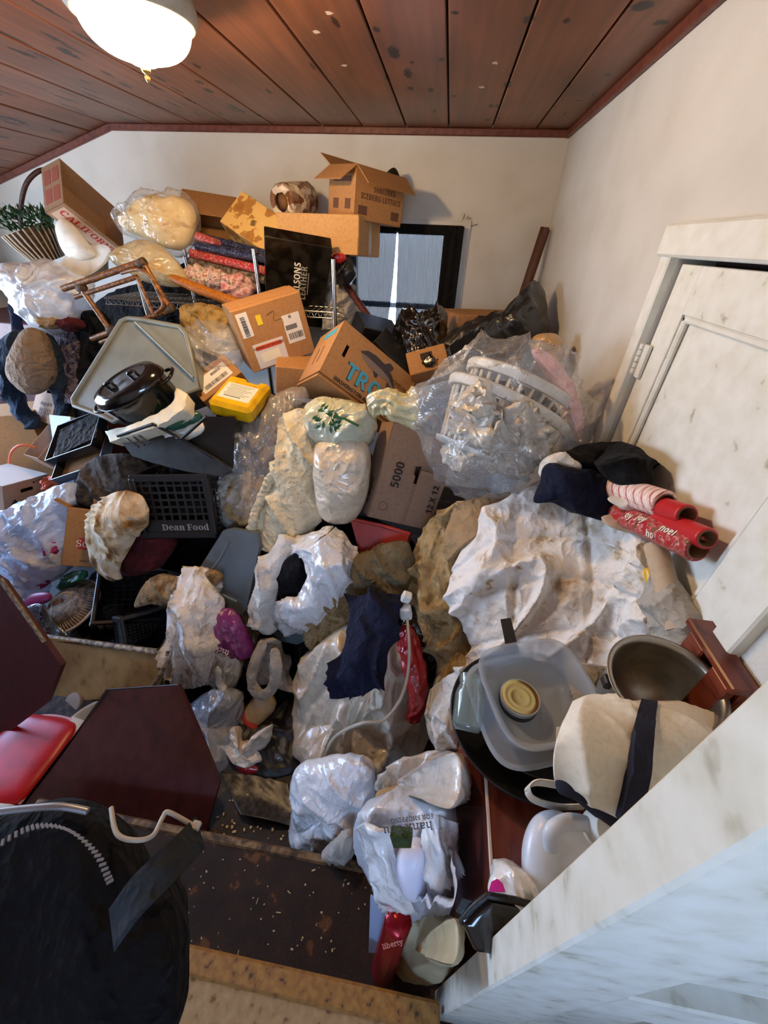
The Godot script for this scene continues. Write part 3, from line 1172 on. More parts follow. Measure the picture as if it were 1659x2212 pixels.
	mat("bamboo", rgb(206, 160, 84), 0.5, {"tex": T.brass, "scale": 4.0})
	mat("yellow_jug", rgb(236, 186, 20), 0.35, {"tex": T.mottle})
	mat("green_plastic", rgb(20, 74, 58), 0.3)
	mat("red_plastic", rgb(196, 14, 24), 0.35, {"tex": T.mottle})
	mat("red_bucket", rgb(176, 50, 34), 0.45, {"tex": T.mottle})
	mat("maroon_paint", rgb(88, 38, 34), 0.5, {"tex": T.grain, "scale": 1.5})
	mat("cream_paint", rgb(206, 186, 152), 0.55, {"tex": T.lino, "scale": 1.2})
	mat("iron", rgb(24, 23, 23), 0.5, {"tex": T.mottle, "nrm": T.weave, "nscale": 0.2})
	mat("old_wood", rgb(96, 58, 38), 0.6, {"tex": T.grain, "scale": Vector3(4, 0.6, 4)})
	mat("orange_rubber", rgb(226, 104, 60), 0.5)
	mat("cord_grey", rgb(170, 160, 142), 0.5)
	mat("straw", rgb(158, 140, 118), 0.6, {"tex": T.grime, "scale": 3.0, "nrm": T.weave, "nscale": 0.5})
	mat("foil", rgb(190, 200, 214), 0.25, {"metal": 0.9, "nrm": T.crinkle, "nscale": 1.0, "scale": 4.0})
	mat("clear_box", Color(0.9, 0.92, 0.94, 0.3), 0.2)
	mat("jar_glass", Color(0.92, 0.95, 0.94, 0.1), 0.04, {"tri": false})
	mat("leaf", rgb(26, 66, 38), 0.5)
	mat("wicker", rgb(96, 72, 50), 0.7, {"tex": T.grime, "scale": 5.0, "nrm": T.weave, "nscale": 0.6})
	mat("gift_red", rgb(226, 226, 226), 0.4, {"tex": T.giftred, "scale": 2.2})
	mat("gift_blue", rgb(226, 226, 226), 0.35, {"tex": T.giftblue, "scale": 2.2})
	mat("gift_grey", rgb(150, 146, 140), 0.4, {"tex": T.grime, "scale": 3.0})
	plain("curtain", Color(0.10, 0.12, 0.16, 0.982), 0.9, {"back": Color(0.02, 0.025, 0.035)})
	cloth("cow", rgb(236, 230, 220), {"tex": noise_tex("cowspot", 0.012, [[0.0, rgb(110, 70, 44)], [0.48, rgb(118, 76, 48)], [0.52, rgb(236, 228, 214)], [1.0, rgb(240, 234, 222)]], {"seed": 71, "oct": 3}), "scale": 1.6})


# ---------------------------------------------------------------- cartons and crates
# carton centred on the node; "open" lists faces left open, flaps hang from them
func carton(called: String, label: String, pos: Vector3, q: Quaternion, s: Vector3, m: Material, open := "", hole := []) -> Node3D:
	var o := thing(called, label, "box", pos)
	o.quaternion = q.normalized()
	if open == "" and hole.is_empty():
		part(o, "body", bx(Vector3.ZERO, s, 0.004), m)
		return o
	var t := 0.005
	var h := s / 2
	var faces := {"right": Vector3(1, 0, 0), "left": Vector3(-1, 0, 0), "top": Vector3(0, 1, 0), "bottom": Vector3(0, -1, 0), "front": Vector3(0, 0, 1), "back": Vector3(0, 0, -1)}
	for f: String in faces:
		if f == open:
			continue
		var d: Vector3 = faces[f]
		var e := s
		for k in 3:
			if absf(d[k]) > 0.5:
				e[k] = t
		if f == "front" and not hole.is_empty():
			# four strips round a cut-out: middle u, v, width, height
			var fb := MB.new()
			var z := h.z - t / 2
			var l: float = hole[0] - hole[2] / 2.0
			var r: float = hole[0] + hole[2] / 2.0
			var bo: float = hole[1] - hole[3] / 2.0
			var tp: float = hole[1] + hole[3] / 2.0
			fb.box(Vector3((l - h.x) / 2, 0, z), Vector3(l + h.x, s.y, t))
			fb.box(Vector3((r + h.x) / 2, 0, z), Vector3(h.x - r, s.y, t))
			fb.box(Vector3((l + r) / 2, (bo - h.y) / 2, z), Vector3(r - l, bo + h.y, t))
			fb.box(Vector3((l + r) / 2, (tp + h.y) / 2, z), Vector3(r - l, h.y - tp, t))
			part(o, "wall_panel", fb, m)
			continue
		part(o, "wall_panel" if f != "bottom" else "base_panel", bx(d * (h - Vector3(t, t, t) / 2), e, 0.0015), m)
	return o


# flap hinged along an edge: mid of the hinge, along, out direction
func flap(o: Node3D, mid: Vector3, along: Vector3, out: Vector3, m: Material) -> void:
	var b := MB.new()
	var n := along.cross(out).normalized() * 0.004
	b.plate([mid - along / 2, mid + along / 2, mid + along / 2 * 0.98 + out, mid - along / 2 * 0.98 + out], n)
	part(o, "flap", b, m)


func up_by(u: float, v: float, turn := 0.0, lift := 0.0008) -> Transform3D:
	return Transform3D(Basis(Vector3.BACK, deg_to_rad(turn)), Vector3(u, v, lift))


func lattice(b: MB, c: Vector3, u: Vector3, w: Vector3, nu: int, nw: int, t: float) -> void:
	var n := u.cross(w).normalized()
	for k in nu + 1:
		var p := c + u * (float(k) / nu - 0.5)
		b.box(p, Vector3(t, w.length(), t), Basis(u.normalized(), w.normalized(), n))
	for k in nw + 1:
		var p := c + w * (float(k) / nw - 0.5)
		b.box(p, Vector3(u.length(), t, t * 0.9), Basis(u.normalized(), w.normalized(), n))


func crate(called: String, label: String, pos: Vector3, q: Quaternion, s: Vector3, m: Material, n := 7) -> Node3D:
	var o := thing(called, label, "crate", pos)
	o.quaternion = q.normalized()
	var h := s / 2
	for a in [[Vector3(0, 0, h.z), Vector3(s.x, 0, 0)], [Vector3(0, 0, -h.z), Vector3(s.x, 0, 0)], [Vector3(h.x, 0, 0), Vector3(0, 0, s.z)], [Vector3(-h.x, 0, 0), Vector3(0, 0, s.z)]]:
		var b := MB.new()
		lattice(b, a[0], a[1], Vector3(0, s.y, 0), n, n - 1, 0.009)
		part(o, "lattice_side", b, m)
	var b2 := MB.new()
	lattice(b2, Vector3(0, -h.y, 0), Vector3(s.x, 0, 0), Vector3(0, 0, s.z), n + 2, n + 2, 0.006)
	part(o, "lattice_base", b2, m)
	b2 = MB.new()
	for y: float in [-h.y, h.y]:
		for sg: float in [-1.0, 1.0]:
			b2.box(Vector3(0, y, sg * h.z), Vector3(s.x + 0.02, 0.035, 0.02), Basis(), 0.004)
			b2.box(Vector3(sg * h.x, y, 0), Vector3(0.02, 0.035, s.z), Basis(), 0.004)
	for sx: float in [-1.0, 1.0]:
		for sz: float in [-1.0, 1.0]:
			b2.box(Vector3(sx * h.x, 0, sz * h.z), Vector3(0.03, s.y, 0.03), Basis(), 0.006)
	part(o, "frame", b2, m)
	return o


func basis_to(normal: Vector3, spin := 0.0) -> Basis:
	var y := normal.normalized()
	var x := y.cross(Vector3.BACK if absf(y.z) < 0.9 else Vector3.RIGHT).normalized()
	return Basis(x, y, x.cross(y)) * Basis(Vector3.UP, spin)


func rods(list: Array, z: float, r: float, sides := 10) -> MB:
	var b := MB.new()
	for a in list:
		b.tube([at(a[0], a[1], z if a.size() < 6 else a[4]), at(a[2], a[3], z if a.size() < 6 else a[5])], [r], sides)
	return b


func build_all() -> void:
	palette()
	back_boxes()
	window_side()
	rack_area()
	far_left()
	left_middle()
	middle_boxes()
	middle_soft()
	basket_bag()
	right_heap()
	lower_middle()
	lower_left()
	on_steps()
	on_ledge()
	foreground_bag()


func back_boxes() -> void:
	# open produce box tipped on its side
	var s := Vector3(0.375, 0.142, 0.284)
	var o := carton("produce_box", "open produce box tipped on end, red CALIFORNIA printed on its side", Vector3(-2.228, 1.974, -2.7), Quaternion(0.2355, 0.3673, -0.5283, 0.7284), s, M.kraft_grey, "top")
	var pp := sticker(o, "print_panel", on_face(s, "front", 0.0, 0.0), 0.34, 0.1, mat("pale_print", rgb(196, 170, 150), 0.85))
	lettering(pp, "CALIFORNIA", up_by(0.02, 0.012), 0.042, M.ink_red, true, true)
	for k in 4:
		sticker(o, "print_block", on_face(s, "left", (k % 2 - 0.5) * 0.12, (k / 2 - 0.5) * 0.06), 0.09, 0.045, mat("brick_print", rgb(150, 80, 66), 0.85))
	# shredded lettuce box with its flaps up and folded out
	s = Vector3(0.35, 0.229, 0.249)
	o = carton("lettuce_box", "open carton with folded-out flaps printed SHREDDED ICEBERG LETTUCE", Vector3(-0.508, 2.094, -2.82), Quaternion(0.0069, 0.4149, -0.0449, 0.9087), s, M.kraft, "top")
	var h := s / 2
	flap(o, Vector3(0, h.y, h.z), Vector3(s.x, 0, 0), Vector3(0, -0.075, 0.10), M.kraft)
	flap(o, Vector3(-h.x, h.y, 0), Vector3(0, 0, s.z), Vector3(-0.10, -0.075, 0), M.kraft)
	flap(o, Vector3(0, h.y, -h.z), Vector3(s.x, 0, 0), Vector3(0, 0.05, -0.10), M.kraft)
	lettering(o, "SHREDDED", on_face(s, "front", 0.03, 0.028), 0.024, M.ink_brown, true)
	lettering(o, "ICEBERG LETTUCE", on_face(s, "front", 0.01, -0.008), 0.026, M.ink_brown, true)
	for k in 2:
		sticker(o, "print_block", on_face(s, "front", -0.12 + 0.24 * k, -0.07), 0.06, 0.04, M.ink_brown)
		sticker(o, "print_block", on_face(s, "left", -0.05 + 0.11 * k, -0.05), 0.05, 0.045, M.ink_brown)
	sticker(o, "print_block", on_face(s, "left", 0.0, 0.055), 0.16, 0.022, M.ink_brown)
	# long carton under it
	s = Vector3(0.502, 0.184, 0.382)
	o = carton("long_carton", "long plain brown carton under the lettuce box", Vector3(-0.722, 1.904, -2.8), Quaternion(-0.0234, -0.0823, -0.0026, 0.9963), s, M.kraft_light)
	part(o, "lower_flap", bx(Vector3(0, -0.05, s.z / 2 + 0.004), Vector3(s.x * 0.99, 0.082, 0.005), 0.001, Basis(Vector3.RIGHT, -0.06)), M.kraft_light)
	sticker(o, "tape", on_face(s, "right", 0.0, 0.0), 0.05, 0.17, plain("tape", Color(0.8, 0.72, 0.55), 0.15))
	# black leather-shop box
	s = Vector3(0.346, 0.504, 0.088)
	o = carton("black_gift_box", "flat black box standing up, lettered WILSONS LEATHER in white", Vector3(-0.86, 1.678, -2.5), Quaternion(0.2406, 0.1695, -0.1038, 0.9501), s, mat("black_card", rgb(40, 37, 33), 0.3, {"tex": T.grime, "scale": 1.2}))
	lettering(o, "WILSONS", on_face(s, "front", 0.0, 0.04, 90), 0.036, M.ink_white)
	lettering(o, "LEATHER", on_face(s, "front", 0.036, 0.03, 90), 0.036, plain("ink_grey", rgb(150, 145, 132), 0.6))
	sticker(o, "print_line", on_face(s, "front", 0.062, 0.03), 0.004, 0.13, M.ink_grey)
	# torn yellowish carton
	s = Vector3(0.357, 0.139, 0.221)
	o = carton("torn_carton", "tilted carton with torn cream paper stuck to its face", Vector3(-1.139, 1.915, -2.72), Quaternion(0.4228, -0.2227, -0.1263, 0.8693), s, M.torn_card)
	bars(o, on_face(s, "top", 0.0, -0.01, 20), 0.03, 0.035, M.ink, 3)
	# dark carton behind the torn one
	o = carton("dark_open_carton", "dark brown open carton wedged behind the torn carton", at(455, 478, -2.9), Quaternion.from_euler(Vector3(0.5, 0.25, -0.1)), Vector3(0.32, 0.2, 0.24), M.kraft, "front")
	# roll of brown-and-white cow-spotted fabric
	var c0 := at(608, 437, -2.72)
	var c1 := at(662, 432, -2.95)
	var ax := (c1 - c0)
	var b := MB.new()
	var xf := Transform3D(basis_to(ax), c0)
	var L := ax.length()
	b.lathe([Vector2(0.045, 0), Vector2(0.075, -0.004), Vector2(0.085, 0.006), Vector2(0.09, L * 0.5), Vector2(0.086, L), Vector2(0.05, L), Vector2(0.045, 0)], 32, xf)
	for k in b.v.size():
		b.v[k] += Vector3(0, 1, 0) * soft_noise.get_noise_3dv(b.v[k] * 260.0) * 0.008
	var r := solo("spotted_fabric_roll", "roll of brown and white cow-spotted fabric on the long carton", "fabric roll", b, M.cow)
	b = MB.new()
	b.lathe([Vector2(0.0, 0.012), Vector2(0.046, 0.012), Vector2(0.046, L - 0.01), Vector2(0, L - 0.01)], 24, xf)
	wpart(r, "core", b, M.kraft_dark)
	solo("grey_bundle", "grey knobbly bundle just behind the lettuce box", "bundle", puff([832, 392, 838, 372, 850, 363, 860, 372, 864, 392, 848, 400], -3.05, -3.05, 0.05, 0.05, {"na": 40, "nr": 10, "amp": 0.01}), M.charcoal)


func window_side() -> void:
	# black sheer curtains, two panels on one rod
	for k in 2:
		var rows := []
		var nu := 90
		var nv := 26
		var p := PackedVector3Array()
		for r in nv:
			var t := float(r) / (nv - 1)
			var y := 1.985 - 0.84 * t
			var x0 := -0.72 if k == 0 else -0.355 + 0.012 * t
			var x1 := -0.365 - 0.075 * t * t if k == 0 else 0.075
			for c in nu:
				var u := float(c) / (nu - 1)
				var ph := u * 44.0 + sin(u * 9.0 + k) * 2.0 + t * 0.7 * sin(u * 5.0)
				p.append(Vector3(lerpf(x0, x1, u), y, BACK_Z + 0.045 + 0.014 * sin(ph) * (0.5 + 0.5 * t) + 0.006 * sin(ph * 2.3)))
		var b := MB.new()
		b.grid(p, nu, nv)
		var c := thing("curtain", ["black sheer curtain panel left of the bright gap", "black sheer curtain panel right of the bright gap"][k], "curtain", Vector3(-0.3, 1.15, BACK_Z), "curtains on the small window")
		wpart(c, "sheer", b, M.curtain)
		# gathered heading, and the doubled outer edge of the right panel
		var hb := span(Vector3(-0.72 if k == 0 else -0.36, 1.935, BACK_Z + 0.03), Vector3(-0.36 if k == 0 else 0.078, 1.99, BACK_Z + 0.066), 0.01)
		wpart(c, "heading", hb, M.black_cloth)
		if k == 1:
			var pp := PackedVector3Array()
			for r in nv:
				for cc in 24:
					var u := cc / 23.0
					pp.append(Vector3(lerpf(-0.05, 0.078, u), 1.985 - 0.84 * r / (nv - 1.0), BACK_Z + 0.068 + 0.01 * sin(u * 14.0 + r * 0.05)))
			var eb := MB.new()
			eb.grid(pp, 24, nv)
			wpart(c, "folded_edge", eb, M.black_cloth)
	# grey-white cloth hanging beside the window, black and red bundle above it
	solo("hanging_grey_cloth", "greyish white cloth hanging between the black box and the curtain", "cloth", drape([[[704, 612, -2.62], [730, 606, -2.6], [758, 610, -2.66], [768, 640, -2.7]], [[704, 660, -2.6], [730, 655, -2.58], [758, 660, -2.64], [772, 680, -2.66]], [[700, 715, -2.58], [728, 712, -2.56], [756, 715, -2.6], [775, 725, -2.62]]], {"amp": 0.025, "freq": 14.0, "thick": 0.03}), M.grey_cloth)
	solo("black_bundle", "black lumpy bundle hanging right of the flat black box", "bundle", puff([718, 575, 725, 552, 745, 545, 760, 562, 768, 590, 755, 618, 735, 622, 720, 608], -2.62, -2.6, 0.06, 0.06, {"kind": "plastic", "amp": 0.03, "na": 56, "nr": 14}), M.black_bag_dull)
	solo("red_hat", "small red bundle tucked above the black bundle", "cloth", puff([716, 556, 724, 547, 742, 548, 748, 560, 736, 570, 722, 568], -2.54, -2.54, 0.03, 0.03, {"na": 36, "nr": 8, "amp": 0.01}), M.red_bag)
	var b := MB.new()
	b.tube([at(748, 617, -2.62), at(806, 698, -2.45)], [0.02], 18)
	solo("red_cardboard_tube", "dark red patterned tube leaning in front of the curtain", "tube", b, mat("red_tube", rgb(110, 44, 44), 0.5, {"tex": T.grime, "scale": 5.0}))
	# black boxes
	carton("black_box", "black box tilted below the curtain gap", at(812, 716, -2.4), Quaternion.from_euler(Vector3(0.35, 0.5, -0.25)), Vector3(0.24, 0.1, 0.17), M.black_plastic)
	carton("black_binder", "long black box lying against the apple box", at(856, 775, -2.22), Quaternion.from_euler(Vector3(0.2, -0.2, -0.75)), Vector3(0.3, 0.07, 0.18), M.black_plastic)
	# black bags
	solo("black_trash_bag", "shiny crumpled black bag under the window", "trash bag", puff([850, 725, 862, 690, 885, 676, 905, 690, 925, 682, 952, 666, 964, 690, 958, 740, 950, 800, 915, 806, 880, 790, 856, 765], -2.55, -2.3, 0.13, 0.1, {"kind": "plastic", "amp": 0.05, "freq": 12.0, "seed": 3.0, "star": 0.03, "knot": [905, 690, -2.4]}), M.black_bag)
	var t := solo("tied_black_bag", "big dull black bag tied with a blue band in the corner", "trash bag", puff([940, 778, 952, 745, 1000, 715, 1060, 698, 1085, 690, 1110, 664, 1130, 650, 1148, 622, 1158, 616, 1168, 630, 1180, 670, 1180, 730, 1150, 748, 1100, 752, 1040, 758, 985, 768], -2.6, -2.2, 0.13, 0.12, {"kind": "plastic", "amp": 0.045, "freq": 9.0, "seed": 8.0, "mid": Vector2(1075, 725), "star": 0.025, "knot": [945, 770, -2.2]}), M.black_bag_dull)
	b = roll([[962, 760, -2.15, 0.05], [945, 770, -2.1, 0.028], [935, 785, -2.06, 0.02], [925, 778, -2.0, 0.03]], {"kind": "plastic", "amp": 0.012, "pleat": 0.01})
	wpart(t, "neck", b, M.black_bag)
	wpart(t, "tie", roll([[948, 775, -2.05, 0.012], [942, 788, -2.03, 0.014], [938, 800, -2.03, 0.008]], {"amp": 0.004}), plain("blue_tie", rgb(24, 50, 140), 0.3))
	# cartons behind the bags
	var s := Vector3(0.476, 0.251, 0.348)
	var o := carton("back_carton", "brown carton with a grey label behind the tied black bag", Vector3(0.257, 1.421, -2.78), Quaternion(-0.0181, 0.1633, -0.0040, 0.9864), s, M.kraft)
	sticker(o, "paper_label", on_face(s, "front", -0.1, 0.04), 0.12, 0.05, plain("grey_label", rgb(150, 140, 122), 0.8))
	s = Vector3(0.2, 0.12, 0.14)
	o = carton("small_flat_carton", "small brown carton with a dark label below the black bags", at(925, 792, -2.08), Quaternion.from_euler(Vector3(0.6, 0.35, 0.35)), s, M.kraft)
	sticker(o, "paper_label", on_face(s, "top", 0.0, 0.02), 0.06, 0.04, M.ink)
	# cobweb strands by the window corner
	b = MB.new()
	for a in [[985, 488, 1018, 470], [990, 486, 1004, 462], [960, 486, 930, 478], [996, 488, 1032, 484], [1000, 478, 1012, 466]]:
		b.tube([at(a[0], a[1], BACK_Z + 0.012), at((a[0] + a[2]) / 2.0 + 2, (a[1] + a[3]) / 2.0 + 3, BACK_Z + 0.014), at(a[2], a[3], BACK_Z + 0.012)], [0.0022], 5)
	solo("cobweb", "dusty cobweb strands above the right corner of the window", "cobweb", b, mat("dust", rgb(112, 96, 72), 0.9))
	# timber leaning in the corner
	b = MB.new()
	b.tube([at(1178, 494, -3.12), at(1080, 790, -2.9)], [0.036], 4, true, 1.0, Vector3(0.4, 0, 1))
	solo("leaning_timber", "dark brown squared timber leaning in the far corner", "timber", b, M.old_wood)
	solo("amber_plastic_bag", "amber plastic bag squeezed against the right wall", "bag", puff([1148, 738, 1162, 724, 1196, 722, 1212, 738, 1218, 768, 1200, 790, 1160, 780], -2.0, -1.9, 0.05, 0.06, {"kind": "plastic", "amp": 0.012, "na": 48, "nr": 10}), M.amber_bag)


func rack_area() -> void:
	var shelf_y := at(480, 655, -2.42).y
	var rk := thing("wire_rack", "chrome wire shelving rack half buried in the heap", "rack", Vector3(-1.5, 0, -2.5))
	for a in [[303, 620, -2.34, 548], [408, 590, -2.62, 530], [556, 600, -2.42, 538], [722, 640, -2.42, 560]]:
		var p := at(a[0], a[1], a[2])
		var top := at(a[0], a[3], a[2]).y
		var b := MB.new()
		b.tube([Vector3(p.x, 0.02, p.z), Vector3(p.x, top, p.z)], [0.0125], 14)
		wpart(rk, "post", b, M.chrome)
	var x0 := at(240, 640, -2.42).x
	var x1 := at(722, 640, -2.42).x
	var b := MB.new()
	for k in 46:
		var x := lerpf(x0, x1, k / 45.0)
		b.tube([Vector3(x, shelf_y, -2.72), Vector3(x, shelf_y, -2.36)], [0.0025], 6)
	for z: float in [-2.72, -2.54, -2.36]:
		b.tube([Vector3(x0, shelf_y - 0.004, z), Vector3(x1, shelf_y - 0.004, z)], [0.004], 8)
		b.tube([Vector3(x0, shelf_y - 0.035, z), Vector3(x1, shelf_y - 0.035, z)], [0.004], 8)
	for k in 40:
		var xa := lerpf(x0, x1, k / 40.0)
		var xb := lerpf(x0, x1, (k + 0.5) / 40.0)
		b.tube([Vector3(xa, shelf_y - 0.035, -2.36), Vector3(xb, shelf_y - 0.004, -2.36), Vector3(lerpf(x0, x1, (k + 1) / 40.0), shelf_y - 0.035, -2.36)], [0.0022], 5)
	wpart(rk, "wire_shelf", b, M.chrome)
	solo("hung_dark_clothes", "dark clothes hung and stuffed behind the wire rack", "clothes", puff([205, 660, 270, 622, 380, 585, 430, 545, 560, 560, 620, 600, 640, 680, 560, 740, 420, 760, 300, 750, 230, 720], -2.95, -2.8, 0.06, 0.15, {"amp": 0.05, "freq": 8.0, "dir": Vector3(1, 0, 0), "na": 96}), M.black_cloth)
	# rolls of gift wrap on it
	var rolls := [[425, 531, 582, 560, "gift_blue", 0.024, "navy gift-wrap roll, uppermost of the rolls on the rack"], [413, 547, 578, 586, "gift_red", 0.023, "red patterned gift-wrap roll on the rack"], [412, 566, 574, 606, "gift_grey", 0.022, "dull grey roll, lowest of the gift wraps on the rack"], [436, 512, 575, 548, "gift_blue", 0.02, "dark blue roll behind the other gift wraps"], [428, 512, 470, 528, "gift_red", 0.026, "short red and white roll end at the top of the rack"]]
	for k in rolls.size():
		var a: Array = rolls[k]
		var t := MB.new()
		var z := -2.46 - (0.06 if k >= 3 else 0.0)
		t.tube([at(a[0], a[1], z - 0.06), at(a[2], a[3], z)], [a[5]], 20)
		solo("gift_wrap_roll", a[6], "wrapping paper", t, M[a[4]], "gift wraps on the rack")
	solo("floral_cloth", "white floral cloth bundle on the rack shelf", "cloth", puff([398, 600, 410, 586, 445, 582, 480, 590, 500, 604, 492, 622, 455, 632, 420, 622], -2.5, -2.44, 0.08, 0.06, {"amp": 0.035, "freq": 14.0, "na": 70, "nr": 16, "seed": 4.0}), M.floral)
	solo("pink_flower_bundle", "pink flowered bundle beside the white floral cloth", "cloth", puff([488, 600, 515, 594, 540, 602, 550, 625, 538, 645, 512, 652, 488, 644, 480, 622], -2.46, -2.42, 0.07, 0.06, {"amp": 0.03, "freq": 16.0, "na": 60, "nr": 14, "seed": 6.0}), M.pink)
	b = roll([[366, 598, -2.22, 0.024], [440, 628, -2.2, 0.024], [500, 650, -2.18, 0.024], [545, 668, -2.17, 0.022]], {"amp": 0.004, "freq": 20.0, "sides": 20})
	solo("bamboo_pole", "mottled yellow bamboo pole lying across the rack", "pole", b, M.bamboo)
	# rattan frame
	var fr := thing("rattan_frame", "upturned brown rattan chair frame", "chair frame", at(280, 700, -2.05) + Vector3(0, -0.1, 0))
	for a in [[136, 624, 306, 566, 0.015], [162, 642, 296, 598, 0.011], [308, 566, 368, 668, 0.014], [198, 732, 372, 667, 0.014], [216, 740, 262, 722, 0.010], [172, 618, 240, 716, 0.014], [296, 598, 330, 676, 0.009]]:
		var t := MB.new()
		t.tube([at(a[0], a[1], -2.05), at(a[2], a[3], -2.05)], [a[4]], 14)
		wpart(fr, "rail", t, M.rattan)
	b = MB.new()
	b.tube(smooth(path([[262, 590, -2.05], [300, 582, -2.03], [325, 600, -2.03], [345, 640, -2.03], [352, 662, -2.03], [336, 676, -2.03]]), 6), [0.008], 10)
	wpart(fr, "curved_rod", b, M.rattan)
	for a in [[306, 568], [368, 666], [240, 712], [176, 622]]:
		var t := MB.new()
		var p := at(a[0], a[1], -2.05)
		t.lathe([Vector2(0, -0.022), Vector2(0.019, -0.02), Vector2(0.021, 0), Vector2(0.019, 0.02), Vector2(0, 0.022)], 14, Transform3D(basis_to(Vector3(1, 0.4, 0)), p))
		wpart(fr, "binding", t, M.wicker)


func far_left() -> void:
	# basket with artificial greenery
	var c := at(92, 540, -2.62)
	var bs := Basis(Vector3.BACK, 0.25) * Basis(Vector3.RIGHT, 0.2)
	var k0 := thing("wicker_basket", "dark wicker basket with a tall handle in the left corner", "basket", c)
	var b := MB.new()
	b.lathe([Vector2(0.0, -0.06), Vector2(0.085, -0.06), Vector2(0.125, 0.05), Vector2(0.14, 0.11), Vector2(0.13, 0.112), Vector2(0.115, 0.05), Vector2(0.0, -0.04)], 40, Transform3D(bs, Vector3.ZERO))
	part(k0, "bowl", b, M.wicker)
	b = MB.new()
	for j in 26:
		var a := TAU * j / 26
		b.tube([bs * Vector3(0.088 * cos(a), -0.058, 0.088 * sin(a)), bs * Vector3(0.129 * cos(a), 0.05, 0.129 * sin(a)), bs * Vector3(0.145 * cos(a), 0.115, 0.145 * sin(a))], [0.005], 6)
	part(k0, "ribs", b, mat("pale_rib", rgb(176, 160, 136), 0.6))
	b = MB.new()
	b.tube(smooth(path([[52, 520, -2.62], [44, 470, -2.63], [52, 410, -2.64], [72, 378, -2.66], [100, 368, -2.7], [126, 400, -2.72], [132, 470, -2.72], [128, 520, -2.7]]), 5), [0.012], 10)
	wpart(k0, "handle", b, mat("handle_wicker", rgb(92, 56, 50), 0.5, {"tex": T.grime, "scale": 5.0}))
	var g := RandomNumberGenerator.new()
	g.seed = 5
	b = MB.new()
	for j in 260:
		var p := at(g.randf_range(8, 118), g.randf_range(455, 500), -2.62 + g.randf_range(-0.06, 0.1))
		var d := Vector3(g.randf_range(-1, 1), g.randf_range(0.0, 0.9), g.randf_range(-0.4, 0.9)).normalized() * g.randf_range(0.03, 0.06)
		var sd := d.cross(Vector3(g.randf(), 1, g.randf())).normalized() * 0.006
		b.plate([p - sd, p + d * 0.5 - sd * 1.4, p + d, p + d * 0.5 + sd * 1.4], Vector3(0, 0.0015, 0.001))
	var gr := solo("artificial_greenery", "dark green artificial leaves in the tall-handled basket", "artificial plant", b, M.leaf)
	# bags and white plastic trays
	solo("quilt", "cream quilt packed inside a clear bag near the wall", "quilt", puff([262, 472, 300, 445, 335, 424, 365, 432, 395, 428, 418, 452, 422, 482, 408, 520, 382, 538, 345, 530, 310, 514, 275, 498], -2.66, -2.58, 0.12, 0.1, {"kind": "quilt", "amp": 0.03, "freq": 12.0}), mat("quilt_cream", rgb(226, 200, 140), 0.9, {"tex": T.stain, "scale": 2.0}))
	solo("clear_quilt_bag", "clear plastic bag around the cream quilt", "bag", puff([252, 468, 290, 443, 330, 416, 352, 420, 374, 428, 396, 414, 424, 444, 430, 482, 416, 526, 388, 552, 348, 544, 308, 524, 270, 506], -2.66, -2.56, 0.15, 0.12, {"kind": "plastic", "amp": 0.03, "freq": 10.0, "seed": 2.0}), M.clear)
	solo("yellow_cellophane_bag", "cloudy yellowish plastic bag below the bagged quilt", "bag", puff([238, 548, 268, 532, 300, 520, 340, 528, 372, 552, 398, 590, 402, 612, 360, 618, 318, 608, 285, 592, 250, 572], -2.42, -2.36, 0.08, 0.08, {"kind": "plastic", "amp": 0.025, "freq": 12.0, "seed": 5.0}), bagmat("cellophane", rgb(214, 196, 148, 0.7), {"rough": 0.3}))
	solo("orange_toy", "orange rounded lump inside the cloudy yellowish bag", "toy", puff([318, 572, 335, 562, 352, 572, 352, 590, 335, 598, 320, 590], -2.38, -2.36, 0.05, 0.04, {"na": 32, "nr": 8, "amp": 0.003}), M.orange_rubber)
	b = MB.new()
	var tc := at(190, 578, -2.42)
	var tb := basis_to(Vector3(-0.15, 0.8, 0.55))
	b.lathe([Vector2(0.0, -0.05), Vector2(0.09, -0.05), Vector2(0.16, 0.02), Vector2(0.19, 0.03), Vector2(0.19, 0.036), Vector2(0.155, 0.028), Vector2(0.085, -0.04), Vector2(0.0, -0.04)], 48, Transform3D(tb, tc), 0.75)
	var tr := solo("white_plastic_tray", "white oval plastic tray on the heap behind the rattan frame", "tray", b, M.white_plastic)
	b = MB.new()
	for j in 40:
		var a := TAU * j / 40
		b.tube([tc + tb * Vector3(0.092 * cos(a), -0.046, 0.069 * sin(a)), tc + tb * Vector3(0.157 * cos(a), 0.027, 0.118 * sin(a))], [0.0035], 5)
	wpart(tr, "ribs", b, M.white_plastic)
	solo("white_plastic_basin", "white plastic basin leaning beside the produce box", "basin", puff([122, 490, 135, 472, 160, 488, 185, 520, 205, 550, 180, 562, 150, 556, 132, 530], -2.52, -2.48, 0.04, 0.05, {"amp": 0.004, "na": 56, "nr": 12}), M.white_plastic)
	var wb := solo("knotted_white_bag", "translucent white bag with pleats hanging at the left", "bag", puff([18, 590, 30, 566, 70, 572, 100, 560, 150, 588, 186, 602, 192, 640, 176, 692, 142, 716, 110, 722, 80, 704, 50, 656, 26, 618], -2.22, -2.16, 0.15, 0.12, {"kind": "plastic", "amp": 0.035, "freq": 9.0, "star": 0.03, "rays": 8.0, "reach": 0.3, "knot": [82, 585, -2.1]}), M.white_bag_thin)
	solo("tan_toy", "tan lumps showing in the bottom of the pleated white bag", "toy", puff([80, 690, 100, 682, 125, 686, 132, 700, 118, 712, 96, 706], -2.1, -2.08, 0.05, 0.05, {"na": 36, "nr": 8, "amp": 0.02, "freq": 30.0}), M.tan_cloth)
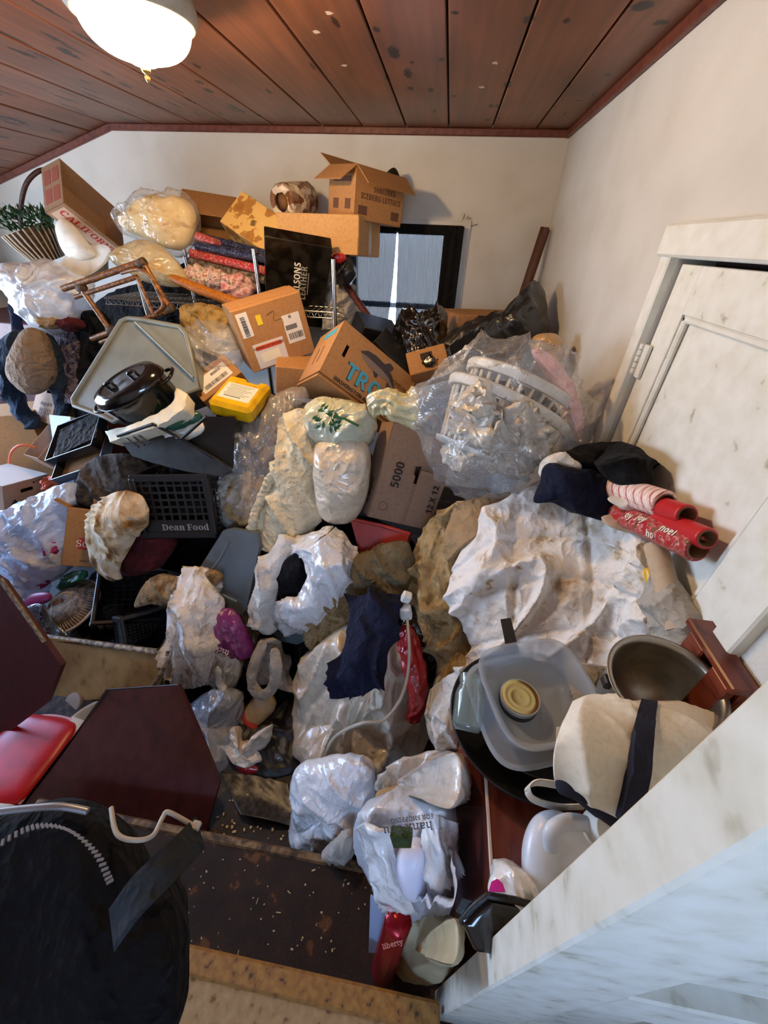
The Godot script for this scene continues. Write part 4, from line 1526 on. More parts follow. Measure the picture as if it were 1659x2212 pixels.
	solo("maroon_toy", "maroon lump showing in the bottom of the pleated white bag", "toy", puff([130, 700, 145, 686, 168, 688, 174, 702, 158, 714, 138, 714], -2.1, -2.08, 0.05, 0.05, {"na": 36, "nr": 8, "amp": 0.02, "freq": 30.0}), M.maroon)
	# hanging clothes
	solo("black_coat", "long black coat hanging below the wire rack", "coat", drape([[[150, 690, -2.24], [180, 678, -2.2], [215, 670, -2.2], [240, 690, -2.24]], [[150, 770, -2.2], [180, 765, -2.14], [210, 770, -2.16], [235, 790, -2.2]], [[160, 880, -2.1], [185, 885, -2.05], [205, 890, -2.06], [225, 900, -2.1]], [[170, 960, -2.0], [190, 970, -1.98], [210, 980, -1.98], [228, 980, -2.0]]], {"amp": 0.05, "freq": 9.0, "thick": 0.05}), M.black_cloth)
	solo("patterned_dress", "navy and cream patterned garment hanging beside the black coat", "dress", drape([[[116, 712, -2.2], [135, 705, -2.16], [158, 708, -2.16], [170, 716, -2.2]], [[122, 790, -2.14], [140, 790, -2.1], [165, 795, -2.1], [178, 800, -2.14]], [[138, 872, -2.05], [155, 872, -2.02], [175, 876, -2.02], [185, 880, -2.06]]], {"amp": 0.03, "freq": 10.0, "thick": 0.03}), M.patterned)
	var j := thing("navy_jacket", "dark blue jacket hanging with one sleeve down at the left edge", "jacket", at(60, 920, -2.0))
	wpart(j, "sleeve", roll([[40, 742, -2.05, 0.035], [18, 790, -2.04, 0.045], [22, 840, -2.02, 0.045], [45, 882, -2.0, 0.04], [66, 908, -1.98, 0.036], [78, 926, -1.97, 0.03]], {"amp": 0.02, "freq": 12.0}), M.denim)
	wpart(j, "sleeve", roll([[100, 720, -2.08, 0.04], [118, 790, -2.06, 0.045], [130, 850, -2.04, 0.04], [136, 896, -2.03, 0.034]], {"amp": 0.02, "freq": 12.0}), M.denim)
	wpart(j, "collar", puff([0, 760, 8, 735, 34, 716, 58, 722, 60, 745, 40, 772, 14, 782], -2.0, -1.98, 0.05, 0.04, {"amp": 0.025, "na": 48, "nr": 10}), M.denim)
	wpart(j, "strap", roll([[24, 580, -2.3, 0.02], [30, 640, -2.24, 0.025], [36, 700, -2.14, 0.025], [42, 740, -2.06, 0.03]], {"amp": 0.01}), M.navy)
	solo("beige_hat", "beige cloth hat hanging on the dark blue jacket", "hat", puff([26, 805, 40, 745, 62, 712, 84, 716, 104, 752, 112, 792, 104, 832, 82, 852, 50, 842], -2.0, -1.94, 0.1, 0.08, {"amp": 0.018, "freq": 9.0, "seed": 9.0}), cloth("hat_beige", rgb(140, 118, 98)))
	# dark cabinet and stacked cartons by the far left edge
	solo("dark_red_cabinet", "dark red-brown wooden cabinet cut off by the left edge", "cabinet", span(Vector3(-3.5, 0.0, -3.1), Vector3(-2.72, 1.35, -2.5), 0.006), M.maroon_paint)
	var s := Vector3(0.45, 0.55, 0.4)
	var o := carton("tall_carton", "tall plain brown carton at the left edge", Vector3(-2.78, 0.62, -2.1), Quaternion.from_euler(Vector3(-0.1, 0.35, 0.06)), s, M.kraft)
	s = Vector3(0.301, 0.234, 0.296)
	o = carton("stamped_carton", "brown carton stamped PF-512 behind the jacket sleeve", Vector3(-2.40, 0.885, -2.2), Quaternion(-0.3070, -0.2102, -0.0114, 0.9281), s, M.kraft_grey, "", [0.03, 0.08, 0.07, 0.02])
	lettering(o, "PF-512", on_face(s, "front", 0.03, -0.05), 0.04, M.ink_brown)
	lettering(o, "4 bags of 20", on_face(s, "front", 0.03, 0.0), 0.022, M.ink_brown)
	o = carton("open_carton", "open brown carton with a hand hole, tipped in the left corner", Vector3(-2.26, 0.80, -1.9), Quaternion(0.2624, -0.1630, 0.1228, 0.9431), Vector3(0.2, 0.146, 0.298), M.kraft_grey, "top", [0.0, 0.02, 0.05, 0.016])
	s = Vector3(0.283, 0.188, 0.254)
	o = carton("gallon_carton", "carton with a white paper top, black arrows and 4-1 GAL printed", Vector3(-2.484, 0.591, -1.65), Quaternion(-0.0340, 0.7035, -0.1591, 0.6918), s, M.kraft_grey, "", [0.0, 0.035, 0.08, 0.024])
	part(o, "paper_top", bx(Vector3(-0.06, s.y / 2 + 0.002, 0), Vector3(s.x * 0.55, 0.004, s.z), 0.001), M.paper)
	part(o, "paper_top", bx(Vector3(0.08, s.y / 2 + 0.003, 0), Vector3(s.x * 0.42, 0.004, s.z), 0.001, Basis(Vector3.BACK, 0.03)), M.paper)
	lettering(o, "4-1 GAL", on_face(s, "front", 0.08, 0.07), 0.018, M.ink)
	for u: float in [-0.08, 0.1]:
		b = MB.new()
		b.plate([Vector3(-0.022, 0, 0), Vector3(0.022, 0, 0), Vector3(0, 0.028, 0)], Vector3(0, 0, 0.001))
		b.box(Vector3(0, -0.015, 0), Vector3(0.016, 0.032, 0.002))
		mpart(o, "arrow_print", b.done(), M.ink, on_face(s, "front", u, -0.03))
	b = MB.new()
	b.tube(smooth(path([[20, 1000, -1.75], [24, 978, -1.76], [38, 964, -1.78], [58, 962, -1.8], [74, 966, -1.82]]), 6), [0.007], 8)
	solo("extension_cord", "orange extension cord arching over the cartons at the left", "cord", b, M.orange_rubber)
	solo("orange_netting", "tangle of orange cord beside the carton with arrows", "cord", puff([96, 1040, 104, 1028, 122, 1030, 128, 1042, 116, 1052, 100, 1054], -1.7, -1.68, 0.04, 0.04, {"na": 40, "nr": 8, "amp": 0.03, "freq": 40.0}), M.orange_rubber)
	# pale blue bin
	solo("pale_blue_bin", "pale blue plastic bin behind the black trays", "bin", slab([106, 896, 152, 900, 150, 950, 160, 1045, 138, 1044, 118, 980], -1.95, -1.72, 0.16), M.pale_blue_plastic)


func left_middle() -> void:
	# grey tote lying with its base up
	var tote := solo("grey_storage_tote", "large translucent grey storage tote lying tilted", "storage tote", slab([276, 688, 300, 690, 388, 706, 402, 722, 430, 838, 245, 912, 226, 900, 160, 876, 158, 862, 262, 694], -2.02, -1.72, 0.22), M.grey_tote)
	var rim := []
	for q in [[276, 688], [300, 690], [388, 706], [402, 722], [430, 838], [245, 912], [226, 900], [160, 876], [158, 862], [262, 694], [276, 688]]:
		rim.append(at(q[0], q[1], lerpf(-2.02, -1.72, (q[1] - 688) / 224.0) + 0.004))
	var b := MB.new()
	b.tube(rim, [0.012], 10, false)
	wpart(tote, "rim", b, M.grey_tote)
	b = MB.new()
	b.tube([at(292, 695, -1.99), at(418, 815, -1.83)], [0.006], 8)
	wpart(tote, "ridge", b, M.grey_tote)
	# black oval roaster
	var c := at(298, 852, -1.62)
	var up := Vector3(-0.32, 0.86, 0.42).normalized()
	var bs := basis_to(up, 0.15)
	var ro := thing("oval_roaster", "black enamel oval roasting pan with its lid on", "roaster", c)
	b = MB.new()
	b.lathe([Vector2(0, -0.1), Vector2(0.14, -0.1), Vector2(0.158, -0.085), Vector2(0.172, 0.03), Vector2(0.185, 0.036), Vector2(0.185, 0.042), Vector2(0, 0.04)], 56, Transform3D(bs, Vector3.ZERO), 0.68)
	part(ro, "pan", b, M.black_enamel)
	b = MB.new()
	b.lathe([Vector2(0.184, 0.043), Vector2(0.182, 0.052), Vector2(0.165, 0.08), Vector2(0.13, 0.088), Vector2(0.125, 0.082), Vector2(0, 0.086)], 56, Transform3D(bs, Vector3.ZERO), 0.68)
	var rl := part(ro, "lid", b, M.black_enamel)
	for sg: float in [-1.0, 1.0]:
		b = MB.new()
		b.tube(smooth([bs * Vector3(sg * 0.17, 0.02, -0.05), bs * Vector3(sg * 0.215, 0.025, -0.03), bs * Vector3(sg * 0.215, 0.025, 0.03), bs * Vector3(sg * 0.17, 0.02, 0.05)], 6), [0.008], 8)
		part(ro, "handle", b, M.black_enamel)
		b = MB.new()
		b.tube(smooth([bs * Vector3(sg * 0.05, 0.085, 0), bs * Vector3(sg * 0.05, 0.1, 0), bs * Vector3(sg * 0.08, 0.1, 0), bs * Vector3(sg * 0.08, 0.085, 0)], 4), [0.007], 8)
		part(rl, "lid_knob", b, M.black_enamel)
	# foam tray edge
	b = drape([[[228, 932, -1.52], [280, 918, -1.5], [340, 892, -1.5], [372, 866, -1.53], [378, 836, -1.6]], [[238, 956, -1.47], [288, 940, -1.45], [350, 916, -1.45], [396, 884, -1.48], [404, 850, -1.56]]], {"amp": 0.008, "freq": 14.0, "thick": 0.06, "kind": "noise", "sv": 8})
	solo("foam_packing", "curved white foam packing piece under the roaster", "foam", b, M.foam)
	# green handled tool and papers in a dark bin
	var gt := solo("green_power_tool", "dark green plastic tool in the dark bin", "tool", puff([342, 918, 360, 908, 395, 898, 420, 888, 434, 896, 430, 918, 400, 932, 360, 930], -1.56, -1.54, 0.04, 0.04, {"na": 50, "nr": 10, "amp": 0.008}), M.green_plastic)
	wpart(gt, "handle", roll([[348, 918, -1.49, 0.014], [375, 922, -1.48, 0.016], [402, 912, -1.48, 0.014]], {"amp": 0.001, "sides": 14}), M.green_plastic)
	solo("crumpled_papers", "crumpled white paper in the dark bin", "paper", puff([338, 936, 380, 928, 430, 912, 440, 930, 410, 948, 360, 948], -1.54, -1.52, 0.03, 0.03, {"na": 48, "nr": 10, "amp": 0.02, "freq": 30.0, "kind": "plastic"}), M.paper)
	# dark bin below
	var bin := thing("dark_grey_bin", "dark grey plastic bin with slotted handles tilted below the foam piece", "bin", at(370, 1000, -1.55))
	wpart(bin, "front_wall", slab([254, 942, 330, 916, 392, 948, 500, 1012, 480, 1030, 400, 1018, 330, 1000, 285, 985], -1.52, -1.42, 0.015), M.dark_plastic)
	wpart(bin, "side_wall", slab([392, 948, 446, 900, 505, 900, 500, 1012], -1.56, -1.46, 0.015), M.black_plastic)
	b = MB.new()
	for a in [[282, 938, 296, 962], [292, 934, 308, 958], [268, 942, 284, 966]]:
		b.tube(smooth(path([[a[0], a[1], -1.47], [(a[0] + a[2]) / 2.0 + 6, (a[1] + a[3]) / 2.0, -1.45], [a[2] + 16, a[3], -1.44]]), 4), [0.005], 8)
	wpart(bin, "handle_rib", b, M.dark_plastic)
	wpart(bin, "rim", rods([[254, 942, 330, 916], [330, 916, 392, 948], [392, 948, 500, 1012], [392, 948, 446, 900]], -1.46, 0.007), M.dark_plastic)
	# black crate with the dairy name
	var s := Vector3(0.34, 0.28, 0.3)
	var cr := crate("dairy_crate", "black slatted dairy crate lettered Dean Foods", at(410, 1075, -1.5), Quaternion.from_euler(Vector3(-0.28, 0.12, 0.05)), s, M.black_plastic, 9)
	var np := part(cr, "name_plate", bx(Vector3(0.0, -0.1, s.z / 2), Vector3(0.3, 0.06, 0.012), 0.002), M.black_plastic)
	lettering(np, "Dean Foods", on_face(s, "front", 0.05, -0.1, 0, 0.009), 0.032, plain("ink_dim", rgb(150, 150, 150), 0.6), true, true)
	solo("dark_garment_heap", "dark clothing packed inside the dairy crate", "cloth", puff([330, 1010, 400, 990, 490, 1010, 490, 1100, 470, 1140, 350, 1140, 322, 1080], -1.62, -1.52, 0.05, 0.12, {"amp": 0.03}), M.black_cloth)
	# black trays
	for k in 2:
		var p := at([168, 182][k], [944, 984][k], [-1.74, -1.66][k])
		var q := Quaternion.from_euler(Vector3(0.5, 0.25, 0.42))
		var tr := thing("black_tray", ["upper black paper tray full of folders", "lower black paper tray, tilted"][k], "tray", p, "black desk trays")
		tr.quaternion = q
		var t := Vector3(0.34, 0.05, 0.24)
		part(tr, "floor_panel", bx(Vector3(0, -0.02, 0), Vector3(t.x, 0.006, t.z), 0.001), M.kraft_dark)
		for sg: float in [-1.0, 1.0]:
			part(tr, "side_panel", bx(Vector3(0, 0, sg * t.z / 2), Vector3(t.x, t.y, 0.006), 0.001), M.black_plastic)
			part(tr, "end_panel", bx(Vector3(sg * t.x / 2, 0, 0), Vector3(0.006, t.y, t.z), 0.001), M.black_plastic)
		if k == 0:
			for n in 5:
				part(tr, "folder", bx(Vector3(-0.02 + n * 0.012, -0.01 + n * 0.008, 0), Vector3(0.3, 0.003, 0.2), 0.0, Basis(Vector3.UP, 0.06 * n - 0.1)), [M.charcoal, M.black_plastic, M.kraft_dark, M.black_plastic, M.charcoal][n])
	solo("grey_fur_hood", "dusty grey fuzzy garment hanging under the black trays", "garment", puff([168, 1060, 186, 1012, 230, 988, 292, 986, 330, 1042, 326, 1072, 290, 1080, 250, 1092, 200, 1096, 176, 1088], -1.6, -1.48, 0.09, 0.08, {"amp": 0.03, "freq": 12.0, "seed": 12.0}), mat("dusty_fur", rgb(106, 94, 82), 0.95, {"tex": T.grime, "scale": 2.5, "nrm": T.weave, "nscale": 0.8}))
	solo("dark_clothes_heap", "heap of dark clothes behind the crate and trays", "clothes", puff([300, 1010, 340, 980, 430, 970, 470, 1040, 470, 1160, 420, 1230, 340, 1220, 300, 1140], -1.85, -1.68, 0.03, 0.1, {"amp": 0.06, "freq": 6.0}), M.black_cloth)


func middle_boxes() -> void:
	# parcel with labels
	var s := Vector3(0.351, 0.296, 0.216)
	var o := carton("labelled_parcel", "brown parcel with white address labels and an orange-striped packing slip", Vector3(-0.885, 1.498, -2.1), Quaternion(0.0484, 0.3161, 0.1021, 0.9420), s, M.kraft)
	var lb := sticker(o, "paper_label", on_face(s, "front", -0.135, 0.075), 0.055, 0.11, M.paper)
	bars(lb, up_by(0, -0.005, 90), 0.085, 0.022, M.ink, 5)
	sticker(o, "yellow_sticker", on_face(s, "front", -0.06, 0.08), 0.026, 0.045, M.paper_yellow)
	lb = sticker(o, "paper_label", on_face(s, "front", 0.095, 0.0), 0.092, 0.135, M.paper)
	bars(lb, up_by(0.005, -0.035), 0.075, 0.03, M.ink, 6)
	lettering(lb, "H", up_by(-0.005, 0.055), 0.016, M.ink)
	sticker(lb, "print_block", up_by(-0.01, 0.008), 0.06, 0.022, plain("ink_mid", rgb(110, 108, 104), 0.8))
	lb = sticker(o, "packing_slip", on_face(s, "front", -0.055, -0.08), 0.16, 0.12, plain("slip", rgb(214, 210, 204), 0.3))
	sticker(lb, "orange_stripe", up_by(0, 0.038), 0.135, 0.02, M.ink_orange)
	lettering(lb, "PACKING LIST ENCLOSED", up_by(0, 0.038, 0, 0.0014), 0.011, M.ink, true, false, "lettering", 0.9)
	sticker(lb, "paper_note", up_by(-0.005, -0.01, 3), 0.1, 0.045, plain("note", rgb(232, 228, 200), 0.8))
	var b := MB.new()
	b.tube(smooth([Vector3(-0.02, 0.09, 0), Vector3(0.02, 0.1, 0), Vector3(0.01, 0.06, 0), Vector3(0.05, 0.055, 0), Vector3(0.045, 0.02, 0)], 6), [0.0012], 5)
	mpart(o, "pen_mark", b.done(), M.ink_brown, on_face(s, "front", 0, 0))
	part(o, "lid_flap", bx(Vector3(0, s.y / 2 + 0.003, 0.01), Vector3(s.x, 0.005, s.z * 0.5), 0.001, Basis(Vector3.RIGHT, 0.05)), M.kraft)
	# lower box behind the yellow jug
	carton("buried_carton", "brown carton wedged under the labelled parcel", at(640, 812, -2.02), Quaternion.from_euler(Vector3(0.1, 0.3, -0.1)), Vector3(0.2, 0.16, 0.2), M.kraft)
	# apple box with the fish
	s = Vector3(0.463, 0.295, 0.273)
	o = carton("apple_box", "brown apple box with a trout drawing and blue TROUT lettering", Vector3(-0.394, 1.297, -1.95), Quaternion(-0.3172, 0.2616, -0.2557, 0.8750), s, M.kraft, "", [-0.165, 0.03, 0.018, 0.06])
	lettering(o, "TROUT", on_face(s, "front", 0.05, -0.042, 0), 0.085, M.ink)
	lettering(o, "TROUT", on_face(s, "front", 0.047, -0.039, 0, 0.0014), 0.081, M.ink_blue)
	lettering(o, "WASHINGTON APPLES FROM CHELAN", on_face(s, "front", 0.05, -0.108), 0.02, M.ink, true, false, "lettering", 0.9)
	lettering(o, "CHELAN", on_face(s, "front", 0.16, 0.06, 0), 0.02, M.ink_brown, false)
	fish(o, on_face(s, "front", 0.03, 0.065, -6, 0.001) * Transform3D(Basis.from_scale(Vector3(1.15, 1.15, 1)), Vector3.ZERO))
	for k in 2:
		sticker(o, "slot_print", on_face(s, "left", -0.04 + 0.06 * k, 0.0), 0.008, 0.09, M.ink_brown)
	sticker(o, "blue_print", on_face(s, "left", 0.02, 0.11), 0.14, 0.03, M.ink_blue)
	part(o, "lid_edge", bx(Vector3(0, -s.y / 2 + 0.02, 0), Vector3(s.x + 0.008, 0.006, s.z + 0.008)), M.kraft_dark)
	# small labelled box
	s = Vector3(0.198, 0.098, 0.25)
	o = carton("small_parcel", "small brown parcel with a barcode label beside the yellow jug", Vector3(-1.151, 1.24, -1.95), Quaternion(0.2908, -0.3487, -0.0381, 0.8902), s, M.kraft)
	lb = sticker(o, "paper_label", on_face(s, "top", 0.01, 0.0), 0.12, 0.18, M.paper)
	bars(lb, up_by(0.03, 0.0, 90), 0.14, 0.03, M.ink, 8)
	bars(lb, up_by(-0.03, 0.03, 90), 0.06, 0.02, M.ink, 9)
	# 5000 carton
	s = Vector3(0.31, 0.427, 0.199)
	o = carton("case_carton", "battered brown carton printed 5000 and 12 X 12, standing on edge", Vector3(-0.093, 0.99, -1.6), Quaternion(-0.2098, 0.1649, -0.1321, 0.9547), s, M.kraft_grey, "", [0.015, 0.03, 0.026, 0.1])
	lettering(o, "5000", on_face(s, "front", -0.075, 0.0, 90, 0.013), 0.04, M.ink)
	lettering(o, "12 X 12", on_face(s, "front", 0.12, -0.07, 90, 0.016), 0.03, M.ink)
	lettering(o, "Ladd", on_face(s, "left", 0.03, -0.1, 90), 0.04, M.ink_brown)
	b = MB.new()
	b.lathe([Vector2(0.018, 0), Vector2(0.018, 0.001), Vector2(0.02, 0.001), Vector2(0.02, 0)], 24)
	mpart(o, "round_print", b.done(), M.ink_brown, on_face(s, "front", -0.1, -0.15, 0, 0.012) * Transform3D(Basis(Vector3.RIGHT, PI / 2), Vector3.ZERO))
	flap(o, Vector3(-0.07, -s.y / 2, s.z / 2 + 0.004), Vector3(-0.16, 0, 0), Vector3(0, 0.23, 0.004), M.kraft_grey)
	flap(o, Vector3(0.085, -s.y / 2, s.z / 2 + 0.006), Vector3(-0.13, 0, 0), Vector3(0.01, 0.26, 0.006), M.kraft_grey)
	part(o, "loose_layer", bx(Vector3(0.04, 0.12, s.z / 2 + 0.004), Vector3(0.16, 0.1, 0.004), 0.001, Basis(Vector3.BACK, 0.3)), M.kraft_grey)
	# yellow jug
	var jug := thing("yellow_jug", "flat yellow plastic jug with a white printed label", "jug", Vector3(-0.912, 1.251, -1.70))
	jug.quaternion = Quaternion(0.1322, -0.0277, -0.0722, 0.9882)
	b = MB.new()
	b.box(Vector3.ZERO, Vector3(0.208, 0.087, 0.214), Basis(), 0.018)
	var jb := part(jug, "body", b, M.yellow_jug)
	part(jug, "shoulder", bx(Vector3(0.075, 0.0, -0.105), Vector3(0.06, 0.075, 0.05), 0.014), M.yellow_jug)
	part(jug, "grip", bx(Vector3(-0.05, 0.03, -0.1), Vector3(0.09, 0.03, 0.03), 0.01), M.yellow_jug)
	mpart(jb, "paper_label", bx(Vector3.ZERO, Vector3(0.15, 0.001, 0.12)).done(), M.paper, Transform3D(Basis(), Vector3(0.0, 0.0442, 0.0)))
	b = MB.new()
	for k in 9:
		b.box(Vector3(-(k % 3) * 0.006, 0.0451, -0.048 + k * 0.011), Vector3(0.12 - (k % 3) * 0.02, 0.0006, 0.0024 if k < 8 else 0.006))
	part(jb, "print_lines", b, M.ink_mid)


func fish(o: Node3D, xf: Transform3D) -> void:
	var top := [Vector2(-0.115, 0.0), Vector2(-0.09, 0.024), Vector2(-0.05, 0.034), Vector2(0.0, 0.034), Vector2(0.05, 0.02), Vector2(0.085, -0.006), Vector2(0.105, -0.035)]
	var bot := [Vector2(-0.105, -0.008), Vector2(-0.08, -0.022), Vector2(-0.05, -0.028), Vector2(0.0, -0.024), Vector2(0.045, -0.02), Vector2(0.08, -0.03), Vector2(0.095, -0.045)]
	var b := MB.new()
	var b2 := MB.new()
	for k in 6:
		var a: Vector2 = top[k]
		var c: Vector2 = top[k + 1]
		var d: Vector2 = bot[k + 1]
		var e: Vector2 = bot[k]
		var m0 := a.lerp(e, 0.5)
		var m1 := c.lerp(d, 0.5)
		b.plate([Vector3(a.x, a.y, 0), Vector3(c.x, c.y, 0), Vector3(m1.x, m1.y, 0), Vector3(m0.x, m0.y, 0)], Vector3(0, 0, 0.0008))
		b2.plate([Vector3(m0.x, m0.y, 0), Vector3(m1.x, m1.y, 0), Vector3(d.x, d.y, 0), Vector3(e.x, e.y, 0)], Vector3(0, 0, 0.0008))
	for f in [[Vector2(0.0, 0.034), Vector2(0.02, 0.056), Vector2(0.045, 0.05), Vector2(0.04, 0.024)], [Vector2(0.09, -0.02), Vector2(0.125, -0.075), Vector2(0.105, -0.095), Vector2(0.09, -0.04)], [Vector2(-0.03, -0.026), Vector2(-0.01, -0.045), Vector2(0.0, -0.042), Vector2(0.0, -0.024)], [Vector2(0.05, -0.02), Vector2(0.06, -0.045), Vector2(0.075, -0.045), Vector2(0.075, -0.028)]]:
		var q := []
		for p: Vector2 in f:
			q.append(Vector3(p.x, p.y, 0))
		b.plate(q, Vector3(0, 0, 0.0008))
	mpart(o, "fish_print", b.done(), plain("ink_fish", rgb(62, 56, 58), 0.8), xf)
	mpart(o, "fish_belly_print", b2.done(), plain("ink_belly", rgb(128, 110, 98), 0.8), xf)


func middle_soft() -> void:
	solo("beige_garment", "beige knitted garment bunched behind the labelled parcel", "garment", puff([398, 672, 430, 660, 470, 664, 508, 676, 512, 704, 485, 726, 440, 738, 405, 722], -2.24, -2.14, 0.07, 0.08, {"amp": 0.035, "freq": 14.0, "seed": 3.0}), cloth("knit_beige", rgb(190, 168, 124), {"tex": T.soil}))
	carton("grey_plastic_case", "dark grey plastic case inside the cloudy bag", at(448, 768, -2.06), Quaternion.from_euler(Vector3(0.5, 0.4, 0.5)), Vector3(0.13, 0.05, 0.12), M.dark_plastic)
	carton("clear_food_box", "see-through plastic box inside the cloudy bag", at(478, 738, -2.1), Quaternion.from_euler(Vector3(0.3, 0.5, 0.3)), Vector3(0.14, 0.08, 0.1), M.clear_box)
	solo("cloudy_container_bag", "cloudy clear bag of plastic containers left of the parcel", "bag", puff([388, 752, 405, 715, 440, 694, 485, 700, 512, 720, 522, 770, 505, 800, 470, 812, 425, 815, 395, 795], -2.14, -2.0, 0.1, 0.08, {"kind": "plastic", "amp": 0.04, "freq": 10.0, "seed": 7.0}), M.clear_dull)
	# tall clear bag with clothes
	solo("grey_clothes", "grey clothes in the top of the tall clear bag", "clothes", puff([510, 910, 560, 868, 610, 860, 640, 900, 620, 980, 590, 1050, 530, 1050, 505, 980], -1.8, -1.58, 0.05, 0.08, {"amp": 0.04}), cloth("taupe", rgb(112, 100, 90)))
	solo("beige_clothes", "beige clothes in the bottom of the tall clear bag", "clothes", puff([482, 1040, 530, 1020, 590, 1040, 590, 1095, 556, 1132, 505, 1134, 474, 1122], -1.58, -1.48, 0.06, 0.08, {"amp": 0.04, "seed": 5.0}), M.soiled)
	solo("tall_clear_bag", "tall crinkled clear bag of clothes below the yellow jug", "bag", puff([575, 880, 605, 850, 640, 836, 664, 850, 658, 900, 644, 960, 632, 1010, 612, 1062, 590, 1104, 556, 1144, 500, 1146, 464, 1132, 468, 1080, 486, 1020, 494, 960, 500, 925, 535, 915], -1.82, -1.48, 0.11, 0.12, {"kind": "plastic", "amp": 0.045, "freq": 10.0, "seed": 4.0, "na": 110, "nr": 26, "mid": Vector2(565, 1000)}), M.clear_dull)
	# cream sheet sliding down the heap
	solo("cream_sheet", "long cream fitted sheet with a ruched edge sliding down the heap", "sheet", drape([[[620, 905, -1.6], [640, 886, -1.58], [655, 890, -1.58], [668, 915, -1.62]], [[610, 975, -1.54], [632, 955, -1.5], [662, 958, -1.5], [684, 1000, -1.55]], [[574, 1058, -1.48], [610, 1040, -1.43], [655, 1040, -1.43], [690, 1070, -1.48]], [[548, 1125, -1.42], [585, 1120, -1.37], [640, 1125, -1.37], [676, 1150, -1.41]], [[538, 1165, -1.38], [568, 1190, -1.34], [615, 1200, -1.33], [655, 1185, -1.36]]], {"amp": 0.034, "freq": 7.5, "thick": 0.06, "su": 16, "sv": 14, "dir": Vector3(0.95, 0.35, 0)}), cloth("sheet_cream", rgb(236, 220, 184)))
	var b := MB.new()
	var ed := smooth(path([[612, 975, -1.5], [592, 1020, -1.46], [570, 1065, -1.44], [552, 1110, -1.4], [540, 1160, -1.37]]), 14)
	for k in ed.size():
		ed[k] += Vector3(0.008 * sin(k * 1.9), 0.004 * cos(k * 2.3), 0.01)
	b.tube(ed, [0.014, 0.02, 0.013, 0.019, 0.014, 0.02, 0.013, 0.021, 0.014, 0.02, 0.013, 0.019], 12)
	solo("ruched_hem", "gathered elastic hem hanging from the cream sheet", "sheet", b, M.sheet_cream)
	solo("white_sleeve", "white twisted garment hanging below the cream sheet", "garment", roll([[632, 1160, -1.34, 0.06], [606, 1210, -1.27, 0.07], [582, 1262, -1.2, 0.066], [570, 1315, -1.15, 0.056], [588, 1368, -1.1, 0.036]], {"amp": 0.035, "freq": 10.0, "dir": Vector3(0.8, 0.5, 0.2), "sides": 48, "steps": 12}), M.white_cloth)
	solo("beige_sleeve", "beige sleeve hanging left of the white twisted garment", "garment", roll([[552, 1178, -1.38, 0.03], [534, 1210, -1.35, 0.045], [536, 1270, -1.3, 0.04], [535, 1330, -1.24, 0.045], [548, 1400, -1.18, 0.032]], {"amp": 0.02, "freq": 10.0, "sides": 40, "steps": 10}), cloth("beige_plain", rgb(190, 172, 146), {"tex": T.stain}))
	# plastic bag with green leaves on top of a beige one
	solo("beige_sack", "full beige plastic sack under the bag with green leaves", "sack", puff([682, 960, 720, 945, 780, 950, 800, 980, 796, 1050, 780, 1105, 750, 1130, 710, 1128, 688, 1100, 680, 1030], -1.52, -1.38, 0.09, 0.1, {"kind": "plastic", "amp": 0.02, "freq": 8.0, "seed": 11.0}), M.beige_bag)
	var lb := solo("leaf_print_bag", "pale shopping bag printed with green leaves", "shopping bag", puff([664, 880, 690, 862, 730, 862, 770, 870, 806, 888, 812, 925, 795, 955, 750, 968, 708, 964, 672, 946, 658, 910], -1.66, -1.52, 0.11, 0.1, {"kind": "plastic", "amp": 0.035, "freq": 10.0, "seed": 13.0}), M.green_bag)
	var g := RandomNumberGenerator.new()
	g.seed = 77
	b = MB.new()
	for k in 34:
		var px := g.randf_range(678, 748)
		var py := g.randf_range(872, 930)
		if Vector2(px - 712, (py - 902) * 1.1).length() > 34:
			continue
		var p := at(px, py, -1.455)
		var an := g.randf_range(0, TAU)
		var u := axes * Vector3(cos(an), sin(an), 0) * 0.016
		var w := axes * Vector3(-sin(an), cos(an), 0) * 0.006
		b.plate([p - u, p + w, p + u, p - w], axes.z * -0.001)
	b.tube(path([[720, 900, -1.455], [745, 905, -1.455], [775, 920, -1.46]]), [0.005], 6)
	wpart(lb, "leaf_print", b, plain("print_green", rgb(30, 92, 52), 0.5))
	wpart(lb, "bag_handle", roll([[742, 955, -1.5, 0.04], [728, 1000, -1.46, 0.045], [738, 1050, -1.42, 0.05], [742, 1088, -1.4, 0.03]], {"kind": "plastic", "amp": 0.02, "freq": 12.0, "pleat": 0.01}), M.green_bag)
	# filler: clothes packed between the cartons
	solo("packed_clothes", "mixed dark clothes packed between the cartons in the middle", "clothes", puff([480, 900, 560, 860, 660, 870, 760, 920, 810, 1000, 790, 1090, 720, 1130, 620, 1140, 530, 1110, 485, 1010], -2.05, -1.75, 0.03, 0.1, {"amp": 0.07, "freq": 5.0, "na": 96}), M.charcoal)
	solo("buried_bedding", "grey bedding buried under the cream sheet and sacks", "bedding", puff([500, 1140, 640, 1100, 800, 1120, 900, 1180, 880, 1330, 760, 1420, 620, 1440, 500, 1400], -1.6, -1.32, 0.04, 0.15, {"amp": 0.05, "freq": 6.0, "na": 90}), M.charcoal)


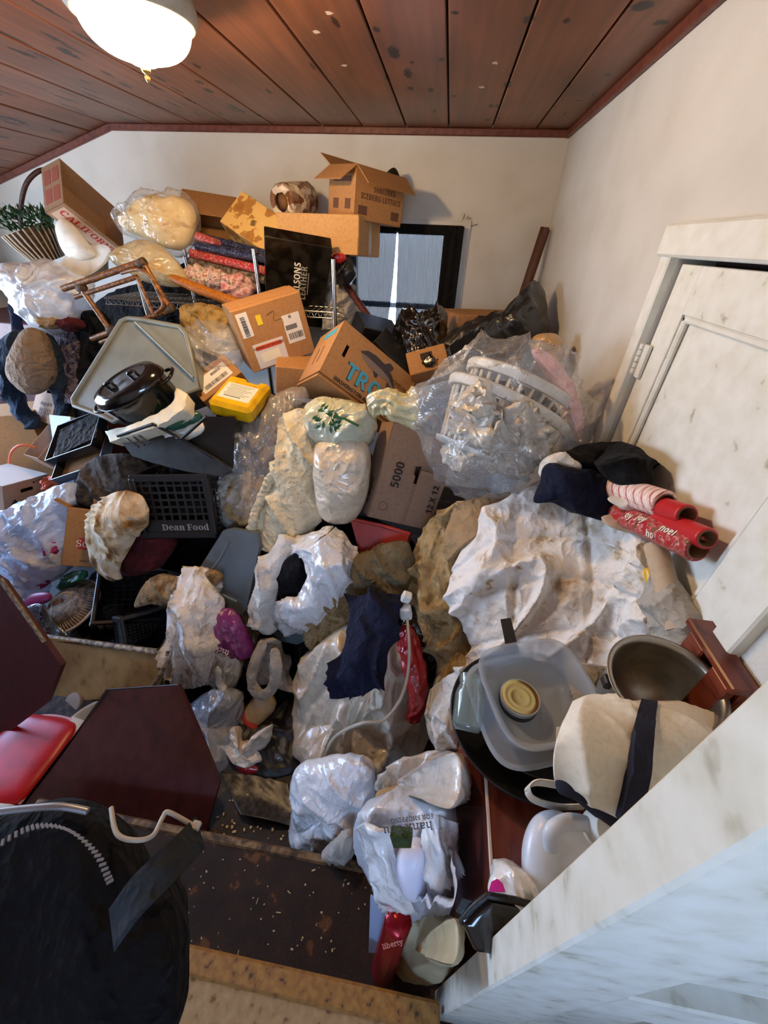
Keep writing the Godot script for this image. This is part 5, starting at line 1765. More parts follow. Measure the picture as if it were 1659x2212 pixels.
func basket_bag() -> void:
	# two nested laundry baskets in a clear bag
	for k in 2:
		var c := at([1076, 1108][k], [925, 890][k], [-1.44, -1.5][k])
		var up := Vector3(0.34, 0.82, -0.42).normalized()
		var bs := basis_to(up)
		var L := thing("laundry_basket", ["white slotted laundry basket in the clear bag, lower of two nested", "white slotted laundry basket in the clear bag, upper of two nested"][k], "laundry basket", c, "laundry baskets in the clear bag")
		var xf := Transform3D(bs, Vector3.ZERO)
		var sq := 0.72
		var R := 0.235 - 0.01 * k
		var b := MB.new()
		b.lathe([Vector2(R - 0.006, 0.1), Vector2(R + 0.016, 0.104), Vector2(R + 0.02, 0.094), Vector2(R + 0.014, 0.07), Vector2(R - 0.002, 0.066), Vector2(R - 0.006, 0.1)], 64, xf, sq)
		part(L, "rim", b, M.white_plastic)
		for y: float in [0.0, -0.065]:
			b = MB.new()
			var r := R - 0.012 + (y - 0.07) * 0.22
			b.lathe([Vector2(r - 0.003, y + 0.008), Vector2(r + 0.004, y + 0.008), Vector2(r + 0.003, y - 0.008), Vector2(r - 0.004, y - 0.008), Vector2(r - 0.003, y + 0.008)], 64, xf, sq)
			part(L, "ring", b, M.white_plastic)
		for j in 30:
			var a := TAU * j / 30
			var pts := []
			for y: float in [0.07, 0.0, -0.065, -0.13]:
				var r := R - 0.012 + (y - 0.07) * 0.22
				pts.append(bs * Vector3(r * cos(a), y, r * sin(a) * sq))
			b = MB.new()
			b.tube(pts, [0.0075], 5, true, 0.5)
			part(L, "slat", b, M.white_plastic)
		b = MB.new()
		b.lathe([Vector2(0.205, -0.118), Vector2(0.2, -0.135), Vector2(0, -0.135), Vector2(0, -0.128), Vector2(0.19, -0.126), Vector2(0.205, -0.118)], 48, xf, sq)
		part(L, "base", b, M.white_plastic)
	var spots := [[1020, 930, 40], [1075, 915, 46], [1130, 920, 36], [1060, 975, 44], [1110, 985, 40], [1000, 985, 38], [1160, 960, 34], [1040, 880, 30]]
	for k in spots.size():
		var a: Array = spots[k]
		var o := [a[0] - a[2], a[1], a[0] - a[2] * 0.6, a[1] - a[2] * 0.7, a[0] + a[2] * 0.3, a[1] - a[2] * 0.9, a[0] + a[2], a[1] - a[2] * 0.2, a[0] + a[2] * 0.8, a[1] + a[2] * 0.6, a[0] - a[2] * 0.2, a[1] + a[2] * 0.8]
		solo("crumpled_white_plastic", ["crumpled white plastic at the left inside the basket bag", "crumpled white plastic high in the middle of the basket bag", "crumpled white plastic right of the middle in the basket bag", "crumpled white plastic low in the middle of the basket bag", "crumpled white plastic low and right in the basket bag", "crumpled white plastic at the lower left of the basket bag", "crumpled white plastic at the right inside the basket bag", "small crumpled white plastic behind the basket slats"][k], "plastic", puff(o, -1.36, -1.3, 0.05, 0.05, {"kind": "plastic", "amp": 0.1, "freq": 18.0, "na": 52, "nr": 10, "seed": 20.0 + k}), bagmat("dusty_plastic", rgb(204, 194, 176), {"rough": 0.35}), "white plastic in the basket bag")
	solo("dark_blue_garment", "dark blue garment behind the slats of the laundry baskets", "garment", puff([980, 860, 1040, 825, 1120, 830, 1190, 865, 1210, 915, 1160, 950, 1080, 935, 1000, 905], -1.58, -1.48, 0.03, 0.08, {"amp": 0.04}), M.navy)
	solo("pink_plastic_sheet", "pink film folded at the top right of the basket bag", "plastic", puff([1148, 760, 1180, 758, 1218, 800, 1250, 860, 1262, 920, 1245, 950, 1222, 880, 1190, 820], -1.5, -1.38, 0.03, 0.04, {"kind": "plastic", "amp": 0.015, "mid": Vector2(1210, 840)}), bagmat("pink_film", rgb(224, 176, 178), {"rough": 0.4}))
	var bag := solo("big_clear_bag", "huge clear bag holding the white laundry baskets", "bag", puff([866, 886, 905, 850, 950, 800, 1000, 765, 1060, 744, 1130, 748, 1185, 764, 1228, 802, 1256, 860, 1270, 920, 1252, 978, 1205, 1012, 1150, 1052, 1100, 1078, 1050, 1082, 1000, 1066, 950, 1032, 920, 990, 906, 940], -1.62, -1.28, 0.22, 0.2, {"kind": "plastic", "amp": 0.085, "freq": 8.0, "seed": 31.0, "na": 130, "nr": 34, "mid": Vector2(1075, 910), "star": 0.02, "rays": 7.0, "reach": 0.4, "knot": [860, 890, -1.5]}), M.clear)
	wpart(bag, "gathered_neck", roll([[806, 896, -1.48, 0.018], [818, 872, -1.47, 0.034], [842, 868, -1.46, 0.04], [868, 884, -1.45, 0.05], [905, 885, -1.46, 0.07]], {"kind": "plastic", "amp": 0.02, "freq": 14.0, "pleat": 0.016, "pleats": 9.0, "sides": 44}), bagmat("neck_film", rgb(206, 196, 150, 0.8), {"rough": 0.3}))


func right_heap() -> void:
	solo("soiled_quilt", "brown-stained quilt hanging beside the white comforter", "quilt", drape([[[900, 1170, -1.28], [940, 1115, -1.3], [1000, 1085, -1.3], [1060, 1066, -1.3]], [[884, 1245, -1.2], [925, 1195, -1.2], [968, 1182, -1.2], [1020, 1170, -1.2]], [[898, 1330, -1.08], [930, 1300, -1.06], [965, 1290, -1.06], [1010, 1290, -1.08]], [[935, 1420, -0.95], [962, 1400, -0.93], [985, 1390, -0.93], [1030, 1390, -0.95]], [[925, 1495, -0.84], [950, 1475, -0.82], [978, 1455, -0.82], [1030, 1460, -0.84]]], {"amp": 0.05, "freq": 11.0, "thick": 0.05, "dir": Vector3(0.9, 0.1, 0.3), "su": 16, "sv": 14}), M.soiled)
	solo("tan_blanket", "tan blanket fold showing under the big clear bag", "blanket", drape([[[975, 1110, -1.26], [1010, 1085, -1.26], [1060, 1070, -1.26], [1100, 1060, -1.26]], [[960, 1160, -1.2], [1000, 1130, -1.19], [1050, 1110, -1.19], [1100, 1095, -1.2]], [[962, 1215, -1.14], [985, 1190, -1.13], [1020, 1165, -1.13], [1060, 1145, -1.14]]], {"amp": 0.03, "freq": 10.0, "thick": 0.04}), M.tan_cloth)
	solo("white_comforter", "large stained white comforter heaped against the door", "comforter", drape([[[1010, 1150, -1.18], [1070, 1095, -1.2], [1150, 1050, -1.22], [1230, 1070, -1.2], [1320, 1120, -1.1], [1398, 1170, -0.98]], [[968, 1238, -1.08], [1050, 1180, -1.08], [1140, 1160, -1.08], [1240, 1160, -1.06], [1330, 1180, -0.98], [1412, 1240, -0.88]], [[975, 1310, -0.99], [1050, 1285, -0.96], [1140, 1260, -0.95], [1245, 1250, -0.94], [1335, 1270, -0.88], [1422, 1320, -0.8]], [[1010, 1400, -0.9], [1060, 1385, -0.87], [1140, 1370, -0.85], [1240, 1360, -0.83], [1330, 1375, -0.79], [1412, 1405, -0.74]], [[985, 1490, -0.8], [1060, 1475, -0.77], [1140, 1460, -0.75], [1235, 1450, -0.73], [1320, 1465, -0.7], [1395, 1470, -0.68]]], {"kind": "cloth", "amp": 0.04, "freq": 6.5, "thick": 0.09, "dir": Vector3(0.85, -0.35, 0.5), "su": 20, "sv": 20, "stitch": [3.0, 4.0, 0.012], "seed": 2.0}), M.white_stained)
	solo("comforter_heap", "packed bedding under the white comforter", "bedding", puff([990, 1250, 1050, 1180, 1130, 1160, 1190, 1200, 1210, 1290, 1190, 1380, 1130, 1420, 1070, 1420, 1010, 1390], -1.3, -1.0, 0.03, 0.15, {"amp": 0.03}), M.grey_cloth)
	solo("comforter_tail", "white quilted tail hanging left of the black pan", "comforter", drape([[[930, 1490, -0.8], [970, 1460, -0.78], [1010, 1440, -0.77]], [[920, 1540, -0.74], [960, 1515, -0.71], [1000, 1500, -0.7]], [[925, 1590, -0.68], [955, 1575, -0.66], [990, 1560, -0.66]], [[948, 1622, -0.65], [965, 1618, -0.64], [1000, 1640, -0.62]]], {"amp": 0.03, "freq": 10.0, "thick": 0.05, "seed": 4.0}), M.white_cloth)
	solo("black_garment", "black crumpled garment lying against the white door", "garment", puff([1200, 1008, 1240, 968, 1300, 954, 1350, 956, 1385, 972, 1406, 1000, 1404, 1046, 1350, 1056, 1280, 1036], -1.22, -1.14, 0.07, 0.08, {"amp": 0.05, "freq": 10.0, "seed": 15.0}), M.black_cloth)
	solo("white_collar_cloth", "thin white cloth edge between the clear bag and dark shirt", "cloth", roll([[1170, 1030, -1.16, 0.015], [1185, 1002, -1.16, 0.022], [1215, 996, -1.15, 0.02], [1255, 1014, -1.12, 0.012]], {"amp": 0.01}), M.white_cloth)
	solo("navy_shirt", "dark navy folded shirt on top of the comforter", "shirt", puff([1153, 1084, 1168, 1040, 1182, 1004, 1235, 1012, 1300, 1026, 1348, 1040, 1342, 1092, 1318, 1124, 1280, 1116, 1240, 1104, 1195, 1086], -1.13, -1.04, 0.05, 0.05, {"amp": 0.02, "freq": 7.0, "seed": 16.0, "pow": 4.0}), M.navy)
	# gift wrap rolls sticking out at the right
	var rolls := [[1318, 1050, -1.08, 1436, 1090, -0.98, 0.036, "striped", "red and white striped gift-wrap roll pointing out at the right"], [1325, 1104, -1.04, 1508, 1186, -0.86, 0.03, "gift_red", "longest red gift-wrap roll with a bright open end"], [1395, 1085, -1.0, 1484, 1114, -0.93, 0.026, "red_paper", "plain red gift-wrap roll behind the longest one"], [1425, 1120, -0.97, 1528, 1164, -0.86, 0.024, "red_paper", "thin red gift-wrap roll just above the longest one"]]
	mat("red_paper", rgb(184, 30, 36), 0.4)
	var st := Image.create(64, 256, false, Image.FORMAT_RGB8)
	for y in 256:
		for x in 64:
			var d := (y + x * 2) % 32
			st.set_pixel(x, y, rgb(168, 40, 48) if d < 7 else (rgb(206, 120, 120) if d in [12, 13, 24] else rgb(240, 226, 214)))
	mat("striped", Color.WHITE, 0.5, {"tex": ImageTexture.create_from_image(st), "scale": Vector3(7, 4, 7)})
	for a in rolls:
		var p0 := at(a[0], a[1], a[2])
		var p1 := at(a[3], a[4], a[5])
		var d := p1 - p0
		var L := d.length()
		var R: float = a[6]
		var b := MB.new()
		var xf := Transform3D(basis_to(d), p0)
		b.lathe([Vector2(0, 0), Vector2(R, 0), Vector2(R * 1.02, L * 0.5), Vector2(R, L - 0.004), Vector2(R - 0.003, L), Vector2(R * 0.78, L)], 30, xf)
		var w := solo("christmas_wrap_roll", a[8], "wrapping paper", b, M[a[7]], "gift wraps by the white door")
		b = MB.new()
		b.lathe([Vector2(R * 0.8, L - 0.002), Vector2(R * 0.66, L + 0.003), Vector2(R * 0.64, L - 0.1), Vector2(0, L - 0.1)], 24, xf)
		wpart(w, "cardboard_core", b, M.kraft_grey)
		if a[7] == "gift_red":
			var yv := (EYE - (p0 + p1) / 2).normalized()
			yv = (yv - d.normalized() * yv.dot(d.normalized())).normalized()
			var bs := Basis(d.normalized(), yv.cross(d.normalized()), yv)
			for k in 4:
				var off: Vector3 = p0 + d * [0.5, 0.66, 0.8, 0.36][k] + (yv * cos([0.4, -0.5, 0.35, 0.2][k]) + bs.y * sin([0.4, -0.5, 0.35, 0.2][k])) * (R + 0.0015)
				lettering(w, ["joy", "ho", "noel", "oy"][k], Transform3D(Basis(d.normalized(), -[0.4, -0.5, 0.35, 0.2][k]) * bs, off - w.position), 0.018, M.ink_white, true, false)
	solo("torn_wrap", "torn flap of pale wrapping paper on the striped roll", "paper", puff([1312, 1076, 1330, 1072, 1360, 1084, 1392, 1102, 1380, 1108, 1345, 1098, 1320, 1086], -0.99, -0.95, 0.008, 0.004, {"na": 40, "nr": 6, "amp": 0.008}), M.paper)
	solo("wrap_scraps", "torn pale wrapping scraps under the red rolls", "paper", puff([1300, 1118, 1330, 1112, 1380, 1130, 1430, 1150, 1420, 1162, 1370, 1150, 1320, 1140], -1.0, -0.93, 0.015, 0.02, {"na": 44, "nr": 8, "amp": 0.02, "freq": 20.0, "kind": "plastic"}), plain("scrap", rgb(196, 172, 150), 0.7))
	# cardboard tube and yellow tool behind the comforter
	var b := MB.new()
	b.lathe([Vector2(0.026, 0), Vector2(0.026, 0.22), Vector2(0.022, 0.22), Vector2(0.022, 0), Vector2(0.026, 0)], 28, Transform3D(basis_to(at(1428, 1225, -0.82) - at(1466, 1365, -0.74)), at(1466, 1365, -0.74)))
	solo("cardboard_tube", "plain cardboard tube beside the white comforter", "tube", b, card("pale_card", rgb(190, 170, 144)))
	var t := thing("yellow_tool_handle", "yellow handle with a black tip poking from behind the comforter", "tool", at(1420, 1290, -0.78))
	wpart(t, "grip", roll([[1402, 1225, -0.82, 0.016], [1412, 1255, -0.8, 0.017], [1422, 1280, -0.785, 0.017]], {"amp": 0.0, "sides": 16}), M.yellow_jug)
	wpart(t, "tip", roll([[1420, 1277, -0.785, 0.0175], [1428, 1290, -0.78, 0.014], [1431, 1296, -0.778, 0.008]], {"amp": 0.0, "sides": 16}), M.black_plastic)
	solo("grey_blanket", "grey blanket crumpled behind the cardboard tube", "blanket", puff([1395, 1230, 1430, 1225, 1470, 1290, 1490, 1370, 1480, 1430, 1420, 1420, 1400, 1330], -0.95, -0.82, 0.03, 0.06, {"amp": 0.02, "mid": Vector2(1435, 1330)}), M.grey_cloth)


func lower_middle() -> void:
	# blue-grey tote lids
	var lid := solo("blue_tote_lid", "dusty blue-grey plastic tote lid standing on edge", "lid", slab([482, 1146, 500, 1142, 556, 1152, 560, 1180, 532, 1318, 520, 1328, 504, 1322, 424, 1270, 418, 1256, 424, 1238], -1.34, -1.16, 0.03), M.blue_tote)
	var b := MB.new()
	b.tube(smooth(path([[494, 1172, -1.3], [470, 1215, -1.25], [442, 1252, -1.2], [470, 1278, -1.17], [512, 1300, -1.15]]), 5), [0.006], 8)
	wpart(lid, "ridge", b, M.blue_tote)
	solo("second_blue_lid", "blue plastic lid under the white shopping bag", "lid", slab([578, 1352, 640, 1330, 680, 1336, 672, 1378, 640, 1392, 600, 1384], -1.18, -1.08, 0.03), mat("teal_tote", rgb(78, 98, 106), 0.5, {"tex": T.mottle}))
	# white shopping bag with a dark mouth
	solo("open_shopping_bag", "white shopping bag with its dark mouth open", "shopping bag", drape([[[650, 1205, -1.2], [664, 1245, -1.16], [648, 1286, -1.14], [612, 1296, -1.13], [586, 1300, -1.2], [588, 1262, -1.26], [608, 1230, -1.28], [632, 1208, -1.26], [650, 1205, -1.2]], [[672, 1182, -1.19], [692, 1240, -1.12], [672, 1302, -1.09], [622, 1316, -1.09], [580, 1312, -1.2], [574, 1264, -1.28], [594, 1222, -1.3], [628, 1190, -1.28], [672, 1182, -1.19]], [[705, 1156, -1.24], [742, 1230, -1.15], [712, 1320, -1.1], [640, 1350, -1.08], [588, 1334, -1.18], [566, 1268, -1.31], [586, 1216, -1.33], [636, 1172, -1.32], [705, 1156, -1.24]], [[722, 1140, -1.34], [776, 1220, -1.26], [738, 1330, -1.18], [650, 1368, -1.14], [590, 1348, -1.15], [568, 1272, -1.3], [586, 1212, -1.34], [640, 1164, -1.35], [722, 1140, -1.34]]], {"kind": "plastic", "amp": 0.03, "freq": 11.0, "seed": 17.0, "thick": 0.004, "su": 12, "sv": 12}), M.white_bag)
	solo("bag_contents", "dark contents showing in the open white shopping bag", "clothes", puff([584, 1302, 590, 1250, 620, 1205, 652, 1196, 662, 1245, 645, 1292, 612, 1302], -1.24, -1.16, 0.02, 0.06, {"na": 40, "nr": 8, "amp": 0.015}), M.black_cloth)
	# red bucket
	var rb := solo("red_bin", "faded red plastic bin under the 5000 carton", "bin", slab([757, 1122, 884, 1154, 868, 1216, 800, 1240, 778, 1200], -1.4, -1.26, 0.14), M.red_bucket)
	b = MB.new()
	b.tube(path([[755, 1120, -1.39], [820, 1134, -1.38], [886, 1154, -1.37]]), [0.009], 8)
	wpart(rb, "rim", b, M.red_bucket)
	solo("olive_trousers", "olive brown cloth bundle over the red bucket", "trousers", puff([748, 1240, 765, 1208, 800, 1188, 850, 1168, 885, 1172, 892, 1220, 886, 1265, 872, 1304, 825, 1300, 780, 1288, 752, 1268], -1.26, -1.14, 0.07, 0.07, {"amp": 0.04, "freq": 10.0, "seed": 18.0, "dir": Vector3(0.4, 0.9, 0)}), M.olive_cloth)
	solo("crumpled_gloves", "crumpled dirty beige gloves and rags", "rags", puff([664, 1370, 672, 1320, 700, 1300, 740, 1260, 758, 1290, 754, 1345, 730, 1380, 695, 1398], -1.18, -1.08, 0.05, 0.06, {"amp": 0.05, "freq": 16.0, "seed": 19.0}), M.soiled)
	solo("navy_trousers", "dark navy trousers hanging over the big white sack", "trousers", drape([[[758, 1288, -1.06], [795, 1280, -1.03], [835, 1285, -1.03], [862, 1300, -1.05]], [[748, 1365, -0.92], [785, 1355, -0.89], [815, 1362, -0.89], [838, 1380, -0.91]], [[734, 1435, -0.82], [770, 1425, -0.79], [808, 1438, -0.79], [838, 1452, -0.81]], [[720, 1490, -0.77], [748, 1504, -0.74], [785, 1498, -0.74], [815, 1484, -0.76]]], {"amp": 0.05, "freq": 11.0, "thick": 0.05, "seed": 5.0, "dir": Vector3(1, 0.3, 0.2), "su": 12, "sv": 12}), M.navy)
	# big white sack
	var sack := solo("white_sack", "big full off-white sack tied in the middle of the heap", "sack", puff([638, 1505, 648, 1440, 678, 1400, 720, 1368, 765, 1350, 810, 1365, 855, 1385, 900, 1430, 922, 1500, 924, 1580, 902, 1634, 855, 1672, 800, 1680, 740, 1655, 695, 1640, 655, 1650, 638, 1585], -1.08, -0.78, 0.15, 0.14, {"amp": 0.055, "freq": 9.0, "seed": 21.0, "na": 140, "nr": 38, "star": 0.07, "rays": 9.0, "reach": 0.12, "knot": [790, 1545, -0.8], "kind": "cloth"}), M.trash_white)
	solo("red_plastic_bag", "red plastic bag hanging beside the navy trousers", "bag", roll([[872, 1350, -1.02, 0.025], [886, 1400, -0.96, 0.035], [898, 1460, -0.9, 0.036], [902, 1510, -0.84, 0.03], [890, 1556, -0.8, 0.016]], {"kind": "plastic", "amp": 0.02, "freq": 14.0, "pleat": 0.01, "sides": 40, "steps": 12}), M.red_bag)
	solo("small_black_bag", "black bag crumpled behind the red plastic bag", "trash bag", puff([868, 1340, 900, 1335, 940, 1365, 960, 1410, 945, 1465, 915, 1470, 895, 1420, 872, 1380], -1.08, -0.98, 0.05, 0.06, {"kind": "plastic", "amp": 0.03, "seed": 22.0, "mid": Vector2(915, 1400)}), M.black_bag)
	var pl := thing("power_cord", "grey power cord with a white plug lying over the white sack", "cord", at(880, 1340, -0.98))
	wpart(pl, "plug", bx(at(876, 1322, -0.98), Vector3(0.045, 0.06, 0.035), 0.006, Basis(Vector3.BACK, 0.2)), M.white_plastic)
	wpart(pl, "plug", bx(at(878, 1290, -1.0), Vector3(0.035, 0.04, 0.035), 0.006, Basis(Vector3.BACK, -0.3)), M.white_plastic)
	b = MB.new()
	b.tube(smooth(path([[880, 1340, -0.95], [884, 1400, -0.86], [880, 1460, -0.80], [862, 1515, -0.73], [828, 1556, -0.68], [785, 1562, -0.66], [748, 1576, -0.66], [716, 1600, -0.67], [700, 1640, -0.66]]), 8), [0.0055], 10)
	wpart(pl, "cable", b, M.cord_grey)
	# white cloths on the left
	solo("brown_sleeve", "brown-beige sleeve pointing left over the black crate", "garment", puff([296, 1308, 310, 1265, 345, 1242, 400, 1248, 450, 1232, 480, 1250, 440, 1285, 390, 1300, 340, 1300], -1.2, -1.14, 0.05, 0.05, {"amp": 0.02, "mid": Vector2(375, 1270), "seed": 24.0}), cloth("dirty_beige", rgb(176, 154, 128), {"tex": T.soil}))
	solo("white_pillowcase", "white stained cloth hanging at the left of the purple bag", "cloth", drape([[[385, 1250, -1.2], [415, 1225, -1.2], [450, 1235, -1.2], [475, 1270, -1.2]], [[368, 1310, -1.1], [400, 1300, -1.06], [440, 1300, -1.06], [480, 1330, -1.1]], [[362, 1390, -1.0], [395, 1390, -0.96], [430, 1385, -0.96], [462, 1390, -1.0]], [[364, 1450, -0.93], [390, 1482, -0.9], [425, 1486, -0.9], [452, 1470, -0.92]]], {"amp": 0.042, "freq": 12.0, "thick": 0.05, "seed": 6.0, "dir": Vector3(1, 0.15, 0.1), "su": 14, "sv": 10}), M.white_stained)
	var pb := solo("purple_bag", "purple plastic bag with upside-down pale lettering", "bag", puff([434, 1385, 440, 1350, 460, 1325, 485, 1314, 512, 1328, 530, 1365, 545, 1412, 520, 1424, 480, 1412, 440, 1396], -1.1, -1.0, 0.06, 0.06, {"kind": "plastic", "amp": 0.02, "freq": 10.0, "seed": 25.0}), M.purple_bag)
	lettering(pb, "frickly", Transform3D(axes.orthonormalized() * Basis(Vector3.BACK, PI - 0.35), at(474, 1404, -0.95) - pb.position), 0.022, M.ink_white, false, true)
	solo("white_rubber_gloves", "limp white rubber gloves below the purple bag", "gloves", puff([440, 1412, 470, 1402, 512, 1420, 520, 1450, 505, 1485, 488, 1480, 486, 1455, 470, 1480, 452, 1460], -1.0, -0.94, 0.03, 0.04, {"kind": "plastic", "amp": 0.03, "freq": 16.0, "seed": 26.0}), bagmat("glove_white", rgb(206, 206, 200), {"rough": 0.45}))
	solo("glove_strip", "twisted white strip hanging from the rubber gloves", "strip", roll([[470, 1440, -0.93, 0.014], [474, 1475, -0.9, 0.016], [488, 1500, -0.88, 0.014], [495, 1525, -0.87, 0.01]], {"kind": "plastic", "amp": 0.01, "squash": 0.6, "sides": 16}), M.glove_white)
	# grey cloth with a loop
	var gc := solo("grey_shirt", "grey-white shirt hanging with a looped cuff", "shirt", drape([[[556, 1385, -1.08], [585, 1378, -1.05], [610, 1390, -1.06], [618, 1420, -1.08]], [[545, 1430, -1.02], [575, 1430, -0.98], [605, 1440, -0.99], [628, 1460, -1.02]], [[540, 1470, -0.97], [572, 1478, -0.94], [605, 1486, -0.95], [640, 1495, -0.98]]], {"amp": 0.025, "freq": 12.0, "thick": 0.03, "seed": 7.0}), M.grey_cloth)
	wpart(gc, "looped_cuff", roll([[572, 1385, -1.02, 0.022], [552, 1425, -0.96, 0.024], [543, 1470, -0.91, 0.026], [560, 1500, -0.88, 0.026], [586, 1490, -0.89, 0.024], [598, 1448, -0.93, 0.022], [592, 1400, -1.0, 0.02]], {"amp": 0.008, "freq": 14.0, "sides": 24, "squash": 0.55}), M.grey_cloth)
	# floor clutter
	solo("floor_clear_bag", "bluish clear bag on the floor beside the maroon panel", "bag", puff([414, 1530, 440, 1500, 480, 1488, 520, 1496, 526, 1540, 518, 1580, 500, 1620, 480, 1665, 462, 1650, 440, 1590], -0.9, -0.72, 0.08, 0.07, {"kind": "plastic", "amp": 0.04, "freq": 12.0, "seed": 27.0}), bagmat("clear_blue", Color(0.86, 0.9, 0.96, 0.36), {"rough": 0.18, "nscale": 1.0}))
	solo("dark_bag_contents", "dark green bundle inside the bluish clear bag", "bundle", puff([450, 1510, 490, 1496, 516, 1520, 510, 1560, 480, 1575, 455, 1550], -0.9, -0.82, 0.04, 0.04, {"na": 40, "nr": 8, "amp": 0.01}), cloth("dark_green", rgb(44, 48, 44)))
	solo("eared_white_bag", "crumpled white bag with two pointed handles on the floor", "bag", puff([478, 1612, 498, 1608, 500, 1574, 512, 1570, 526, 1598, 545, 1600, 560, 1578, 588, 1564, 586, 1590, 572, 1625, 578, 1640, 545, 1655, 505, 1650], -0.78, -0.7, 0.05, 0.05, {"kind": "plastic", "amp": 0.03, "freq": 14.0, "seed": 28.0, "mid": Vector2(535, 1625), "na": 100, "round": false}), bagmat("paperwhite_bag", rgb(220, 206, 184), {"rough": 0.4}))
	var cn := solo("red_cream_tub", "red and cream plastic tub lying on its side among dark clutter", "tub", roll([[538, 1575, -0.84, 0.045], [545, 1556, -0.86, 0.055], [570, 1520, -0.89, 0.058], [588, 1502, -0.92, 0.04]], {"amp": 0.003, "sides": 28}), mat("tub_cream", rgb(196, 168, 124), 0.5, {"tex": T.mottle}))
	wpart(cn, "red_band", roll([[540, 1571, -0.835, 0.056], [548, 1556, -0.845, 0.06], [556, 1544, -0.855, 0.06]], {"amp": 0.0, "sides": 28}), M.red_bucket)
	for k in 2:
		var p0 := at([598, 612][k], [1648, 1590][k], [-0.72, -0.82][k])
		var p1 := at([610, 640][k], [1610, 1545][k], [-0.78, -0.9][k])
		var d := p1 - p0
		var xf := Transform3D(basis_to(d), p0)
		b = MB.new()
		b.lathe([Vector2(0, 0), Vector2(0.034, 0.004), Vector2(0.036, 0.03), Vector2(0.034, 0.08), Vector2(0.034, 0.11), Vector2(0.014, 0.15), Vector2(0.013, 0.17)], 28, xf)
		var bo := solo("clear_bottle", ["empty clear plastic bottle lying on the floor by the white sack", "empty clear bottle with a torn label further back"][k], "bottle", b, M.jar_glass, "empty bottles on the floor")
		b = MB.new()
		b.lathe([Vector2(0.0155, 0.155), Vector2(0.0155, 0.175), Vector2(0, 0.175)], 18, xf)
		wpart(bo, "cap", b, M.white_plastic)
	solo("red_wrapper", "crumpled red wrapper under the eared white bag", "wrapper", puff([510, 1656, 540, 1648, 566, 1656, 564, 1668, 530, 1670], -0.7, -0.68, 0.02, 0.02, {"kind": "plastic", "amp": 0.02, "na": 32, "nr": 6}), M.red_bag)
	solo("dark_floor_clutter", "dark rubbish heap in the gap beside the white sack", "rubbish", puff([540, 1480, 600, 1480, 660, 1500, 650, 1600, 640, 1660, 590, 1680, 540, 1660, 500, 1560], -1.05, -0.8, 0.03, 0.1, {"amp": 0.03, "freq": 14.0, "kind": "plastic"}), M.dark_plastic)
	solo("lower_dark_clothes", "dark clothes filling the gap under the grey shirt", "clothes", puff([360, 1420, 450, 1380, 560, 1400, 660, 1420, 660, 1500, 560, 1520, 440, 1520, 370, 1500], -1.25, -1.1, 0.05, 0.2, {"amp": 0.05, "freq": 8.0}), M.black_cloth)


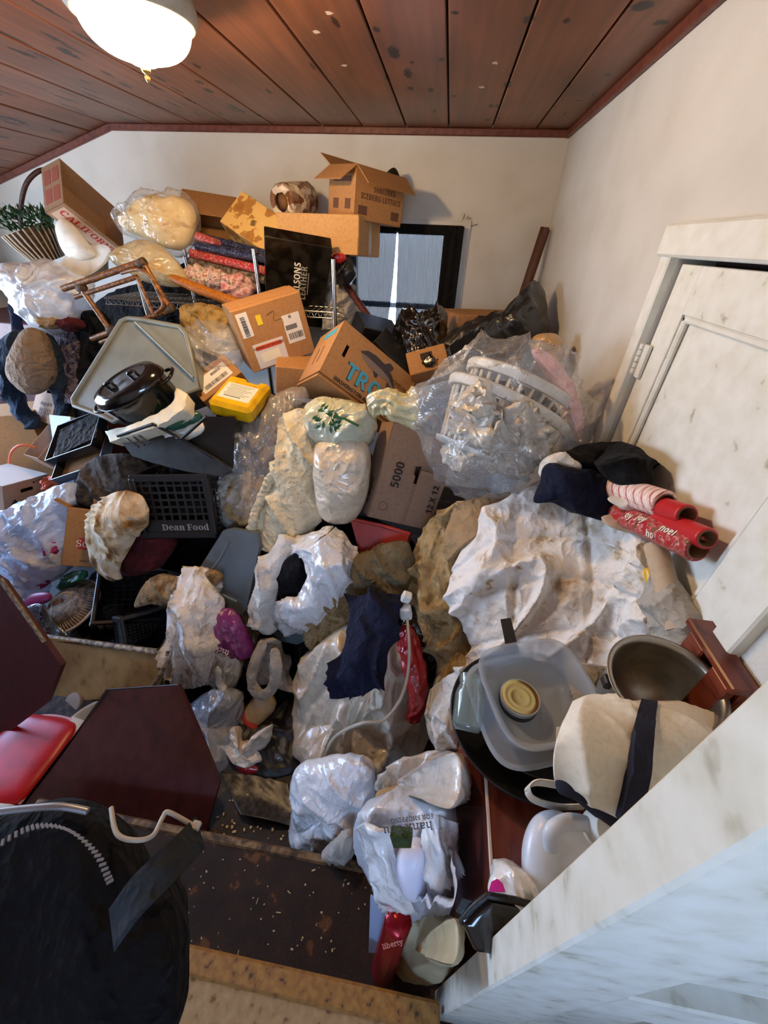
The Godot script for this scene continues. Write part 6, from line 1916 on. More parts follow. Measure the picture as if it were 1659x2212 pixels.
func lower_left() -> void:
	# scott-style carton with a red stamp, stained cloth, maroon cloth
	var s := Vector3(0.351, 0.306, 0.241)
	var o := carton("stamped_tissue_carton", "brown carton with a red label reading Scott under the stained cloth", Vector3(-1.675, 0.516, -1.45), Quaternion(-0.2389, 0.2261, -0.1080, 0.9381), s, M.kraft, "top")
	flap(o, Vector3(0.02, s.y / 2, s.z / 2), Vector3(s.x * 0.5, 0, 0), Vector3(0, 0.06, 0.03), M.kraft)
	flap(o, Vector3(-s.x / 2, s.y / 2, 0), Vector3(0, 0, s.z), Vector3(-0.06, 0.03, 0), M.kraft)
	sticker(o, "red_label", on_face(s, "front", -0.07, -0.03), 0.09, 0.06, M.ink_red)
	lettering(o, "Scott", on_face(s, "front", -0.07, -0.03, 0, 0.0015), 0.036, M.ink_white, false, true)
	lettering(o, "www.scott.com", on_face(s, "front", -0.03, -0.12), 0.016, M.ink_brown, false)
	solo("maroon_sweater", "dark maroon sweater spilling from the carton", "sweater", puff([258, 1195, 290, 1160, 335, 1146, 372, 1158, 376, 1180, 350, 1216, 300, 1242, 258, 1236], -1.36, -1.26, 0.06, 0.08, {"amp": 0.03, "seed": 29.0}), M.maroon)
	solo("stained_white_cloth", "brown-stained white cloth draped over the carton", "cloth", drape([[[186, 1128, -1.34], [212, 1088, -1.33], [256, 1062, -1.32], [306, 1070, -1.32], [324, 1110, -1.32]], [[192, 1160, -1.28], [222, 1126, -1.24], [258, 1112, -1.24], [296, 1118, -1.25], [322, 1134, -1.28]], [[200, 1195, -1.24], [224, 1170, -1.2], [244, 1162, -1.2], [264, 1160, -1.21], [296, 1160, -1.26]], [[212, 1230, -1.2], [228, 1225, -1.18], [242, 1222, -1.18], [256, 1222, -1.18], [266, 1214, -1.2]], [[228, 1250, -1.19], [236, 1254, -1.18], [244, 1256, -1.18], [252, 1252, -1.18], [258, 1244, -1.19]]], {"amp": 0.022, "freq": 10.0, "thick": 0.03, "seed": 3.0, "dir": Vector3(1, 0.2, 0)}), cloth("half_soiled", rgb(222, 206, 180), {"tex": noise_tex("half_soil", 0.008, [[0.0, rgb(90, 60, 28)], [0.3, rgb(150, 104, 44)], [0.42, rgb(214, 190, 150)], [0.55, rgb(240, 232, 220)], [1.0, Color.WHITE]], {"seed": 84, "oct": 5}), "scale": 1.8}))
	# bluish bag at the left edge
	solo("purple_clothes", "purple and red clothes seen through the bluish bag", "clothes", puff([30, 1200, 70, 1150, 120, 1170, 118, 1230, 92, 1270, 50, 1262], -1.32, -1.2, 0.03, 0.08, {"amp": 0.03}), cloth("violet", rgb(170, 60, 120)))
	solo("bluish_bag", "big bluish white translucent bag at the left edge", "bag", puff([-60, 1160, 0, 1120, 50, 1086, 110, 1062, 158, 1044, 172, 1080, 158, 1110, 148, 1200, 136, 1236, 100, 1262, 80, 1294, 50, 1280, 0, 1250, -60, 1230], -1.5, -1.18, 0.12, 0.12, {"kind": "plastic", "amp": 0.05, "freq": 8.0, "seed": 33.0, "na": 110, "nr": 26, "mid": Vector2(60, 1170), "star": 0.03, "rays": 8.0, "reach": 0.3, "knot": [150, 1060, -1.4]}), M.blue_bag)
	# crates
	crate("black_milk_crate", "black milk crate lying tilted beside the woven lampshade", at(285, 1300, -1.26), Quaternion.from_euler(Vector3(0.5, 0.35, -0.35)), Vector3(0.3, 0.2, 0.26), M.black_plastic, 7)
	crate("mesh_crate", "black fine-mesh crate lying below the milk crate", at(320, 1362, -1.12), Quaternion.from_euler(Vector3(0.9, 0.5, -0.5)), Vector3(0.24, 0.12, 0.2), M.dark_plastic, 11)
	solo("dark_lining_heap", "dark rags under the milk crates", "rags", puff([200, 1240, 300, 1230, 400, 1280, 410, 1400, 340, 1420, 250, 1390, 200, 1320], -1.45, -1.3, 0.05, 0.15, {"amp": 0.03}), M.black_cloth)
	# woven shade
	var c := at(154, 1308, -1.16)
	var up := Vector3(-0.25, 0.85, 0.35).normalized()
	var bs := basis_to(up) * Basis.from_scale(Vector3(1.3, 1.3, 1.3))
	var w := thing("woven_lampshade", "round woven dome shade lying at the left", "lampshade", c)
	var b := MB.new()
	b.lathe([Vector2(0, 0.05), Vector2(0.04, 0.048), Vector2(0.075, 0.038), Vector2(0.112, 0.012), Vector2(0.125, 0.0), Vector2(0.13, -0.006), Vector2(0.122, -0.012), Vector2(0.1, -0.02), Vector2(0.085, -0.06), Vector2(0, -0.06)], 60, Transform3D(bs, Vector3.ZERO), 0.86)
	part(w, "dome", b, M.straw)
	b = MB.new()
	for j in 60:
		var a := TAU * j / 60
		b.tube([bs * Vector3(0.04 * cos(a), 0.0495, 0.0344 * sin(a)), bs * Vector3(0.112 * cos(a), 0.0135, 0.0963 * sin(a)), bs * Vector3(0.127 * cos(a), 0.0, 0.109 * sin(a))], [0.0016], 4)
	part(w, "rib", b, mat("pale_straw", rgb(190, 176, 158), 0.5))
	b = MB.new()
	var ring := []
	for j in 41:
		var a := TAU * j / 40
		ring.append(bs * Vector3(0.13 * cos(a), -0.004, 0.112 * sin(a)))
	b.tube(ring, [0.007], 8, false)
	part(w, "rim", b, M.pale_straw)
	solo("green_wrapper", "green plastic wrapper beside the woven shade", "wrapper", puff([124, 1268, 150, 1240, 182, 1232, 184, 1248, 160, 1262, 140, 1276], -1.26, -1.22, 0.01, 0.02, {"kind": "plastic", "amp": 0.03, "na": 36, "nr": 8}), plain("wrapper_green", rgb(20, 90, 60), 0.3))
	solo("blue_foil", "crumpled bluish foil sheet on the floor at the left", "foil", puff([56, 1318, 90, 1306, 112, 1340, 150, 1380, 118, 1396, 86, 1372], -1.06, -1.0, 0.01, 0.015, {"kind": "plastic", "amp": 0.02, "na": 44, "nr": 10, "freq": 20.0}), M.foil)
	solo("magenta_lid", "magenta plastic lid behind the woven shade", "lid", puff([52, 1300, 72, 1282, 104, 1280, 112, 1294, 88, 1308, 62, 1312], -1.14, -1.1, 0.015, 0.02, {"amp": 0.002, "na": 36, "nr": 8}), plain("magenta", rgb(132, 34, 78), 0.4))
	# crumbs on the floor
	var g := RandomNumberGenerator.new()
	g.seed = 90
	b = MB.new()
	for k in 420:
		var p := on_y(g.randf_range(100, 270), g.randf_range(1345, 1400), 0.0)
		p.y = 0.055 + g.randf() * 0.01
		b.box(p, Vector3(g.randf_range(0.004, 0.012), 0.003, g.randf_range(0.003, 0.007)), Basis.from_euler(Vector3(g.randf(), g.randf() * 6, g.randf())))
	var crumbs := solo("floor_crumbs", "pale scraps strewn over the dark sheet at the left", "scraps", b, mat("pale_scraps", rgb(190, 196, 206), 0.4))
	crumbs.set_meta("kind", "stuff")
	solo("dark_plastic_sheet", "dark plastic sheet strewn with scraps behind the cream box", "sheet", drape([[[90, 1330, -1.22], [170, 1320, -1.22], [260, 1330, -1.22], [330, 1345, -1.22]], [[80, 1360, -1.1], [165, 1362, -1.1], [255, 1376, -1.1], [340, 1388, -1.1]], [[85, 1392, -1.0], [170, 1402, -1.0], [262, 1412, -1.0], [350, 1420, -1.0]]], {"amp": 0.01, "thick": 0.02}), M.black_bag_dull)
	# wooden chest: cream box, maroon panels
	var ch := thing("broken_chest", "broken maroon wooden chest with a cream-painted inside", "chest", at(230, 1480, -0.95) * Vector3(1, 0, 1))
	wpart(ch, "back_panel", slab([88, 1376, 374, 1412, 336, 1500, 100, 1520], -0.98, -0.86, 0.02), M.cream_paint)
	b = MB.new()
	b.tube(path([[84, 1374, -0.97], [376, 1412, -0.97]]), [0.016], 4, true, 0.8)
	b.tube(path([[374, 1412, -0.96], [322, 1494, -0.84]]), [0.016], 4, true, 0.8)
	wpart(ch, "rim", b, mat("chipped_rim", rgb(196, 184, 162), 0.6, {"tex": T.grime, "scale": 3.0}))
	wpart(ch, "floor_panel", slab([60, 1540, 120, 1490, 330, 1480, 300, 1640, 60, 1720], -0.95, -0.62, 0.02), mat("chest_floor", rgb(70, 54, 44), 0.8, {"tex": T.grime, "scale": 2.0}))
	wpart(ch, "side_panel", slab([-80, 1200, 6, 1258, 132, 1438, 100, 1520, -60, 1640, -120, 1500], -0.9, -0.66, 0.022), M.maroon_paint)
	b = MB.new()
	b.tube(path([[0, 1250, -0.87], [96, 1386, -0.79]]), [0.008], 4)
	wpart(ch, "panel_edge", b, M.chipped_rim)
	wpart(ch, "front_panel", slab([232, 1492, 386, 1480, 438, 1600, 474, 1690, 440, 1812, 40, 1830, 40, 1745, 60, 1738], -0.72, -0.48, 0.022), M.maroon_paint)
	b = MB.new()
	b.tube(path([[232, 1490, -0.715], [58, 1740, -0.53]]), [0.007], 4)
	b.tube(path([[232, 1490, -0.715], [386, 1479, -0.72]]), [0.004], 4)
	wpart(ch, "panel_edge", b, mat("dark_edge", rgb(60, 44, 36), 0.6, {"tex": T.grime, "scale": 3.0}))
	# red tub and small things inside
	var tub := solo("red_tub", "bright red plastic tub inside the broken chest", "tub", puff([-60, 1620, 0, 1586, 55, 1546, 110, 1548, 160, 1560, 168, 1572, 150, 1604, 110, 1660, 45, 1735, -20, 1740, -70, 1700], -0.78, -0.6, 0.03, 0.08, {"amp": 0.0, "pow": 5.0, "mid": Vector2(50, 1640)}), M.red_plastic)
	b = MB.new()
	b.tube(smooth(path([[48, 1552, -0.73], [110, 1546, -0.73], [158, 1556, -0.72], [168, 1572, -0.71], [150, 1606, -0.69], [100, 1674, -0.64], [42, 1738, -0.59]]), 5), [0.007], 8)
	wpart(tub, "rim", b, plain("tub_rim", rgb(206, 150, 146), 0.4))
	b = MB.new()
	b.lathe([Vector2(0, -0.02), Vector2(0.048, -0.02), Vector2(0.05, 0.0), Vector2(0.046, 0.004), Vector2(0, 0.004)], 40, Transform3D(basis_to(Vector3(-0.2, 0.8, 0.5)), at(155, 1520, -0.82)))
	solo("clear_round_lid", "round translucent tub standing in the chest", "tub", b, plain("dull_clear", Color(0.7, 0.62, 0.55, 0.5), 0.4))
	solo("beige_plate", "beige rounded plate leaning behind the maroon panel", "plate", puff([140, 1568, 170, 1536, 215, 1514, 222, 1540, 190, 1580, 165, 1590], -0.76, -0.7, 0.012, 0.02, {"amp": 0.002, "na": 44, "nr": 8}), mat("plate_beige", rgb(190, 170, 134), 0.5))
	solo("white_clip", "white plastic clip at the left edge below the red tub", "clip", puff([-10, 1700, 14, 1692, 28, 1720, 32, 1745, 8, 1756, -10, 1750], -0.52, -0.5, 0.015, 0.02, {"amp": 0.002, "na": 36, "nr": 8}), M.white_plastic)


func on_steps() -> void:
	solo("step_bag", "full white plastic bag standing on the lower step", "bag", puff([630, 1690, 650, 1650, 700, 1640, 760, 1632, 800, 1650, 812, 1700, 806, 1765, 790, 1800, 760, 1825, 735, 1845, 690, 1850, 640, 1830, 628, 1790, 636, 1730], -0.62, -0.42, 0.08, 0.08, {"kind": "plastic", "amp": 0.025, "freq": 11.0, "seed": 41.0, "na": 110, "nr": 26, "star": 0.02, "knot": [760, 1640, -0.55]}), M.white_bag)
	solo("grey_bag_knot", "small knotted grey bag end beside the step bag", "bag", puff([696, 1840, 715, 1826, 735, 1806, 756, 1810, 764, 1840, 745, 1855, 715, 1852], -0.4, -0.37, 0.03, 0.03, {"kind": "plastic", "amp": 0.02, "na": 40, "nr": 8, "freq": 18.0}), M.grey_cloth)
	solo("tied_beige_bag", "tied beige-white bag under the ledge", "bag", puff([828, 1700, 850, 1665, 890, 1640, 940, 1622, 985, 1630, 996, 1680, 985, 1730, 955, 1752, 900, 1748, 850, 1740], -0.62, -0.5, 0.07, 0.08, {"kind": "plastic", "amp": 0.03, "freq": 11.0, "seed": 43.0, "star": 0.02, "knot": [870, 1745, -0.5]}), bagmat("dull_white_bag", rgb(196, 186, 172), {"rough": 0.4}))
	solo("beige_paper_bag", "beige paper bag between the two white bags", "bag", puff([812, 1712, 838, 1700, 880, 1705, 900, 1740, 880, 1758, 830, 1758, 812, 1742], -0.52, -0.46, 0.04, 0.05, {"amp": 0.02, "na": 48, "nr": 10, "kind": "plastic"}), mat("paper_bag", rgb(176, 140, 92), 0.8, {"tex": T.fibre}))
	# shopping bag with a bottle, mouth ring and body
	var b := MB.new()
	var sb := solo("thank_you_bag", "white shopping bag printed with upside-down thanks, a white bottle inside", "shopping bag", puff([762, 1800, 775, 1760, 800, 1748, 860, 1746, 920, 1756, 965, 1752, 980, 1780, 988, 1850, 980, 1950, 945, 1992, 900, 1990, 840, 1968, 800, 1900, 772, 1850], -0.36, -0.24, 0.03, 0.11, {"kind": "plastic", "amp": 0.03, "freq": 11.0, "seed": 45.0, "na": 110, "nr": 24}), M.white_bag_thin)
	wpart(sb, "left_fold", drape([[[770, 1790, -0.33], [800, 1770, -0.31], [845, 1785, -0.3]], [[790, 1860, -0.28], [825, 1850, -0.26], [856, 1860, -0.26]], [[815, 1920, -0.24], [845, 1915, -0.22], [875, 1925, -0.22]], [[835, 1965, -0.22], [870, 1968, -0.2], [905, 1970, -0.2]]], {"kind": "plastic", "amp": 0.025, "freq": 12.0, "thick": 0.003}), M.white_bag)
	wpart(sb, "right_fold", drape([[[915, 1775, -0.31], [945, 1760, -0.31], [978, 1775, -0.32]], [[918, 1840, -0.27], [948, 1835, -0.26], [984, 1840, -0.28]], [[922, 1900, -0.24], [950, 1900, -0.23], [984, 1905, -0.25]], [[915, 1950, -0.22], [945, 1955, -0.21], [975, 1950, -0.22]]], {"kind": "plastic", "amp": 0.025, "freq": 12.0, "thick": 0.003, "seed": 9.0}), M.white_bag)
	lettering(sb, "Thank You", Transform3D(axes.orthonormalized() * Basis(Vector3.BACK, PI + 0.12), at(888, 1788, -0.285) - sb.position), 0.017, plain("ink_soft", rgb(70, 66, 66), 0.6), false, true)
	lettering(sb, "FOR SHOPPING", Transform3D(axes.orthonormalized() * Basis(Vector3.BACK, PI + 0.12), at(890, 1768, -0.295) - sb.position), 0.009, M.ink_soft, false, true)
	solo("white_bottle", "smooth white plastic bottle inside the thank-you bag", "bottle", puff([856, 1856, 866, 1830, 890, 1824, 915, 1838, 922, 1880, 922, 1920, 905, 1940, 880, 1930, 862, 1900], -0.28, -0.22, 0.035, 0.05, {"amp": 0.0, "na": 48, "nr": 14}), mat("bottle_lilac", rgb(224, 224, 238), 0.25))
	solo("green_pack", "dark green pack at the back of the thank-you bag", "pack", slab([842, 1806, 888, 1812, 888, 1832, 850, 1832], -0.27, -0.262, 0.02), cloth("pack_green", rgb(62, 76, 42)))
	# crushed red can, carton bag and paper beneath
	var p0 := at(826, 2100, -0.15)
	var p1 := at(862, 1985, -0.2)
	b = MB.new()
	var L := (p1 - p0).length()
	b.lathe([Vector2(0, 0.004), Vector2(0.026, 0.0), Vector2(0.03, 0.008), Vector2(0.033, 0.02), Vector2(0.033, L - 0.02), Vector2(0.027, L), Vector2(0, L)], 36, Transform3D(basis_to(p1 - p0), p0))
	for k in b.v.size():
		b.v[k] += Vector3(1, 0, 0.5) * soft_noise.get_noise_3dv(b.v[k] * 400.0) * 0.006
	var can := solo("red_can", "crushed red drinks can on the upper step", "can", b, mat("can_red", rgb(150, 18, 30), 0.25, {"metal": 0.5}))
	b = MB.new()
	b.lathe([Vector2(0.0, -0.001), Vector2(0.0255, -0.002), Vector2(0.0265, 0.002)], 30, Transform3D(basis_to(p1 - p0), p0))
	wpart(can, "can_base", b, M.iron)
	lettering(can, "liberty", Transform3D(axes.orthonormalized() * Basis(Vector3.BACK, 0.25), at(848, 2040, -0.14) - can.position), 0.01, plain("can_print", rgb(196, 120, 110), 0.4), false, true)
	solo("beige_food_bag", "crumpled beige printed food bag beside the red can", "bag", puff([852, 2085, 870, 2030, 890, 1990, 950, 1975, 985, 1990, 988, 2060, 960, 2105, 930, 2125, 880, 2120], -0.24, -0.13, 0.03, 0.04, {"kind": "plastic", "amp": 0.015, "freq": 14.0, "seed": 47.0}), mat("food_bag", rgb(184, 172, 138), 0.45, {"tex": T.mottle}))
	solo("blue_grey_paper", "pale blue-grey folded paper behind the red can", "paper", slab([800, 1935, 832, 1960, 826, 2060, 796, 2058], -0.24, -0.17, 0.004), plain("blue_paper", rgb(150, 170, 196), 0.6))
	# chips on the steps
	var g := RandomNumberGenerator.new()
	g.seed = 12
	b = MB.new()
	for k in 60:
		var p := on_y(g.randf_range(400, 800), g.randf_range(1840, 2060), 0.223)
		if p.z < -0.36 or p.z > -0.11:
			continue
		b.box(p + Vector3(0, 0.002, 0), Vector3(g.randf_range(0.001, 0.004) + pow(g.randf(), 4.0) * 0.012, 0.002, g.randf_range(0.001, 0.005)), Basis(Vector3.UP, g.randf() * 6))
	for k in 40:
		var p := on_y(g.randf_range(470, 640), g.randf_range(1700, 1820), 0.0)
		b.box(p + Vector3(0, 0.003, 0), Vector3(g.randf_range(0.003, 0.014), 0.003, g.randf_range(0.003, 0.01)), Basis(Vector3.UP, g.randf() * 6))
	var chips := solo("paint_chips", "pale chips and crumbs scattered over the steps", "chips", b, mat("pale_chips", rgb(206, 186, 140), 0.6))
	chips.set_meta("kind", "stuff")
	solo("dark_wet_mat", "grey torn floor sheet on the floor below the steps", "mat", drape([[[475, 1670, -0.64], [540, 1672, -0.64], [620, 1690, -0.64]], [[500, 1720, -0.55], [560, 1728, -0.55], [640, 1745, -0.55]], [[520, 1760, -0.48], [580, 1770, -0.48], [650, 1790, -0.48]]], {"amp": 0.003, "thick": 0.003}), mat("wet_grey", rgb(84, 80, 76), 0.35, {"tex": T.grime, "scale": 3.0}))


# rounded-rectangle shell: profile entries are half width, height, half depth
func loft(b: MB, profile: Array, xf: Transform3D, n := 4.0, sides := 56) -> void:
	var p := PackedVector3Array()
	for q: Vector3 in profile:
		for s in sides:
			var a := TAU * s / sides
			var c := cos(a)
			var d := sin(a)
			p.append(xf * Vector3(q.x * signf(c) * pow(absf(c), 2.0 / n), q.y, q.z * signf(d) * pow(absf(d), 2.0 / n)))
	b.grid(p, sides, profile.size(), true, true)


func on_ledge() -> void:
	# big black pan, smaller pan, clear box, tin and jar
	var c := on_y(1128, 1562, 0.99)
	var pan := thing("black_frying_pan", "large black frying pan on the ledge, handle standing up", "pan", Vector3(c.x, 0.974, c.z))
	var b := MB.new()
	b.lathe([Vector2(0, 0), Vector2(0.13, 0), Vector2(0.165, 0.035), Vector2(0.17, 0.04), Vector2(0.166, 0.043), Vector2(0.128, 0.008), Vector2(0, 0.006)], 64)
	part(pan, "bowl", b, M.iron)
	b = MB.new()
	var h0 := at(1112, 1425, -0.64)
	var h1 := at(1092, 1336, -0.74)
	var hx := (h1 - h0).normalized()
	var side := hx.cross(EYE - h0).normalized()
	b.plate([h0 - side * 0.016, h0 + side * 0.016, h1 + side * 0.014, h1 - side * 0.014], hx.cross(side) * 0.008)
	b.tube([c + Vector3(-0.02, 0.03, -0.16), h0], [0.009], 8)
	wpart(pan, "handle", b, M.iron)
	c = on_y(1150, 1545, 1.03)
	b = MB.new()
	b.lathe([Vector2(0, -0.03), Vector2(0.1, -0.03), Vector2(0.128, 0.0), Vector2(0.132, 0.006), Vector2(0.126, 0.006), Vector2(0.098, -0.024), Vector2(0, -0.024)], 56, Transform3D(Basis(), c))
	var sk := solo("small_skillet", "smaller black skillet nested in the large pan", "pan", b, M.iron)
	c = on_y(1160, 1500, 1.10)
	var bs := Basis(Vector3.UP, 0.35) * Basis(Vector3.RIGHT, 0.12)
	b = MB.new()
	loft(b, [Vector3(0, -0.06, 0), Vector3(0.085, -0.06, 0.075), Vector3(0.098, -0.05, 0.088), Vector3(0.112, 0.02, 0.102), Vector3(0.12, 0.024, 0.11), Vector3(0.12, 0.03, 0.11), Vector3(0.108, 0.026, 0.098), Vector3(0.094, -0.046, 0.084), Vector3(0.08, -0.054, 0.07), Vector3(0, -0.054, 0)], Transform3D(bs, c))
	solo("clear_plastic_tub", "square cloudy plastic food tub in the pans", "tub", b, mat("tub_cloudy", Color(0.72, 0.75, 0.78, 0.46), 0.3))
	b = MB.new()
	loft(b, [Vector3(0, -0.002, 0), Vector3(0.122, -0.002, 0.112), Vector3(0.126, 0.004, 0.116), Vector3(0.116, 0.004, 0.106)], Transform3D(bs, c + Vector3(-0.012, -0.03, 0.012)))
	solo("tub_lid", "cloudy plastic rim of a second tub under the square one", "lid", b, mat("lid_cloudy", Color(0.75, 0.78, 0.8, 0.45), 0.3))
	c = on_y(1115, 1525, 1.055)
	var tin := thing("food_tin", "short food tin with a golden lid in the plastic tub", "tin", c)
	b = MB.new()
	b.lathe([Vector2(0, 0), Vector2(0.041, 0), Vector2(0.0425, 0.003), Vector2(0.041, 0.006), Vector2(0.041, 0.034), Vector2(0.0425, 0.037), Vector2(0.0415, 0.04), Vector2(0.039, 0.037)], 44)
	var tbody := part(tin, "tin_body", b, mat("tin_grey", rgb(176, 186, 186), 0.35, {"metal": 0.3}))
	b = MB.new()
	b.lathe([Vector2(0.04, 0.0385), Vector2(0.034, 0.036), Vector2(0.03, 0.0375), Vector2(0.022, 0.036), Vector2(0.018, 0.037), Vector2(0, 0.0365)], 44)
	part(tin, "tin_lid", b, plain("gold_lid", rgb(200, 186, 132), 0.22, {"metal": 1.0}))
	b = MB.new()
	b.lathe([Vector2(0.0415, 0.01), Vector2(0.0418, 0.011), Vector2(0.0418, 0.024), Vector2(0.0415, 0.025)], 44)
	part(tbody, "label_band", b, M.ink)
	# glass jar lying in the pan
	var j0 := on_y(1008, 1580, 1.05)
	var j1 := on_y(1020, 1458, 1.10)
	var d := j1 - j0
	var xf := Transform3D(basis_to(d), j0)
	var L := d.length()
	b = MB.new()
	b.lathe([Vector2(0, 0.003), Vector2(0.024, 0.0), Vector2(0.032, 0.012), Vector2(0.033, L * 0.62), Vector2(0.026, L * 0.78), Vector2(0.024, L * 0.82), Vector2(0.027, L * 0.84), Vector2(0.027, L), Vector2(0.024, L), Vector2(0.022, L * 0.83), Vector2(0.029, L * 0.62), Vector2(0.029, 0.014), Vector2(0, 0.01)], 40, xf)
	solo("glass_jar", "empty glass jar lying in the large black pan", "jar", b, plain("thick_glass", Color(0.55, 0.6, 0.56, 0.3), 0.06))
	# aluminium pot
	c = on_y(1437, 1476, 1.24)
	bs = basis_to(Vector3(-0.08, 0.98, 0.12))
	var pot := thing("aluminium_pot", "dull aluminium cooking pot next to the canvas bag", "pot", c)
	b = MB.new()
	b.lathe([Vector2(0, -0.12), Vector2(0.08, -0.12), Vector2(0.088, -0.11), Vector2(0.09, -0.006), Vector2(0.098, -0.002), Vector2(0.099, 0.003), Vector2(0.09, 0.002), Vector2(0.086, -0.008), Vector2(0.083, -0.105), Vector2(0, -0.112)], 60, Transform3D(bs, Vector3.ZERO))
	part(pot, "pot_body", b, M.aluminium)
	part(pot, "handle_bracket", bx(bs * Vector3(-0.098, -0.015, 0.0), Vector3(0.014, 0.02, 0.024), 0.003), M.iron)
	solo("folded_towel", "folded grey towel under the aluminium pot", "towel", span(Vector3(0.38, 0.974, -0.62), Vector3(0.55, 1.1, -0.44), 0.02), M.grey_cloth)
	# canvas tote
	var canvas := mat("canvas", rgb(236, 230, 214), 0.9, {"tex": T.fibre, "nrm": T.weave, "nscale": 0.5, "scale": 5.0})
	var navy := mat("navy_canvas", rgb(24, 28, 48), 0.9, {"nrm": T.weave, "nscale": 0.5, "scale": 5.0})
	var rows := [[[1238, 1520, 1.20], [1300, 1517, 1.21], [1400, 1523, 1.21], [1480, 1533, 1.2], [1560, 1548, 1.18]], [[1212, 1572, 1.22], [1290, 1560, 1.245], [1390, 1570, 1.245], [1490, 1580, 1.24], [1580, 1600, 1.22]], [[1198, 1625, 1.20], [1285, 1620, 1.235], [1385, 1632, 1.24], [1480, 1640, 1.23], [1560, 1660, 1.21]], [[1197, 1672, 1.17], [1275, 1680, 1.2], [1375, 1700, 1.21], [1470, 1712, 1.2], [1550, 1720, 1.18]], [[1206, 1688, 1.14], [1265, 1716, 1.16], [1355, 1775, 1.17], [1450, 1790, 1.17], [1540, 1790, 1.16]]]
	var tote := solo("canvas_tote", "cream canvas tote bag with navy band and navy lining", "tote bag", drape(rows, {"flat": 0.0, "amp": 0.016, "freq": 8.0, "thick": 0.09, "seed": 51.0, "su": 12, "sv": 10}), canvas)
	var band := []
	for r in rows:
		var a: Array = r[2]
		var z: Array = r[3]
		var q := []
		for k: float in [-0.2, 0.0, 0.23]:
			q.append([lerpf(a[0], z[0], k), lerpf(a[1], z[1], k), lerpf(a[2], z[2], k)])
		band.append(q)
	wpart(tote, "navy_band", drape(band, {"flat": 0.012, "amp": 0.016, "freq": 8.0, "thick": 0.012, "seed": 51.0}), navy)
	wpart(tote, "navy_lining", puff([1200, 1690, 1208, 1672, 1232, 1676, 1268, 1700, 1320, 1742, 1372, 1790, 1345, 1800, 1290, 1768, 1240, 1728, 1208, 1714], 1.17, 1.13, 0.022, 0.02, {"flat": true, "amp": 0.006, "na": 64, "nr": 10}), navy)
	b = MB.new()
	var sp := []
	for q in [[1262, 1742, 1.05], [1200, 1742, 1.05], [1150, 1726, 1.06], [1138, 1704, 1.09], [1158, 1690, 1.1], [1205, 1696, 1.1]]:
		sp.append(on_y(q[0], q[1], q[2]))
	sp = smooth(sp, 8)
	var strip := PackedVector3Array()
	for p: Vector3 in sp:
		strip.append(p + Vector3(0, 0.016, 0))
		strip.append(p - Vector3(0, 0.016, 0.004))
		strip.append(p + Vector3(0.003, -0.016, 0.0))
		strip.append(p + Vector3(0.003, 0.016, 0.003))
	b.grid(strip, 4, sp.size(), true)
	wpart(tote, "strap", b, canvas)
	# white jug with a handle
	var jug := solo("white_jug", "white plastic jug with a handle wedged behind the near door", "jug", puff([1130, 1860, 1138, 1800, 1165, 1758, 1210, 1752, 1270, 1790, 1330, 1790, 1340, 1850, 1300, 1920, 1240, 1980, 1180, 1980, 1140, 1930], 1.06, 1.0, 0.03, 0.05, {"flat": true, "amp": 0.0, "pow": 4.0, "na": 72, "nr": 16}), mat("jug_white", rgb(214, 222, 236), 0.3, {"tex": T.mottle}))
	b = MB.new()
	var hp := []
	for q in [[1190, 1830, 1.09], [1190, 1796, 1.115], [1225, 1775, 1.12], [1270, 1782, 1.115], [1282, 1808, 1.1]]:
		hp.append(on_y(q[0], q[1], q[2]))
	b.tube(smooth(hp, 6), [0.012], 14)
	wpart(jug, "handle", b, M.jug_white)
	b = MB.new()
	b.lathe([Vector2(0, 0.03), Vector2(0.024, 0.03), Vector2(0.026, 0.027), Vector2(0.026, -0.01), Vector2(0, -0.01)], 32, Transform3D(basis_to(Vector3(0.2, 0.8, 0.3)), on_y(1295, 1790, 1.11)))
	wpart(jug, "cap", b, M.white_plastic)
	# small white bag with pink tag, black tray
	var sw := solo("small_white_bag", "small white plastic bag with a pink tag behind the black tray", "bag", puff([1060, 1935, 1062, 1895, 1090, 1872, 1130, 1880, 1160, 1900, 1172, 1940, 1150, 1980, 1090, 1970], 1.04, 1.0, 0.025, 0.03, {"flat": true, "kind": "plastic", "amp": 0.02, "freq": 16.0, "na": 56, "nr": 12}), M.white_bag)
	var tp := []
	for q in [[1056, 1925], [1062, 1904], [1074, 1898], [1086, 1908], [1092, 1926]]:
		tp.append(on_y(q[0], q[1], 1.072))
	b = MB.new()
	b.plate(tp, Vector3(0, -0.004, 0))
	wpart(sw, "pink_tag", b, plain("tag_pink", rgb(206, 30, 140), 0.4))
	var tray := thing("black_metal_tray", "old black baking tray standing on edge at the ledge end", "tray", on_y(1085, 2000, 0.99))
	wpart(tray, "tray_floor", puff([996, 1990, 1020, 1960, 1052, 1934, 1110, 1944, 1172, 1962, 1165, 2010, 1150, 2035, 1108, 2060, 1060, 2056, 1022, 2048], 1.05, 0.995, 0.012, 0.02, {"flat": true, "amp": 0.0, "pow": 9.0, "na": 64, "nr": 12, "round": false}), M.black_enamel)
	var rimp := []
	for q in [[996, 1992, 1.02], [1020, 1960, 1.045], [1052, 1934, 1.06], [1110, 1944, 1.06], [1172, 1962, 1.05]]:
		rimp.append(on_y(q[0], q[1], q[2]))
	b = MB.new()
	b.tube(rimp, [0.005], 8)
	wpart(tray, "tray_rim", b, M.iron)
	b = MB.new()
	b.plate([on_y(985, 1968, 1.03), on_y(998, 1940, 1.05), on_y(1030, 1950, 1.05), on_y(1018, 1990, 1.03)], Vector3(0, -0.005, 0))
	wpart(tray, "tray_handle", b, M.iron)


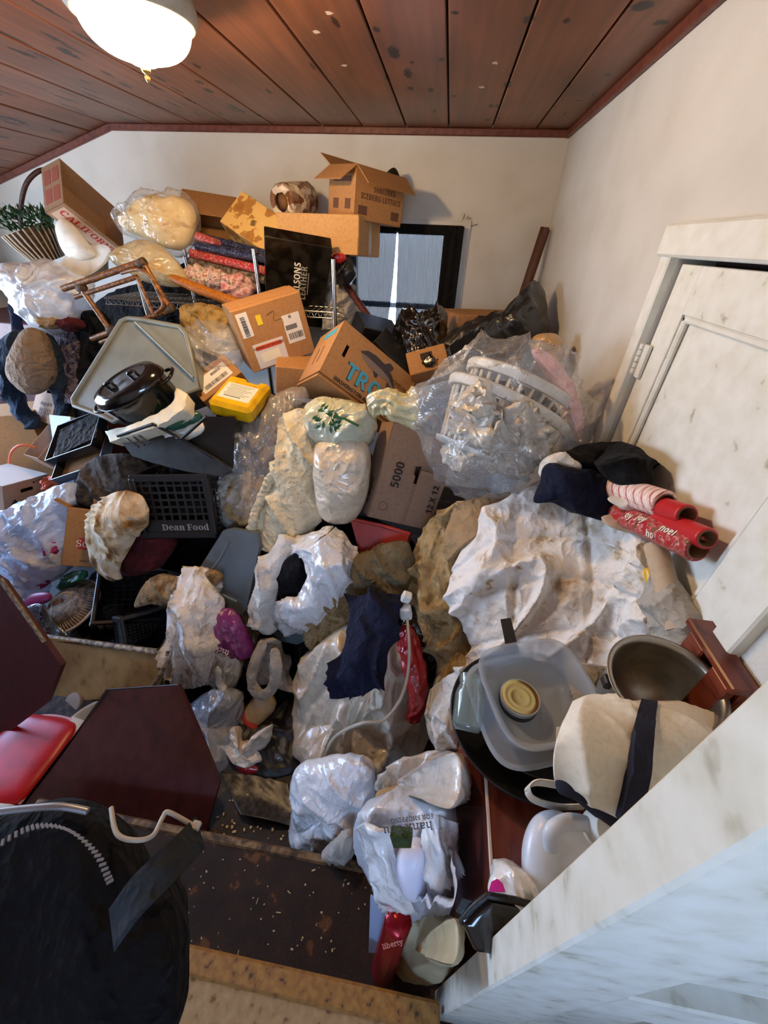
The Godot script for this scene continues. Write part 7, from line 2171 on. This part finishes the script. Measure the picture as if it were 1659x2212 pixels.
func foreground_bag() -> void:
	# photographer's black bag at the lower left
	var blk := cloth("bag_black", rgb(20, 20, 22))
	var bag := solo("black_duffel_bag", "black zipped bag filling the lower left corner", "bag", puff([-120, 1900, -40, 1790, 60, 1750, 150, 1748, 220, 1800, 260, 1860, 290, 1930, 330, 1960, 372, 2030, 380, 2120, 376, 2230, 300, 2300, 100, 2320, -120, 2300], 0.92, 0.70, 0.06, 0.2, {"flat": true, "amp": 0.02, "freq": 6.0, "na": 110, "nr": 24, "pow": 3.0, "seed": 61.0}), blk)
	var b := MB.new()
	var zp := []
	for q in [[-40, 1850, 0.985], [60, 1790, 0.985], [140, 1790, 0.99], [205, 1840, 0.985], [240, 1910, 0.975]]:
		zp.append(on_y(q[0], q[1], q[2]))
	zp = smooth(zp, 8)
	for k in zp.size() - 1:
		b.box(zp[k], Vector3(0.004, 0.004, 0.01), Basis(Vector3.UP, 0.4 + k * 0.06))
	wpart(bag, "zip", b, mat("zip_metal", rgb(150, 150, 150), 0.4, {"metal": 0.6}))
	b = MB.new()
	var sp := []
	for q in [[240, 2010, 0.93], [290, 1940, 0.97], [350, 1880, 0.97], [400, 1830, 0.94], [432, 1795, 0.9]]:
		sp.append(on_y(q[0], q[1], q[2]))
	sp = smooth(sp, 8)
	var strip := PackedVector3Array()
	for p: Vector3 in sp:
		for o in [Vector3(-0.022, 0, -0.022), Vector3(0.022, 0, 0.022), Vector3(0.022, -0.004, 0.022), Vector3(-0.022, -0.004, -0.022)]:
			strip.append(p + o)
	b.grid(strip, 4, sp.size(), true)
	wpart(bag, "strap", b, cloth("strap_grey", rgb(46, 50, 54)))
	b = MB.new()
	var cp := []
	for q in [[240, 1745, 0.94], [252, 1800, 0.95], [290, 1815, 0.95], [330, 1805, 0.94], [352, 1765, 0.93], [365, 1755, 0.93], [420, 1785, 0.91]]:
		cp.append(on_y(q[0], q[1], q[2]))
	b.tube(smooth(cp, 6), [0.0045], 8)
	var co := solo("grey_wire_hook", "bent grey wire lying over the maroon panel by the bag strap", "wire", b, M.cord_grey)
	wpart(co, "wire_end", bx(on_y(424, 1784, 0.91), Vector3(0.016, 0.012, 0.016), 0.002), M.cord_grey)
	b = MB.new()
	b.tube(smooth([on_y(-20, 1755, 0.96), on_y(60, 1746, 0.96), on_y(130, 1742, 0.96), on_y(190, 1752, 0.95)], 6), [0.007], 8)
	wpart(bag, "piping", b, M.zip_metal)
